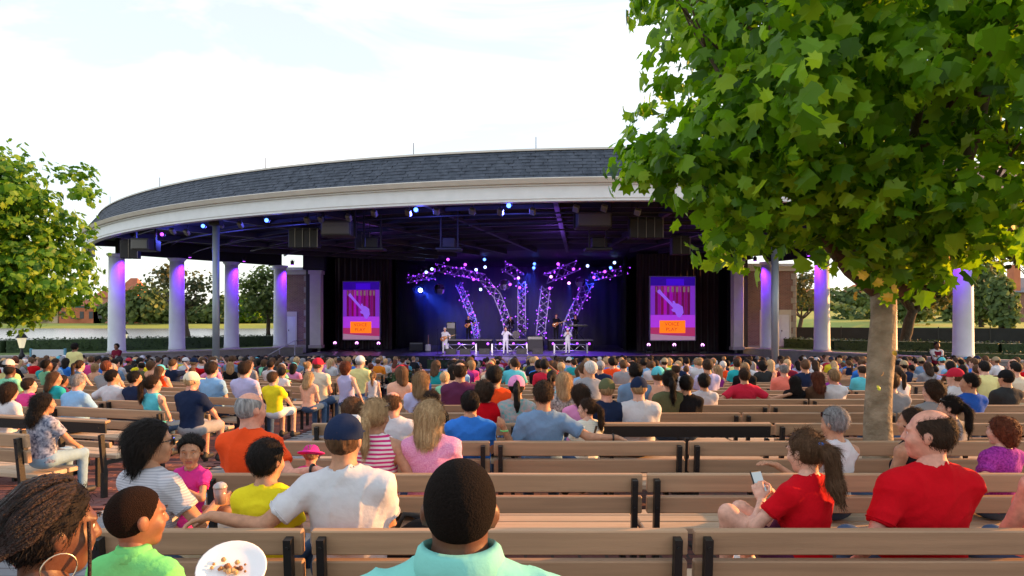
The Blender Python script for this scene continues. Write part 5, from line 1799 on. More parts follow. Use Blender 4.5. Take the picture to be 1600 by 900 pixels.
def tree(name, label, base, trunk_h, trunk_r, ells, nleaf, lsize, lmat, bark, seed, tmpl='leaf', lean=(0,0), limbs=5, depth=1, shell=.5, group=None, single=0, cut=None, blen=None, limb_dirs=None, lump=.22, clump=None):
    rnd = random.Random(seed); nr = np.random.RandomState(seed)
    e = empty(name, base); o = Vector(base)
    top = Vector((lean[0], lean[1], trunk_h))
    n = 7; pts = []; rad = []
    for i in range(n+1):
        t = i/n
        pts.append(Vector((lean[0]*t**1.4 + rnd.uniform(-.02,.02)*trunk_r*6, lean[1]*t + rnd.uniform(-.02,.02)*trunk_r*6, trunk_h*t)))
        rad.append(trunk_r*(1.12 - .22*t + (.25*(1-t)**6) + rnd.uniform(-.07,.07)))
    MB().tube(pts, rad, 14).build('trunk', bark, e)
    bl = []
    R0 = max(max(x_[1]) for x_ in ells)
    dirs = limb_dirs or [(math.cos(2*PI*k/limbs + seed), math.sin(2*PI*k/limbs + seed), rnd.uniform(.35,.9)) for k in range(limbs)]
    for d_ in dirs:
        branches(bl, top - Vector((0,0,trunk_h*.06)), d_, (blen or R0*.75)*rnd.uniform(.8,1.05), trunk_r*.62, depth, rnd)
    for b in bl: b.build('branch', LIMB if bark is BARK else bark, e)
    el2 = [((c[0]-o.x, c[1]-o.y, c[2]-o.z), r) for c, r in ells]
    ct = None
    if cut is not None: ct = lambda P: cut(P + np.array(base))
    V, T, C, m_ = leaf_cloud(nleaf, clump_sampler(el2, clump[0], clump[1], shell, ct, lump) if clump else ell_sampler(el2, shell, ct, lump), lsize, nr, tmpl=tmpl)
    nl = len(V)//m_
    if single:
        # the leaves that show largest become parts of their own
        cen = V.reshape(nl, m_, 3).mean(1) + np.array(base) - np.array((0,0,EYE))
        inframe = (np.abs(cen[:,0]/np.maximum(cen[:,1],.1)) < .75) & (cen[:,2]/np.maximum(cen[:,1],.1) < .47) & (cen[:,1] > .5)
        dist = np.where(inframe, np.linalg.norm(cen, axis=1), 1e9)
        pick = np.argsort(dist)[:single]
        mask = np.ones(nl, bool); mask[pick] = False
        tb = T[:len(T)//nl]
        for k in pick:
            vv = V[k*m_:(k+1)*m_]
            p0 = vv[0].copy()
            me = np_mesh(vv - p0, tb.copy(), 'leaf', False); tint_attr(me, C[k*m_:(k+1)*m_])
            obj('leaf', me, lmat, e, tuple(p0))
        V = V.reshape(nl, m_, 3)[mask].reshape(-1,3); C = C.reshape(nl, m_)[mask].ravel()
        T = T[:mask.sum()*len(tb)]
    me = np_mesh(V, T, 'crown', False); tint_attr(me, C)
    tag(obj('crown', me, lmat, e), kind='stuff')
    tag(e, label, 'tree', group)
    return e

# the plane tree on the right, standing between the second and third bench rows behind the girl in red
TX, TY = 3.16, 5.92
def tcut(P):
    open_ = (P[:,2] < 3.35) & (P[:,0] > 3.55) & (P[:,1] > 4.0)          # airy underside where the limbs show
    h_ = np.abs(np.sin(P[:,0]*91.7 + P[:,1]*57.3 + P[:,2]*33.1)*43758.5) % 1.0
    edge = P[:,0] > .80 + .20*np.clip((P[:,2]-3.3)/1.0, 0, 1.3)
    return edge & (P[:,1] > 2.5) & ~(open_ & (h_ < .82))
tree('plane_tree', 'large leafy plane tree with pale mottled trunk between the right benches', (TX, TY, 0), 2.08, .112,
     [((3.9,5.7,4.15), (2.62,2.5,2.1)), ((2.25,5.3,3.5), (1.12,1.35,1.05)), ((3.4,4.3,3.45), (1.9,1.3,1.05)), ((5.4,5.9,3.7), (1.6,1.8,.8)), ((2.6,5.6,5.2), (1.45,1.8,1.4)), ((3.3,5.2,2.55), (.95,.9,.38)), ((2.05,5.35,2.85), (1.05,.9,.55)), ((3.2,5.45,2.28), (.42,.28,.22)), ((3.2,5.45,2.26), (.42,.28,.22)), ((3.85,5.3,2.36), (.60,.35,.22)), ((2.6,5.3,2.5), (.7,.6,.3))],
     19000, .118, PLANE_LEAF, BARK, 4, 'maple', lean=(.06,0), depth=2, shell=.62, single=290, cut=tcut, blen=1.9, lump=.16, clump=(30, .16),
     limb_dirs=[(1,.0,.30),(1,-.25,.75),(1,.1,.55),(-.9,.0,.55),(.3,-1,.7),(.2,1,.6),(-.5,-.7,.8),(.9,-.5,.5),(0,0,1)])
YLEAF = mat('yellowed_leaf', (.60,.36,.02), .6, var=.25, scale=20)
_pt = [o_ for o_ in bpy.data.objects if o_.name.startswith('plane_tree')][0]
_yl = [o_ for o_ in _pt.children if o_.name.startswith('leaf')][0].data
for k, (u_, v_, d_) in enumerate(((1388,465,5.25),(1396,452,5.2),(1335,462,5.3),(1372,442,5.2),(1410,430,5.3),(1350,430,5.2),(1380,585,5.72),(1374,606,5.72),(1480,402,5.3),(1398,552,5.7))):
    y_ = obj('leaf', _yl, YLEAF if k != 7 else PLANE_LEAF, _pt, (px(u_, d_) - TX, d_ - TY, pz(v_, d_)), (rng.uniform(-.6,.6), rng.uniform(-.6,.6), rng.uniform(0,6)), .55 if k in (6,7,9) else .9)
# the tree at the left edge
tree('maple_tree', 'bushy yellow-green tree at the left edge in front of the lake', (-10.9, 13.2, gz(13.2)), 2.3, .16,
     [((-10.4,13,3.4), (2.15,2.1,1.8)), ((-9.15,12.8,2.65), (1.05,1.2,.85)), ((-11.2,12.6,3.35), (1.9,1.7,1.85)), ((-10.0,12.7,2.3), (1.3,1.2,.6)), ((-9.9,12.6,4.05), (1.25,1.2,.9))],
     21000, .112, LEFT_LEAF, BARK, 9, 'maple', depth=1, shell=.6, lump=.18, clump=(26, .17))
# trees in the garden behind the columns
G = 'garden trees beside the stage'
tree('garden_tree', 'thin sparse tree with dark bent trunk behind the second left column', (px(293,50), 50, 0), 2.6, .22,
     [((px(268,50),50,4.6), (1.9,1.6,1.0)), ((px(305,50),50.5,4.3), (1.4,1.3,1.2)), ((px(292,50),50,3.2), (1.6,1.4,.9)), ((px(262,50),50,5.3), (1.3,1.2,.6))], 1150, .22, FAR_LEAF2, BARKD, 21, 'quad', lean=(-.4,0), depth=1, shell=.9, group=G)
tree('garden_tree', 'sparse green tree between the two inner left columns', (px(419,50), 50, 0), 2.3, .14,
     [((px(402,50),50,3.0), (1.8,1.5,1.3)), ((px(392,50),50.2,4.3), (1.5,1.4,1.1)), ((px(418,50),50.2,5.0), (1.3,1.2,.9)), ((px(420,50),49.8,3.5), (1.2,1.2,1.3))], 1900, .22, FAR_LEAF, BARKD, 22, 'quad', depth=1, shell=.9, group=G)
tree('garden_tree', 'sparse sunlit tree between the brick building and the columns on the right', (px(1247,54), 54, 0), 2.0, .16,
     [((px(1256,54),54,5.0), (1.7,1.5,1.2)), ((px(1262,54),54,3.6), (1.5,1.4,.9)), ((px(1245,54),54.2,4.4), (1.0,1.2,1.1))], 900, .22, FAR_LEAF2, BARKD, 23, 'quad', lean=(.3,0), depth=1, shell=.9, group=G)
tree('garden_tree', 'dark leaning tree behind the plane tree trunk on the right', (px(1413,40), 40, 0), 2.4, .28,
     [((px(1440,40),40,4.2), (2.6,2.0,1.3)), ((px(1470,40),40.5,3.4), (1.5,1.5,.9)), ((px(1395,40),40,4.4), (1.7,1.6,1.2))], 2300, .24, FAR_LEAF2, BARKD, 24, 'quad', lean=(.5,0), limbs=6, depth=1, shell=.9, group=G)
tree('garden_tree', 'sunlit sparse branch of a tree at the far right edge of the garden', (px(1640,34), 34, 0), 3.2, .2,
     [((px(1590,34),34,5.2), (2.0,1.6,.9)), ((px(1640,34),34,5.6), (2.2,1.8,1.3))], 1100, .2, FAR_LEAF2, BARKD, 25, 'quad', depth=1, shell=.9, group=G)
# far shore
r5 = random.Random(77)
FG = 'trees on the far shore'
far = [(195,230,60,15),(226,226,56,20),(252,232,60,18),(290,240,44,11),(318,236,44,10),(347,232,44,14),(388,238,56,15),(410,244,50,11),
       (150,246,46,12),(60,240,60,13),(20,236,60,15),(100,250,50,10),(455,250,60,15),
       (1262,232,60,10),(1300,236,60,11),(1340,232,56,12),(1235,240,50,12)]
for k, (u_, d_, wpx, h_) in enumerate(far):
    h_ *= .70; x = px(u_, d_); w = wpx*d_/FPX*.5; zb = terrain_z(x, d_)
    m_ = LEFT_LEAF if k in (6, 9) else FAR_LEAF
    tree('shore_tree', 'rounded dark green tree on the far shore, %s from the left' % nth(sorted(f_[0] for f_ in far).index(u_)), (x, d_, zb-.2), h_*.3, .4,
         [((x, d_, zb+h_*.55), (w, w*.8, h_*.42)), ((x+w*.4, d_-1, zb+h_*.42), (w*.7, w*.6, h_*.34)), ((x-w*.45, d_-1, zb+h_*.38), (w*.65, w*.6, h_*.30))],
         950, 1.35, m_, BARKD, 100+k, 'quad', depth=0, limbs=3, shell=.5, group=FG)
near_r = [(1533,120,52,15,'tall pale green tree on the lawn beyond the right column'),(1565,112,36,8.6,'dark rounded bushy tree on the right lawn'),(1420,135,70,11,'leafy tree at the right lake shore beside the lawn'),(1380,150,40,10,'small tree at the right end of the lake'),(1490,150,50,10,'leafy tree behind the right lawn')]
for k, (u_, d_, wpx, h_, lb) in enumerate(near_r):
    x = px(u_, d_); w = wpx*d_/FPX*.55; zb = terrain_z(x, d_)
    tree('lawn_tree', lb, (x, d_, zb-.2), h_*.25, .35,
         [((x, d_, zb+h_*.52), (w, w*.9, h_*.46)), ((x+w*.3, d_-.5, zb+h_*.35), (w*.8, w*.7, h_*.33))], 1500, .75, FAR_LEAF, BARKD, 140+k, 'quad', depth=0, limbs=3, shell=.5)
# low scrub along the far bank
def scrub(pts, h, n, label, m_, size):
    P = []; N = []; rnd = np.random.RandomState(n)
    for (a, b), (c, d_) in zip(pts, pts[1:]):
        t = rnd.uniform(0,1,n); x = a+(c-a)*t; y = b+(d_-b)*t + rnd.normal(0,2,n)
        zt = np.array([terrain_z(xx, yy) for xx, yy in zip(x, y)])
        hh = h*(.6+.4*np.sin(x*.12)*np.sin(x*.31+1))
        P.append(np.stack([x, y, zt + hh*rnd.uniform(0,1,n)], 1)); N.append(np.stack([0*x, 0*x-.6, 0*x+.8], 1))
    P = np.concatenate(P); N = np.concatenate(N)
    V, T, C, k = leaf_cloud(len(P), lambda n_, r_: (P, N), size, rnd, tmpl='quad')
    me = np_mesh(V, T, 'shore_scrub', False); tint_attr(me, C)
    o_ = obj('shore_scrub', me, m_); tag(o_, label, 'shrubs', kind='stuff')
scrub([(-185,246),(-120,242),(-60,244),(10,250)], 5.5, 1500, 'low green scrub along the far bank on the left', FAR_LEAF, 1.3)
scrub([(60,255),(110,255),(170,255)], 7.5, 1500, 'low green scrub along the far bank on the right', FAR_LEAF, 1.3)
scrub([(78,165),(120,170),(150,160)], 6.5, 1200, 'low green scrub behind the right lawn', FAR_LEAF, 1.0)

# far buildings
TERRA = mat('orange_plaster', (.50,.16,.075), .8, var=.15, scale=.4)
PINKW = mat('pink_plaster', (.52,.24,.17), .8, var=.12, scale=.4)
TEAL = mat('teal_trim', (.07,.22,.22), .7)
TILE = mat('red_tile', (.36,.11,.055), .8, var=.2, scale=.6)
CREAMW = mat('cream_plaster', (.60,.45,.30), .8, var=.1, scale=.4)
WINM = mat('far_window', (.03,.035,.04), .2)
def far_house(x, y, parts, label, name='lakeside_building'):
    zb = terrain_z(x, y); e = empty(name, (x, y, zb))
    for (x0, x1, z0, z1, dep, m_, kind) in parts:
        if kind == 'wall':
            w_ = MB().box(x0, x1, 0, dep, z0, z1).build('wall', m_, e)
            n = max(1, int((x1-x0)/3.2))
            for k in range(n):
                xc = x0 + (x1-x0)*(k+.5)/n
                f = MB().box(xc-.7, xc+.7, -.12, .02, z0+(z1-z0)*.30, z0+(z1-z0)*.75).build('window', WINM, w_)
        elif kind == 'roof':
            xm = (x0+x1)/2
            mb = MB(); a = .8
            mb.add([(x0-a,-a,z0),(x1+a,-a,z0),(x1+a,dep+a,z0),(x0-a,dep+a,z0),(xm-(x1-x0)*.22,dep/2,z1),(xm+(x1-x0)*.22,dep/2,z1)], [(0,1,5,4),(1,2,5),(2,3,4,5),(3,0,4),(0,3,2,1)])
            mb.build('roof', m_, e)
        else:
            MB().box(x0, x1, -.25, dep, z0, z1).build('trim_band', m_, e)
    tag(e, label, 'building')
dB = 238
xb = px(128, dB)
far_house(xb, dB, [(-8,8,0,5.5,9,TERRA,'wall'),(-8.4,8.4,5.5,6.0,9,TEAL,'trim'),(-8,8,6.0,8.4,9,TILE,'roof'),(4,13,0,9,8,PINKW,'wall'),(4,13,9.0,12.6,8,TILE,'roof'),(13.5,19,0,11.5,7,TERRA,'wall'),(13.5,19,11.5,16,7,TILE,'roof'),(-17,-8.5,0,4.2,7,CREAMW,'wall'),(-17,-8.5,4.2,6.6,7,TILE,'roof')], 'orange temple-like pavilion group across the lake at the left')
far_house(px(70,244), 244, [(-14,10,0,4.5,9,CREAMW,'wall'),(-14,10,4.5,7.4,9,TILE,'roof')], 'long cream lakeside building with red roof behind the left tree')
far_house(px(1592,150), 150, [(-6,10,0,6.5,9,brick_mat('far_brick',(.33,.14,.10),(.26,.11,.09),(.3,.25,.2),.4,.15,vec='xz'),'wall'),(-6,10,6.5,10,9,mat('slate_far',(.16,.17,.2),.7),'roof'),(-1.2,.2,6.5,12.6,2,TERRA,'trim'),(6,7.2,6.5,12.2,2,TERRA,'trim')], 'red brick house with grey roof and chimneys at the far right')
far_house(px(1320,246), 246, [(-16,-4,0,5,9,CREAMW,'wall'),(-16,-4,5,8,9,TILE,'roof'),(2,14,0,6,9,PINKW,'wall'),(2,14,6,9.5,9,TILE,'roof')], 'pale buildings with red roofs across the lake at the right')
e = empty('market_umbrella', (px(1342,236), 236, terrain_z(px(1342,236), 236)))
MB().tube([(0,0,0),(0,0,4)], .08, 6).build('pole', WHITE, e); MB().lathe([(4.2,3.2),(2.2,4.1),(.1,4.8)], 8, smooth=False).build('canopy', mat('red_canvas', (.6,.03,.06), .8), e)
tag(e, 'red canopy on the far shore at the right', 'canopy')

# lantern and information board at the left, path light behind the fence
def lantern(x, y, z, h, label):
    e = empty('lantern_post', (x, y, z))
    MB().lathe([(.12,0),(.12,.2),(.05,.35),(.045,h)], 10).build('post', IRON, e)
    MB().lathe([(.10,h),(.20,h+.42),(.20,h+.45)], 6, smooth=False).build('lantern_glass', mat('lantern_glass', (.7,.66,.5), .3, emit=(1,.85,.5), estr=.25), e)
    MB().lathe([(.27,h+.451),(.06,h+.72),(.02,h+.85)], 6, smooth=False).build('lantern_roof', IRON, e)
    tag(e, label, 'lantern')
lantern(px(34,30.5), 30.5, -.02, .52, 'small black garden lantern by the hedge at the left')
lantern(px(195,47), 47, -.02, .35, 'small dark lantern beyond the hedge by the outermost column')
e = empty('notice_board', (px(75,30), 30, gz(30)))
for sx in (-.75,.75): MB().box(sx-.04, sx+.04, -.04, .04, 0, 1.65).build('leg', mat('board_blue', (.10,.30,.42), .5), e)
MB().bbox(-.7,.7,-.03,.03,.95,1.6,.01).build('panel', mat('board_panel', (.55,.62,.66), .5), e)
tag(e, 'pale notice board with blue posts at the left edge of the seating', 'notice board')
def shrub(x, y, z, r_, n, label):
    e = empty('shrub', (x, y, z)); rnd = np.random.RandomState(n)
    for k in range(4):
        a = k*1.6; MB().tube([(0,0,-.02),(math.cos(a)*r_*.4, math.sin(a)*r_*.4, r_*.8)], .012, 5).build('stem', BARKD, e)
    V, T, C, k = leaf_cloud(n, ell_sampler([((0,0,r_*.6),(r_,r_,r_*.62))], .7), .12, rnd)
    me = np_mesh(V, T, 'foliage', False); tint_attr(me, C); tag(obj('foliage', me, LEAF_HEDGE, e), kind='stuff')
    tag(e, label, 'shrub')
def planter_bed(x, y, w, d_, label):
    z = gz(y); e = empty('planter', (x, y, z)); MB().bbox(-w/2,w/2,-d_/2,d_/2,0,.42,.02).build('planter_wall', CONC, e)
    MB().bbox(-w/2-.05,w/2+.05,-d_/2-.05,d_/2+.05,.421,.48,.01).build('planter_coping', COPING, e)
    tag(e, label, 'planter'); return z + .48
zz_ = planter_bed(px(1415,19.6), 19.6, 2.0, .9, 'low concrete planter among the right hand seating')
for k in range(3): shrub(px(1390+25*k,19.6), 19.6, zz_, .36, 260, 'leafy green shrub in the right hand planter, %s from the left' % nth(k))
zz_ = planter_bed(px(628,20.5), 20.5, .8, .8, 'small concrete planter in the aisle left of the centre block')
shrub(px(628,20.5), 20.5, zz_, .45, 320, 'leafy green shrub in the aisle planter')

# ------------------------------------------------------------------ people
C = {
 'turquoise': cloth('turquoise', (.20,.56,.50)), 'white': cloth('white', (.56,.57,.61)), 'lime': cloth('lime', (.16,.62,.20)), 'yellow': cloth('yellow', (.74,.62,.02)),
 'orange': cloth('orange', (.78,.075,.015)), 'red': cloth('red', (.50,.003,.010)), 'pink': cloth('pink', (.68,.26,.50)), 'magenta': cloth('magenta', (.62,.04,.30)),
 'hotpink': cloth('hotpink', (.72,.06,.26)), 'blue': cloth('blue', (.03,.17,.60)), 'royal': cloth('royal', (.02,.09,.42)), 'steel': cloth('steel', (.15,.25,.40)), 'navy': cloth('navy', (.012,.022,.06)),
 'black': cloth('black', (.010,.010,.012)), 'charcoal': cloth('charcoal', (.03,.033,.036)), 'grey': cloth('grey', (.27,.28,.31)), 'lightgrey': cloth('lightgrey', (.50,.50,.55)),
 'lavender': cloth('lavender', (.42,.42,.66)), 'skyblue': cloth('skyblue', (.22,.42,.68)), 'teal': cloth('teal', (.02,.34,.38)), 'aqua': cloth('aqua', (.10,.50,.60)), 'green': cloth('green', (.03,.30,.12)),
 'mint': cloth('mint', (.22,.58,.38)), 'olive': cloth('olive', (.10,.11,.055)), 'purple': cloth('purple', (.24,.03,.24)), 'plum': cloth('plum', (.10,.025,.07)), 'maroon': cloth('maroon', (.17,.012,.03)),
 'coral': cloth('coral', (.75,.20,.15)), 'peach': cloth('peach', (.72,.40,.28)), 'cream': cloth('cream', (.66,.60,.46)), 'paleyellow': cloth('paleyellow', (.68,.64,.28)), 'crimson': cloth('crimson', (.50,.02,.05)),
 'khaki': cloth('khaki', (.32,.26,.16)), 'denim': cloth('denim', (.055,.10,.19)), 'paledenim': cloth('paledenim', (.22,.36,.50)), 'brown': cloth('brown', (.09,.05,.03)), 'tangerine': cloth('tangerine', (.72,.22,.02)),
 'patterned': mat('cloth_patterned', (.55,.55,.55), .9, scale=38, col2=(.06,.06,.07), spec=.2), 'plaid': mat('cloth_plaid', (.10,.40,.42), .9, scale=30, col2=(.55,.35,.35), spec=.2),
 'purpleprint': mat('cloth_purpleprint', (.16,.01,.17), .9, scale=60, col2=(.42,.05,.40), spec=.2), 'pinkmelange': mat('cloth_pinkmelange', (.62,.20,.44), .9, scale=120, col2=(.80,.42,.62), bump=.3, bscale=14, spec=.2),
 'navyprint': mat('cloth_navyprint', (.03,.045,.10), .9, scale=26, col2=(.50,.52,.62), spec=.2),
}
STR_PINK = striped('pinkwhite', (.78,.72,.76), (.58,.03,.20), 32)
STR_CREAM = striped('creamgreen', (.74,.72,.64), (.60,.64,.55), 40)
STR_GREY = striped('greywhite', (.36,.37,.42), (.50,.50,.55), 70)
SHOE = {'black': mat('shoe_black', (.015,.015,.016), .6), 'white': mat('shoe_white', (.65,.65,.65), .6), 'brown': mat('shoe_brown', (.10,.055,.03), .6)}
PG = 'people seated in the audience'
PLACED = []
def scale_uv(me, *a): return me
def sunglasses(q, e, up=False):
    g = MB()
    z, y = (.075, .075) if up else (.012, .100)
    for sx in (-1, 1):
        g.bbox(sx*.034-.026, sx*.034+.026, y-.006, y+.006, z-.020, z+.018, .005)
        g.tube([(sx*.058, y-.01, z+.008), (sx*.081, .03, z+.006), (sx*.084, -.03, z+.004)], .0035, 5)
    g.box(-.010, .010, y-.003, y+.005, z, z+.006)
    o = g.build('sunglasses', GLASSDARK, e)
    o.location = tuple(q.hc); o.rotation_euler = Matrix(q.Mh[0].tolist()).to_euler(); o.scale = (q.hs,)*3
    return o
def dress(e, q, h, skin, hair, shirt, sleeve, bottom, shoe, neck=.066, tank=False, collar=False, cap=None, hands=(), face=False, seed=0., length=-.05, hat=None, vneck=0.0, hh=.008, strands=True):
    b = body_mesh(q, h, hands, face)
    bo = obj('body', b, None, e)
    hm = HAIR[hair[1]] if hair else HAIR['brown']
    if face: set_face_materials(b, q, SKIN[skin], hm)
    else: b.materials.append(SKIN[skin])
    sh_ = obj('shirt', shirt_mesh(q, h, sleeve, length, .013, neck, vneck, seed, .0085 if h < .0165 else .006, tank), shirt, e)
    if collar: obj('collar', collar_mesh(q), shirt, sh_)
    if sleeve and sleeve <= 1 and h < .0165:
        th = (.9 if q.fem else 1.0)*(.85 if q.child else 1)
        for side in (-1, 1):
            a_, el_, w_, _ = q.arms[side]; ax = (el_ - a_)/np.linalg.norm(el_ - a_)
            c_ = a_ + (el_ - a_)*(sleeve - .07); u1 = np.cross(ax, np.array((0,0,1.0)) if abs(ax[2]) < .9 else np.array((1.0,0,0))); u1 /= np.linalg.norm(u1); u2 = np.cross(ax, u1)
            rr = .049*th + .010 + .0135
            MB().tube([c_ + (u1*math.cos(t_*PI/10) + u2*math.sin(t_*PI/10))*rr for t_ in range(21)], .0028, 5, False).build('sleeve_hem', shirt, sh_)
    kind, bm_ = bottom
    obj('trousers' if kind is None else 'shorts', pants_mesh(q, h*1.15, kind, seed=seed), bm_, e)
    for side in (0, 1):
        qq = Pose(); qq.feet = [q.feet[side]]
        obj('shoe', sdf_mesh(foot_prims(qq), .015), SHOE[shoe], e)
    if hair and hair[0]:
        st = 'under_cap' if (cap or hat) and hair[0] in ('short','thick','buzz') else hair[0]
        head_child('hair', hair_mesh(st, hh, int(seed*10) % 5), hm, q, e, 1.07 if st == 'bob' else 1.0)
        if strands and not cap and not hat and st not in ('buzz','stubble'):
            sd_o = head_child('strands', strand_mesh(st, hh, int(seed*10) % 5, 3200 if 'pony' in st or st in ('long','shoulder','bob','curlylong') else 2400, .055 if 'pony' in st or st in ('long','shoulder','bob','curlylong') else .024), hm, q, e, 1.07 if st == 'bob' else 1.0); tag(sd_o, kind='stuff')
    if cap: head_child('cap', cap_mesh(.007), C[cap], q, e, 1.0)
    if hat: head_child('hat', hat_mesh(), C[hat], q, e, 1.0)
    if face: eye_meshes(q, e)

def person(u, v, y, label, pose=None, rz=0.0, skin='fair', hair=('short','brown'), shirt='white', sleeve=.62, bottom=(None,'denim'), shoe='black',
           lift=0.0, h=.014, group=PG, seat=None, smax=1.10, smin=.5, **kw):
    pose = dict(pose or {}); pose.setdefault('hs', 1.07)
    q = make_pose(**pose)
    if 'stand' in str(pose.get('legs', '')) or 'stride' in str(pose.get('legs', '')):
        base = (gz(y) if seat is None else seat)
        off = .842
    else:
        base = gz(y) + .458 + .030 + lift if seat is None else seat
        off = 0.0
    c, s_ = math.cos(rz), math.sin(rz)
    hx, hy = c*q.hc[0] - s_*q.hc[1], s_*q.hc[0] + c*q.hc[1]
    yh = y + hy
    s = (pz(v, yh) - base) / (q.hc[2] + off)
    s = max(smin, min(smax, s))
    X = px(u, y + hy*s) - hx*s
    e = empty('person', (X, y, base), rz)
    e.scale = (s, s, s)
    PLACED.append((X, y))
    sm = C[shirt] if isinstance(shirt, str) else shirt
    bt = (bottom[0], C[bottom[1]] if isinstance(bottom[1], str) else bottom[1])
    if off:
        # standing: everything hangs from the ground point
        inner = q
        for k_ in ('hip','nb','hc','shL','shR'): setattr(q, k_, getattr(q, k_) + np.array((0,0,off)))
        q.Mt = (q.Mt[0], q.hip); q.Mh = (q.Mh[0], q.hc)
        t_, r_, f_ = q.t, q.rt, q.fw
        q.T = lambda hh_, x=0, y=0: q.hip + t_*hh_ + r_*x + f_*y
        q.arms = {k_: tuple(a + np.array((0,0,off)) if i < 3 else a for i, a in enumerate(vv)) for k_, vv in q.arms.items()}
        q.legs = {k_: tuple(a + np.array((0,0,off)) for a in vv) for k_, vv in q.legs.items()}
        q.feet = [(sd, a + np.array((0,0,off)), b + np.array((0,0,off))) for sd, a, b in q.feet]
    dress(e, q, h, skin, hair, sm, sleeve, bt, shoe, seed=(u*.37) % 6.0, **kw)
    tag(e, label, 'person', group)
    e['category'] = 'person'
    return e, q

# --- nearest row
e, q = person(719, 788, 1.74, 'large person with cropped black hair in a turquoise polo shirt, back to camera', dict(lean=.08, fat=1.34, wide=1.20, hs=.98, nk=.138, hyaw=.03, armL='lap', armR='lap'), skin='dark', hair=('buzz','buzz'),
              shirt='turquoise', sleeve=.80, collar=True, h=.012, seat=gz(1.7)+.46, smax=1.12)
# woman with braids, seen in profile
BRAID = mat('braid_hair', (.006,.004,.004), .6, col2=(.032,.012,.010), scale=60, bump=.8, bscale=140, spec=.4)
e, q = person(80, 832, 1.80, 'person with long dark braids tied back and hoop earring in pink striped top', dict(lean=.05, fem=True, hyaw=R(-22), hpitch=-.08, wide=1.05, hs=1.08), R(-14), 'dark', ('short','black'), STR_PINK, .35, h=.012, seat=gz(1.7)+.46, face=True, neck=.095, vneck=.03)
rb_ = random.Random(6)
hp = empty('braids'); hp.parent = e; hp.location = tuple(q.hc); hp.rotation_euler = Matrix(q.Mh[0].tolist()).to_euler(); hp.scale = (q.hs,)*3
bun = np.array((.0, -.175, -.085))
for k in range(190):
    # from the hairline over the scalp into the knot at the nape
    a = rb_.uniform(-2.2, 2.2); el = 1.02 - .62*(a/1.5)**2 + (rb_.uniform(-.02,.04) if k % 3 else rb_.uniform(.1,.5))
    p0 = np.array((math.sin(a)*math.cos(el)*.092, math.cos(a)*math.cos(el)*.078 - .012, .038 + math.sin(el)*.098))
    pts = []
    for i in range(9):
        t = i/8
        p = p0*(1-t) + bun*t
        d = p - np.array((0,-.012,.03)); d = d/np.array((.0765,.0965,.0925)); L = np.linalg.norm(d)
        lim = 1.16 + .06*rb_.random()
        if L < lim: p = np.array((0,-.012,.03)) + d/L*lim*np.array((.0765,.0965,.0925))
        pts.append(p + np.array((rb_.uniform(-.002,.002),)*3))
    MB().tube(pts, [.0044]*8 + [.004], 6).build('braid', BRAID, hp)
for k in range(26):
    a = k*.9; r_ = .038
    pts = [bun + np.array((r_*math.cos(a+i*.5), -.01 + .020*math.sin(a*1.7+i*.6), r_*math.sin(a+i*.5) - .01 - .012*i*(k % 4 == 0))) for i in range(9)]
    MB().tube(pts, .0062, 6).build('braid', BRAID, hp)
for k in range(14):
    a = rb_.uniform(-.03,.03); pts = [bun + np.array((a, -.02, -.02)), bun + np.array((a*1.6, -.04, -.10)), bun + np.array((a*2.0, -.02, -.24))]
    MB().tube(pts, .006, 6).build('braid', BRAID, hp)
MB().tube([(.070,.055,.03),(.080,.060,-.05),(.078,.066,-.13),(.075,.062,-.175)], .0048, 6).build('braid', BRAID, hp)
for sx in (-1, 1):
    rg = MB().tube([(sx*.092, -.012 + .040*math.cos(2*PI*i/20), -.068 + .036*math.sin(2*PI*i/20)) for i in range(21)], .0022, 6, False)
    rg.build('hoop_earring', GOLD, hp)
e, q = person(214, 812, 2.14, 'child with cropped hair in a bright green polo shirt at lower left', dict(lean=.02, hyaw=R(-30), hs=1.22, child=True, wide=.92, armR=((.30,.30,.22),(.6,-.4,-.8))), R(-8), 'brown', ('buzz','buzzbrown'), 'lime', .75, h=.012, lift=.10, seat=gz(2)+.60, collar=True, face=True)
MB().bbox(-.009,.009,-.001,.001,-.004,.004,.001).build('shirt_emblem', C['navy'], e, loc=(.03,-.155,.36))
# plate of food held by the child
pl = empty('paper_plate', (px(362,2.05), 2.05, pz(893,2.05)), .3); pl.rotation_euler = (R(34), R(6), .2)
MB().lathe([(.005,0),(.070,.002),(.078,.006),(.098,.014),(.100,.017),(.096,.0165),(.076,.010),(.068,.006),(.005,.005)], 28).build('plate', mat('paper_plate', (.78,.80,.82), .6), pl)
rf = random.Random(2); FOODM = [mat('food_%d' % i, c, .6, var=.3, scale=60) for i, c in enumerate(((.30,.12,.03),(.42,.20,.06),(.16,.05,.015),(.50,.30,.12)))]
for k in range(26):
    a, r_ = rf.uniform(0,6.3), rf.uniform(0,.055); s_ = rf.uniform(.004,.010)
    MB().lathe([(.001,-s_*.6),(s_,-s_*.2),(s_*.8,s_*.5),(.001,s_*.8)], 6, (r_*math.cos(a)-.01, r_*.6*math.sin(a), .012+s_*.5)).build('food_crumb', rf.choice(FOODM), pl)
tag(pl, 'white paper plate with brown food scraps held at the lower left', 'plate')

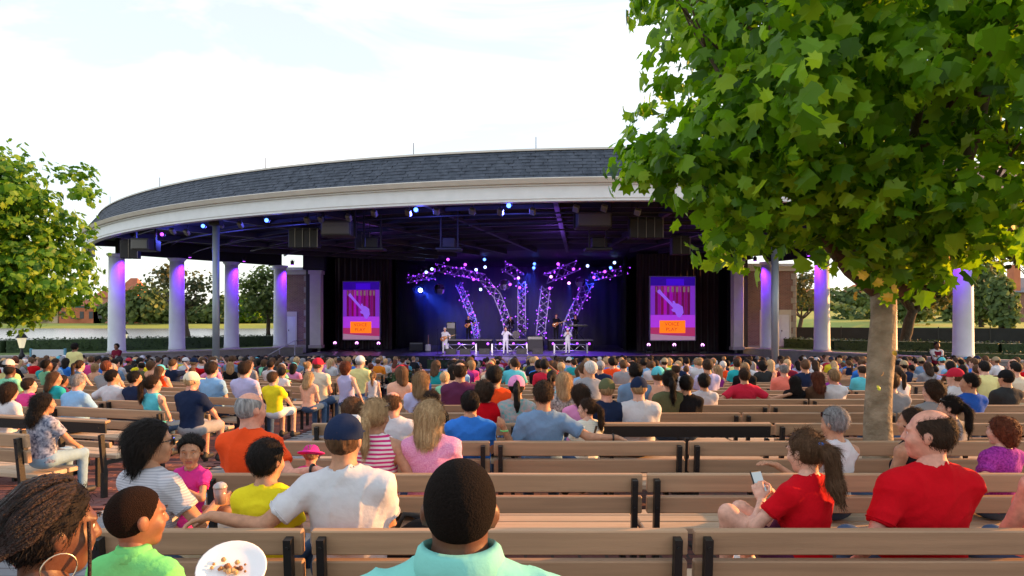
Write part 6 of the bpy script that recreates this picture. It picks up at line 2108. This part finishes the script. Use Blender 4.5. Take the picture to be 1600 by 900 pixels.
# --- first bench row (row A)
yA = crow(0) + .21
e, q = person(538, 690, yA, 'broad person in white tee and navy cap with left arm along the bench', dict(lean=.14, fat=1.28, wide=1.15, roll=-.05, armL=((-.66,-.20,.40),(-.2,-.2,-1)), armR='lap', hyaw=-.12), 0, 'tan', ('short','brown'), 'white', .70, cap='navy', h=.012, hands=[(-1,(-.9,-.42,-.22),(-.1,-.35,-.9),.30)])
MB().bbox(-.05,.05,.06,.104,.055,.118,.012).build('cap_front_panel', C['white'], [c for c in e.children if c.name.startswith('cap')][0])
e, q = person(417, 722, yA+.02, 'child with short black hair in a yellow tee beside the white-shirted person', dict(lean=.02, child=True, hs=1.2, hyaw=-.35, wide=.95), 0, 'tan', ('short','black'), 'yellow', .65)
e, q = person(238, 694, yA+.08, 'person with black bob and sunglasses in pale grey tee holding a small child', dict(lean=.0, fem=True, hyaw=R(-32), armR=((.20,.30,.36),(.8,-.4,-.9)), armL=((.12,.34,.30),(-.9,0,-.6))), R(-22), 'tan', ('bob','black'), STR_GREY, .62, face=True, h=.012, hands=[(1,(.2,1,.1),(-1,0,0),.7)])
sunglasses(q, e)
cup = empty('plastic_cup', (px(344,3.42), 3.42, pz(787,3.42))); cup.scale = (.8,.8,.8)
MB().lathe([(.030,0),(.040,.10),(.0405,.10),(.031,.0)], 16).build('cup_wall', mat('clear_cup', (.30,.20,.20), .15), cup)
MB().lathe([(.043,.101),(.043,.108),(.036,.122),(.018,.134)], 16).build('lid', mat('cup_lid', (.40,.38,.40), .2), cup)
tag(cup, 'clear plastic cup with domed lid held beside the small child', 'cup')
e, q = person(298, 706, yA+.30, 'toddler with dark pigtails in a pink top held on a lap', dict(lean=.04, child=True, fem=True, hs=1.42, hyaw=R(28), hpitch=-.08, armL=((-.04,.20,.46),(-1,0,-.6)), armR='lap'), R(168), 'tan', ('short','black'), 'magenta', .5, bottom=(.9,'magenta'), seat=gz(3)+.66, face=True, h=.012, smin=.45)
for sx in (-1,1):
    MB().lathe([(.002,-.05),(.026,-.03),(.03,0),(.002,.035)], 10).build('pigtail', HAIR['black'], e, loc=tuple(q.hc + q.Mh[0] @ np.array((sx*.115,-.05,.09))))
e, q = person(1258, 708, yA+.02, 'person in red tee with long brown ponytail looking at a phone', dict(lean=.0, fem=True, hyaw=R(2), hpitch=-.12, armL=((-.10,.26,.42),(-1,-.2,-.8)), armR=((.04,.28,.42),(1,-.2,-.8)),
      legs={-1: ((-.34,.30,.36),(-.30,.36,.02)), 1: ((-.16,.38,.34),(-.10,.38,.02))}), R(26), 'fair', ('longpony','brown'), 'red', .60, bottom=(.62,'plum'), shoe='white', face=True, h=.012, hands=[(-1,(.2,.6,.9),(.8,.6,-.1),.5),(1,(-.2,.6,.9),(-.8,.6,-.1),.5)])
MB().lathe([(.028,-.012),(.033,0),(.028,.012)], 12).build('hair_tie', C['blue'], e, loc=tuple(q.hc + q.Mh[0] @ (np.array((0,-.118,.056))*q.hs)))
ph = empty('smartphone', (0,0,0)); w_ = Matrix.Rotation(R(26),3,'Z') @ Vector((-.03,.35,.50)); ph.location = Vector(e.location) + w_*e.scale[0]; ph.rotation_euler = (R(-25),0,R(26))
MB().bbox(-.037,.037,-.005,.005,-.07,.07,.004).build('phone_case', BLACK, ph); MB().box(-.033,.033,-.0065,-.0055,-.062,.062).build('screen', mat('phone_screen', (.05,.06,.07), .1, emit=(.35,.45,.5), estr=.35), ph)
tag(ph, 'smartphone held by the person with the brown ponytail', 'phone')
e, q = person(1452, 682, yA, 'balding heavyset person in red tee turning the head to the left', dict(lean=.12, fat=1.40, wide=1.22, hyaw=R(40), hpitch=.02, hs=1.10, armL='side'), R(6), 'pink', ('fringe','dark'), 'red', .72, face=True, h=.012, smax=1.15)
e, q = person(1652, 690, yA, 'person in coral tank top at the right edge of the first bench', dict(lean=.14, fem=True, fat=1.2, armL='lap'), R(10), 'pink', ('bob','brown'), 'coral', 0, tank=True)
bag = empty('dark_bag', (px(645,3.36), 3.36, gz(3.3)+.458))
obj('bag_body', sdf_mesh([ell((0,0,.13),(.17,.11,.15),.05), ell((.05,-.02,.22),(.10,.08,.10),.05), ell((-.10,0,.10),(.10,.10,.11),.05)], .014, (), wrinkles(.010, 1.0, 30.)), C['black'], bag)
MB().tube([(-.08,-.05,.26),(-.03,-.08,.36),(.06,-.06,.35),(.10,-.03,.27)], .012, 6).build('strap', C['charcoal'], bag)
tag(bag, 'crumpled black bag on the bench beside the white-shirted person', 'bag')

# --- second bench row (row B)
yB = crow(1) + .21
e, q = person(392, 642, yB, 'bald person in bright orange tee with right arm along the bench', dict(lean=.06, fat=1.2, wide=1.12, hyaw=R(-20), armR=((.62,-.18,.40),(.2,-.3,-1))), R(-14), 'pink', ('stubble','grey'), 'orange', .66, hands=[(1,(1,.0,-.15),(0,-.1,-1),.25)])
wr = q.arms[1][2]; MB().tube([wr + np.array((-.035 + .0*i, .031*math.cos(i*PI/6), .031*math.sin(i*PI/6))) for i in range(13)], .009, 6, False).build('watch', BLACK, e)
e, q = person(486, 716, yB+.16, 'small child in a magenta sun hat and pink shirt behind the navy cap', dict(lean=-.10, child=True, hs=1.3, hpitch=-.3), 0, 'fair', ('short','sandy'), 'magenta', .6, hat='magenta', smin=.45)
e, q = person(588, 652, yB, 'person with blonde ponytail in pink and white striped tank top', dict(lean=.12, fem=True, hyaw=R(-14), armR='side'), R(-6), 'tan', ('pony','blonde'), STR_PINK, 0, tank=True, h=.013)
sunglasses(q, e, True)
e, q = person(673, 652, yB, 'person with shoulder-length blonde hair in a pink heathered top', dict(lean=.12, fem=True, wide=1.06, fat=1.15, hyaw=R(-12)), 0, 'fair', ('shoulder','blonde'), 'pinkmelange', .66, h=.013)
sunglasses(q, e, True)
e, q = person(1304, 664, yB, 'person with short grey hair in a white tank top', dict(lean=.10, fem=True, hyaw=R(16), armL=((-.52,-.02,.44),(-.2,-.2,-1))), R(12), 'tan', ('thick','grey'), 'white', 0, tank=True, hands=[(-1,(-1,.1,.25),(0,0,-1),.3)])
sunglasses(q, e, True)
e, q = person(1424, 662, yB+.1, 'bare-shouldered person with dark hair hidden behind the balding one', dict(lean=.0, fem=True, hyaw=R(30), armL='lap'), R(24), 'tan', ('long','dark'), 'black', 0, tank=True)
e, q = person(1564, 676, yB, 'person with curly auburn hair in a purple patterned top', dict(lean=.10, fem=True, hyaw=R(14), fat=1.1, armL=((-.42,.06,.32),(-.5,-.4,-1))), R(12), 'fair', ('curly','auburn'), 'purpleprint', .5, face=True)

# --- third bench row (row C)
yC = crow(2) + .21
e, q = person(614, 632, yC+.05, 'balding person in white shirt sitting low between two blonde heads', dict(lean=.10, fat=1.25, wide=1.15, hyaw=R(-20)), 0, 'pink', ('fringe','brown'), 'white', .7)
e, q = person(552, 640, yC, 'person with tousled brown hair just left of the blonde ponytail', dict(lean=.1, fem=True), R(-10), 'fair', ('curly','brown'), 'aqua', .2)
e, q = person(735, 632, yC, 'person with short dark hair in a plain blue tee', dict(lean=.12, wide=1.15, fat=1.15), 0, 'tan', ('short','black'), 'blue', .65)
e, q = person(849, 620, yC, 'person in steel blue tee with both arms spread along the bench', dict(lean=.14, wide=1.06, armL=((-.36,-.16,.46),(-1,-.2,-1.2)), armR=((.66,-.19,.39),(.2,-.2,-1)), hyaw=.05), 0, 'tan', ('thick','dark'), 'steel', .72, hands=[(1,(1,.1,-.3),(0,0,-1),.35)])
wr = q.arms[1][2]; MB().tube([wr + np.array((-.035, .031*math.cos(i*PI/6), .031*math.sin(i*PI/6))) for i in range(13)], .009, 6, False).build('watch', BLACK, e)
wr = q.arms[-1][2]; MB().tube([wr + np.array((.032*math.cos(i*PI/6), .032*math.sin(i*PI/6), -.01)) for i in range(13)], .008, 6, False).build('wristband', C['lime'], e)
e, q = person(917, 640, yC+.32, 'person in cream striped top turning left with a dark shoulder strap', dict(lean=.10, fem=True, hyaw=R(52), hpitch=-.05), R(16), 'fair', ('pony','dark'), STR_CREAM, .6, face=True)
bg = MB(); bg.tube([q.T(.47,.09,-.10), q.T(.30,.02,-.145), q.T(.10,-.08,-.14)], .014, 6); bg.build('bag_strap', C['brown'], e)
e, q = person(1484, 638, yC, 'person with dark ponytail and sunglasses pushed up on the right', dict(lean=.06, fem=True, hyaw=R(32)), R(14), 'fair', ('pony','black'), 'grey', .5, face=True)
sunglasses(q, e, True)

# --- fourth to seventh rows, told apart in the photograph
yD, yE, yF, yG = crow(3)+.21, crow(4)+.21, crow(5)+.21, crow(6)+.21
mid = [
 (757, 612, yD, 'person with curly dark hair in red shirt behind the blue tee', dict(fem=True), 0, 'tan', ('curly','dark'), 'red', .6, {}),
 (948, 610, yD, 'person in olive cap and navy shirt', dict(), 0, 'pink', ('short','sandy'), 'navy', .65, dict(cap='olive')),
 (998, 608, yD, 'person in dark cap and white shirt at the end of the black-backed bench', dict(wide=1.1, fat=1.2), 0, 'fair', ('short','sandy'), 'white', .65, dict(cap='navy')),
 (807, 606, yD, 'person in pale pink cap and plaid shirt with dark ponytail', dict(fem=True), 0, 'tan', ('pony','black'), 'plaid', .7, dict(cap='pink')),
 (676, 625, yD, 'person with long dark brown hair in black top', dict(fem=True, hyaw=-.4), 0, 'brown', ('long','dark'), 'black', .4, {}),
 (1457, 612, yD, 'person with curly dark hair in grey top right of the trunk', dict(hyaw=.3), R(8), 'fair', ('curly','dark'), 'grey', .6, {}),
 (1515, 600, yE, 'person with dark hair in royal blue tee at the right', dict(hyaw=.7, wide=1.1), R(10), 'tan', ('thick','black'), 'royal', .65, {}),
 (1572, 592, yF, 'person in black cap and charcoal shirt near the right edge', dict(wide=1.15, fat=1.2), R(10), 'tan', ('short','black'), 'charcoal', .7, dict(cap='black')),
 (1492, 590, yF, 'person in bright red cap and white shirt at the right', dict(hyaw=.5), R(10), 'fair', ('short','brown'), 'white', .6, dict(cap='crimson')),
 (1392, 598, yE, 'person in grey shirt partly hidden behind the tree trunk', dict(wide=1.1), 0, 'fair', ('short','brown'), 'grey', .65, {}),
 (773, 590, yE, 'person in burnt orange tee with black hair', dict(hyaw=-.3, wide=1.08), 0, 'tan', ('short','black'), 'orange', .65, {}),
 (658, 596, yE, 'person with shoulder-length sandy hair in lavender top', dict(fem=True), 0, 'fair', ('shoulder','sandy'), 'lavender', .5, {}),
 (719, 582, yF, 'balding person in dark plum shirt', dict(wide=1.12, fat=1.2), 0, 'tan', ('fringe','dark'), 'plum', .7, {}),
 (881, 598, yE, 'person with long blonde hair in black and white print top', dict(fem=True), 0, 'fair', ('shoulder','blonde'), 'patterned', .5, {}),
 (1163, 588, yG, 'broad person in red polo with elbows on the bench back', dict(wide=1.15, fat=1.2, armL='out', armR='out'), 0, 'tan', ('short','dark'), 'crimson', .75, {}),
 (1241, 598, yG, 'person with very long black hair in black top', dict(fem=True), 0, 'tan', ('long','black'), 'black', .4, {}),
 (1276, 592, yG, 'person with long auburn hair lit by the sun', dict(fem=True), R(6), 'fair', ('long','auburn'), 'brown', .5, {}),
 (1303, 590, yG, 'person with sandy hair in white tee left of the trunk', dict(wide=1.08, hyaw=.3), R(8), 'pink', ('short','sandy'), 'white', .65, {}),
 (1046, 596, yE, 'person with dark ponytail in dark olive top', dict(fem=True), 0, 'tan', ('pony','black'), 'olive', .5, {}),
 (1072, 602, yE, 'person with black hair in black shirt on a nearly empty row', dict(), 0, 'tan', ('short','black'), 'black', .6, {}),
 (1028, 588, yF, 'person in aqua cap and pale shirt', dict(fem=True), 0, 'fair', ('short','brown'), 'peach', .4, dict(cap='aqua')),
 (993, 584, yF, 'person with dark hair in steel blue shirt before the white cap', dict(), 0, 'tan', ('thick','black'), 'steel', .65, {}),
 (1100, 598, yF, 'child with dark hair in light grey shirt', dict(child=True, hs=1.15), 0, 'tan', ('short','black'), 'lightgrey', .6, {}),
 (905, 618, yD+.1, 'person with dark hair in lavender top beside the olive cap', dict(fem=True, hyaw=.5), 0, 'fair', ('bob','dark'), 'pink', .5, {}),
 (1225, 578, crow(8)+.2, 'balding person in salmon shirt left of the tree', dict(wide=1.1), 0, 'pink', ('fringe','grey'), 'coral', .65, {}),
]
for (u, v, y, lb, po, rz, sk, hr, sht, sl_, ex) in mid:
    po = dict(po); po.setdefault('lean', .12)
    person(u, v, y, lb, po, rz, sk, hr, sht, sl_, h=.017, hh=.011, **ex)

# --- left block, front benches
def ly(k, u):        # hip depth on left row k at photograph column u
    y0 = lrow(k); f = (u - 800)/FPX
    # x = -3.98 - t cos, y = y0 + t sin with x = f y
    t = (-3.98 - f*y0)/(math.cos(LA) + f*math.sin(LA))
    return y0 + t*math.sin(LA) + .21*math.cos(LA)
left = [
 (70, 632, 0, 'person with long curly dark hair in navy and white top and pale jeans', dict(lean=-.02, fem=True, hyaw=-.35, armR='knee', armL='lap'), 'tan', ('curlylong','black'), 'navyprint', .62, dict(bottom=(None,'paledenim'), face=True)),
 (122, 598, 2, 'grey-haired person in pale blue shirt leaning forward', dict(lean=-.16, fat=1.3, wide=1.15, hyaw=-.2, hpitch=-.25, armR='knee'), 'pink', ('short','grey'), 'skyblue', .8, {}),
 (46, 603, 2, 'person with dark hair in hot pink shirt at the left edge', dict(hyaw=-.5, wide=1.05), 'fair', ('short','dark'), 'hotpink', .6, {}),
 (86, 592, 3, 'person with long brown hair behind the hot pink shirt', dict(fem=True, hyaw=-.5), 'tan', ('long','brown'), 'teal', .5, {}),
 (176, 590, 3, 'person in white tee with an arm along the bench at left', dict(wide=1.12, hyaw=-.4, armL='out'), 'tan', ('short','black'), 'white', .68, {}),
 (211, 592, 3, 'person with black hair in navy shirt beside the white tee', dict(hyaw=-.4), 'tan', ('short','black'), 'navy', .6, {}),
 (240, 601, 2, 'person with dark ponytail in aqua tank top', dict(fem=True, hyaw=-.6), 'fair', ('pony','dark'), 'aqua', 0, dict(tank=True)),
 (300, 596, 2, 'person in cream cap and dark navy shirt at a bench end', dict(lean=.0, wide=1.1, hyaw=-.2, armR='knee'), 'pink', ('short','blonde'), 'navy', .7, dict(cap='cream', bottom=(.95,'grey'))),
 (331, 578, 4, 'person with dark hair in sky blue shirt', dict(wide=1.1), 'fair', ('short','dark'), 'skyblue', .65, {}),
 (383, 578, 4, 'person in lavender shirt with dark hair', dict(wide=1.1), 'fair', ('short','dark'), 'lavender', .65, {}),
 (427, 592, 4, 'person in golden yellow shirt at a bench end beside the aisle', dict(hyaw=-.3, armR='knee'), 'fair', ('short','brown'), 'yellow', .65, dict(bottom=(.9,'white'))),
 (484, 590, 5, 'person with long blonde hair at a bench end beside the aisle', dict(lean=-.05, fem=True, hyaw=-.2), 'fair', ('long','blonde'), 'peach', .4, {}),
 (497, 571, 6, 'person in bright red cap near the aisle', dict(wide=1.05), 'pink', ('short','brown'), 'cream', .5, dict(cap='crimson')),
 (541, 576, 6, 'person with curly auburn hair in grey-lavender tank top', dict(fem=True, armR='side'), 'fair', ('curly','auburn'), 'lavender', 0, dict(tank=True)),
 (563, 566, 8, 'person in white cap and pale yellow polo', dict(wide=1.1), 'fair', ('short','grey'), 'paleyellow', .65, dict(cap='white')),
 (16, 612, 1, 'person with dark hair in white top at the left frame edge', dict(lean=-.1, fem=True), 'fair', ('bob','dark'), 'white', .6, {}),
]
for (u, v, k, lb, po, sk, hr, sht, sl_, ex) in left:
    po = dict(po); po.setdefault('lean', .10)
    person(u, v, ly(k, u), lb, po, -LA, sk, hr, sht, sl_, h=.017, hh=.011, **ex)
# standing people in the audience and the two ushers
person(583, 588, 13.2, 'person with sandy ponytail in white tank top standing in the aisle', dict(legs='stride', fem=True, lean=0, armL='hang', armR='hang'), 0, 'fair', ('pony','sandy'), 'white', 0, (.85,'denim'), 'black', h=.02, tank=True, group=None, hh=.012)
person(117, 543, 21.5, 'person in pale yellow shirt standing among the left seats', dict(legs='stand', lean=0, armL='hang', armR='hang', fat=1.2), 0, 'brown', ('short','black'), 'paleyellow', .7, (None,'denim'), 'black', h=.022, group=None, hh=.012)
person(182, 535, 33.0, 'usher in maroon uniform standing before the outermost left column', dict(legs='stand', lean=0, armL='cross', armR='cross'), R(170), 'brown', ('short','black'), 'maroon', 1.7, (None,'maroon'), 'black', h=.025, group=None, hh=.014)
e, q = person(1464, 532, 27.6, 'usher in white shirt and maroon vest with arms folded at the right', dict(legs='stand', lean=0, armL='cross', armR='cross', hyaw=.2), R(175), 'dark', ('buzz','black'), 'white', 1.75, (None,'black'), 'black', h=.025, group=None, hh=.014)
obj('vest', sdf_mesh([p_ for p_ in torso_prims(q, .022)][:4], .02, neck_subs(q, .085, .10), None, 'vest'), C['maroon'], e)
# --- performers
def guitar(e, q, wood, body=True, z=.10):
    g = MB(); P = []
    c = q.T(.10, .02, .17)
    V, Q_ = sdf_mesh([ell((.10,0,-.02),(.17,.04,.15),.05), ell((-.08,0,.02),(.12,.04,.11),.05)], .015, raw=True)
    me = np_mesh(V, Q_, 'guitar_body'); t = empty('guitar'); t.parent = e; t.location = tuple(c); t.rotation_euler = (0, R(14), 0)
    obj('guitar_body', me, wood, t)
    MB().box(-.72,-.14,-.02,.015,.01,.06).build('guitar_neck', mat('neckwood', (.35,.2,.1), .4), t); MB().box(-.86,-.721,-.015,.01,-.005,.075).build('headstock', BLACK, t)
WOODG = mat('guitar_sunburst', (.45,.16,.04), .3, coat=.6)
SG = None
pf = [
 (695, 515, 41.2, SZ, 'guitarist in white suit at the front left of the stage', dict(legs='stand', armL=((-.34,.22,.16),(-1,-.3,-.6)), armR=((.08,.24,.06),(1,-.2,-.5)), hyaw=.2), 'white', (None,'white'), ('short','white'), 'guitar'),
 (790, 514, 40.6, SZ, 'singer in white suit with microphone at stage centre', dict(legs='stride', armR='mic', armL=((-.30,.30,.38),(-1,0,-.6))), 'white', (None,'white'), ('short','brown'), 'mic'),
 (887, 517, 41.6, SZ, 'musician in white cap and white shirt at the front right of the stage', dict(legs='stand', armL='phone', armR='phone'), 'white', (None,'white'), ('short','brown'), 'cap'),
 (732, 496, 46.6, SZ+.75, 'bass player in black on the left riser', dict(legs='stand', armL=((-.36,.2,.22),(-1,-.3,-.6)), armR=((.08,.24,.08),(1,-.2,-.5))), 'black', (None,'black'), ('short','brown'), 'guitar'),
 (798, 499, 47.4, SZ+.75, 'drummer in black shirt behind the drum kit', dict(legs='stand', armL='phone', armR='phone'), 'black', (None,'black'), ('short','brown'), None),
 (869, 494, 46.6, SZ+.75, 'guitarist in black on the right riser', dict(legs='stand', armL=((-.36,.2,.16),(-1,-.3,-.6)), armR=((.08,.24,.06),(1,-.2,-.5))), 'black', (None,'black'), ('short','auburn'), 'guitar'),
 (899, 495, 46.8, SZ+.75, 'backing singer in black with long hair on the right riser', dict(legs='stand', fem=True, armR='mic', armL='mic'), 'black', (None,'black'), ('long','auburn'), None),
]
for (u, v, y, z, lb, po, sht, bt, hr, ext) in pf:
    po = dict(po); po['lean'] = 0
    e, q = person(u, v, y, lb, po, R(178), 'pink', hr, sht, 1.8, bt, 'black', h=.026, seat=z, group='band on stage', hh=.016, cap='white' if ext == 'cap' else None, smax=1.05, smin=.9)
    if ext == 'guitar': guitar(e, q, WOODG)
    if ext == 'mic':
        wr = q.arms[1][2]; MB().tube([wr + np.array((-.01,.03,-.06)), wr + np.array((-.02,.05,.12))], [.014,.026], 8).build('microphone', BLACK, e)
kb = empty('keyboard', (px(903,45.9), 45.9, SZ+.75)); MB().bbox(-.62,.62,-.16,.16,.86,.96,.01).build('keybed', BODY, kb); MB().box(-.58,.58,-.155,-.02,.961,.975).build('keys', mat('ivory', (.7,.7,.66), .4), kb)
for sx in (-1,1): MB().tube([(sx*.4,0,0),(-sx*.4,0,.86)], .02, 6).build('stand_leg', BODY, kb)
tag(kb, 'black keyboard on a crossed stand on the right riser', 'keyboard')
for k, (u_, d_) in enumerate(((684,40.8),(800,40.0),(880,41.0))):
    e = empty('microphone_stand', (px(u_, d_), d_, SZ))
    MB().tube([(0,0,0),(0,0,1.45)], .012, 6).build('pole', BODY, e); MB().lathe([(.14,0),(.14,.02),(.03,.03)], 12).build('base', BODY, e); MB().tube([(0,0,1.45),(0,.12,1.52)], [.014,.026], 8).build('microphone', BLACK, e)
    tag(e, 'black microphone stand at the stage front, %s from the left' % nth(k), 'microphone stand')

# --- the rest of the audience: copies of a dozen built people, each with its own colours
PROTO = []
protos = [
 dict(lean=.12), dict(lean=.12, hyaw=.5), dict(lean=.10, hyaw=-.5), dict(lean=-.22, armL='knee', armR='knee'), dict(lean=.14, armL='out'), dict(lean=.14, armR='out', hyaw=-.3),
 dict(lean=.12, fat=1.35, wide=1.15), dict(lean=.05, wide=1.1, hyaw=.25, legs='sitwide'),
 dict(lean=.10, fem=True), dict(lean=.10, fem=True, hyaw=.6), dict(lean=.08, fem=True, hyaw=-.55), dict(lean=-.15, fem=True, armL='knee', armR='knee'), dict(lean=.12, fem=True, fat=1.25, wide=1.08),
 dict(lean=.05, child=True, hs=1.25, wide=.9), dict(lean=.05, armR='up', hyaw=-.1), dict(lean=-.3, armL='knee', armR='knee', hyaw=.6, roll=.08), dict(lean=.22, roll=-.10, hyaw=-.2, fem=True),
]
for i, po in enumerate(protos):
    po.setdefault('hs', 1.07); q = make_pose(**po)
    fem = po.get('fem', False)
    b = body_mesh(q, .024); s1 = shirt_mesh(q, .024, .64 if i % 3 else .72, seed=i*.7)
    s2 = shirt_mesh(q, .024, 0, seed=i*.7, tank=True) if fem else None
    p1 = pants_mesh(q, .028); p2 = pants_mesh(q, .028, .9)
    PROTO.append((q, b, s1, s2, p1, p2, fem, po.get('child', False)))
for st in ('short','thick','buzz','fringe','bob','long','shoulder','pony','curly','bun','under_cap'):
    hair_mesh(st, .015)
CAPM = cap_mesh(.012, key='capfar')
SKW = ['fair']*8 + ['pink']*4 + ['tan']*6 + ['brown']*3 + ['dark']
SHW = [('white','white')]*7 + [('black','black')]*3 + [('navy','navy')]*4 + [('grey','grey')]*3 + [('lightgrey','light grey')]*3 + [('blue','blue')]*4 + [('skyblue','sky blue')]*3 + [('steel','steel blue')]*2 + [('red','red')]*3 + [('crimson','crimson')]*2 + [('coral','coral')]*2 + \
      [('pink','pink')]*3 + [('hotpink','hot pink')]*2 + [('teal','teal')]*2 + [('aqua','aqua')]*3 + [('green','green')]*2 + [('mint','mint green')]*2 + [('yellow','yellow')]*2 + [('paleyellow','pale yellow')]*2 + [('orange','orange')]*2 + [('tangerine','tangerine')] + \
      [('purple','purple')]*2 + [('plum','plum')] + [('lavender','lavender')]*3 + [('olive','olive')] + [('charcoal','charcoal')]*2 + [('maroon','maroon')] + [('peach','peach')]*2 + [('cream','cream')]*2
HM = ['short']*6 + ['thick']*3 + ['buzz'] + ['fringe']*2
HF = ['shoulder']*3 + ['long']*3 + ['bob']*3 + ['pony']*3 + ['curly']*2 + ['bun']
HCOL = ['dark']*6 + ['black']*5 + ['brown']*6 + ['sandy']*3 + ['blonde']*4 + ['grey']*3 + ['auburn']*1 + ['white']*1
HWORD = {'short':'short','thick':'thick','buzz':'cropped','fringe':'receding','bob':'bobbed','long':'long','shoulder':'shoulder-length','pony':'tied-back','curly':'curly','bun':'bun-tied'}
rp_ = random.Random(2024)
cand = []
for (blk, k, s_, x, y, rz) in SEATS:
    hy = y + .21*math.cos(rz); hx = x - .21*math.sin(rz)
    if abs(hx/hy) > .80: continue
    u = 800 + hx/hy*FPX
    if blk == 'centre':
        if k < 4: continue
        dens = .66
        if k <= 5: dens = .22 if u < 1000 else .04
        elif k <= 7: dens = .38 if u < 1000 else .10
        elif k <= 11: dens = .24 if 1060 < u < 1330 else .42
        elif k > 14: dens = .82
        if hy > 28.6 and -3.2 < hx < 2.8: continue
        if hx > 5.2 and k < 8: dens *= .6
    elif blk == 'left':
        if k < 1: continue
        dens = .80 if k > 11 else .42 if k > 7 else .24 if k > 4 else .12
    else:
        dens = .55 if k > 3 else .38
    if rp_.random() > dens: continue
    if min((hx-a)**2 + (hy-b)**2 for a, b in PLACED) < .40**2: continue
    if abs(hx-px(337.5,25.5)) < .5 and abs(hy-25.5) < .6 or abs(hx-px(1211,24)) < .5 and abs(hy-24) < .6: continue
    if abs(hx-TX) < .4 and abs(hy-TY) < .5: continue
    cand.append((hy, hx, rz, blk, k, s_))
cand.sort()
NI = 292 - len(PLACED)
bw = {'centre': 'centre block', 'left': 'left block', 'right': 'right block'}
crowdV, crowdF, crowdC, nv = [], [], [], 0
def mesh_np(me):
    v = np.empty(len(me.vertices)*3, np.float32); me.vertices.foreach_get('co', v)
    f = np.empty(len(me.loops), np.int32); me.loops.foreach_get('vertex_index', f)
    return v.reshape(-1,3), f.reshape(-1,4)
NPC = {}
def npm(key, me):
    if key not in NPC: NPC[key] = mesh_np(me)
    return NPC[key]
FARB = {}
def base_col(m): 
    return tuple(m.node_tree.nodes['Principled BSDF'].inputs['Base Color'].default_value)[:3]
for i, (hy, hx, rz, blk, k, s_) in enumerate(cand):
    pi = rp_.randrange(len(PROTO)) if rp_.random() > .06 else 13
    q, b, s1, s2, p1, p2, fem, child = PROTO[pi]
    sc_ = rp_.uniform(.86, 1.0)*(.94 if fem else 1.0)*(.74 if child else 1.0)
    skn = rp_.choice(SKW); sht, shw = rp_.choice(SHW); hs_ = rp_.choice(HF if fem else HM); hc_ = rp_.choice(HCOL)
    if skn in ('brown','dark'): hc_ = 'black'
    capc = rp_.choice(['white','white','navy','black','crimson','grey','khaki','aqua']) if rp_.random() < .12 else None
    bot = rp_.choice(['denim','denim','khaki','black','grey','paledenim','navy','white'])
    shorts = rp_.random() < .5
    jit = rp_.uniform(-.06,.06); z = gz(hy) + .488; ry = rz + rp_.uniform(-.22,.22)
    shirt_me = s2 if (s2 is not None and rp_.random() < .35) else s1
    hst = 'under_cap' if capc and hs_ not in ('pony','long','shoulder') else hs_
    if i < NI:
        e = empty('person', (hx + jit, hy, z), ry); e.scale = (sc_,)*3
        obj('body', b, SKIN[skn], e); obj('shirt', shirt_me, C[sht], e)
        obj('shorts' if shorts else 'trousers', p2 if shorts else p1, C[bot], e)
        if not child or True: head_child('hair', hair_mesh(hst, .015), HAIR[hc_], q, e)
        if capc: head_child('cap', CAPM, C[capc], q, e)
        hd = ('%s cap' % {'crimson':'red'}.get(capc, capc)) if capc else '%s %s hair' % (HWORD[hs_], hc_)
        rown = k + 1 if blk == 'centre' else k
        end = {'centre':'the left aisle', 'left':'the aisle', 'right':'its inner end'}[blk]
        tag(e, '%s in %s, %s, %s, %s row, %s seat from aisle' % ('child' if child else 'person', shw, hd, bw[blk], nth(rown), nth(s_)), 'person', PG)
    else:
        M = np.array(Matrix.Rotation(ry, 3, 'Z'))*sc_; T_ = np.array((hx+jit, hy, z)); Mh = q.Mh[0]*q.hs
        hcol_ = np.array(base_col(HAIR[hc_]))*2.2
        for key, me, col, tr in (('b%d' % pi, b, base_col(SKIN[skn]), None), ('s%d%d' % (pi, shirt_me is s2), shirt_me, base_col(C[sht]), None), ('p%d' % pi, p1, base_col(C[bot]), None), ('h' + hst, hair_mesh(hst, .015), tuple(hcol_), 'h')) + ((('cap', CAPM, base_col(C[capc]), 'h'),) if capc else ()):
            v, f = npm(key, me)
            if tr: v = v @ Mh.T + q.hc
            v = v @ M.T + T_
            crowdV.append(v); crowdF.append(f + nv); nv += len(v)
            crowdC.append(np.tile(np.array((*col, 1.0), np.float32), (len(v), 1)))
if crowdV:
    me = np_mesh(np.concatenate(crowdV), np.concatenate(crowdF), 'crowd')
    a = me.color_attributes.new('cloth_colour', 'FLOAT_COLOR', 'POINT'); a.data.foreach_set('color', np.concatenate(crowdC).ravel())
    cm = bpy.data.materials.new('crowd_cloth'); cm.use_nodes = True; nt = cm.node_tree
    at = nt.nodes.new('ShaderNodeAttribute'); at.attribute_name = 'cloth_colour'
    nt.links.new(at.outputs['Color'], nt.nodes['Principled BSDF'].inputs['Base Color']); nt.nodes['Principled BSDF'].inputs['Roughness'].default_value = .85
    tag(obj('crowd', me, cm), 'dense crowd seated in the front rows by the stage', 'crowd', kind='stuff')
print('people', len(PLACED), 'filled', min(NI, len(cand)), 'of', len(cand))
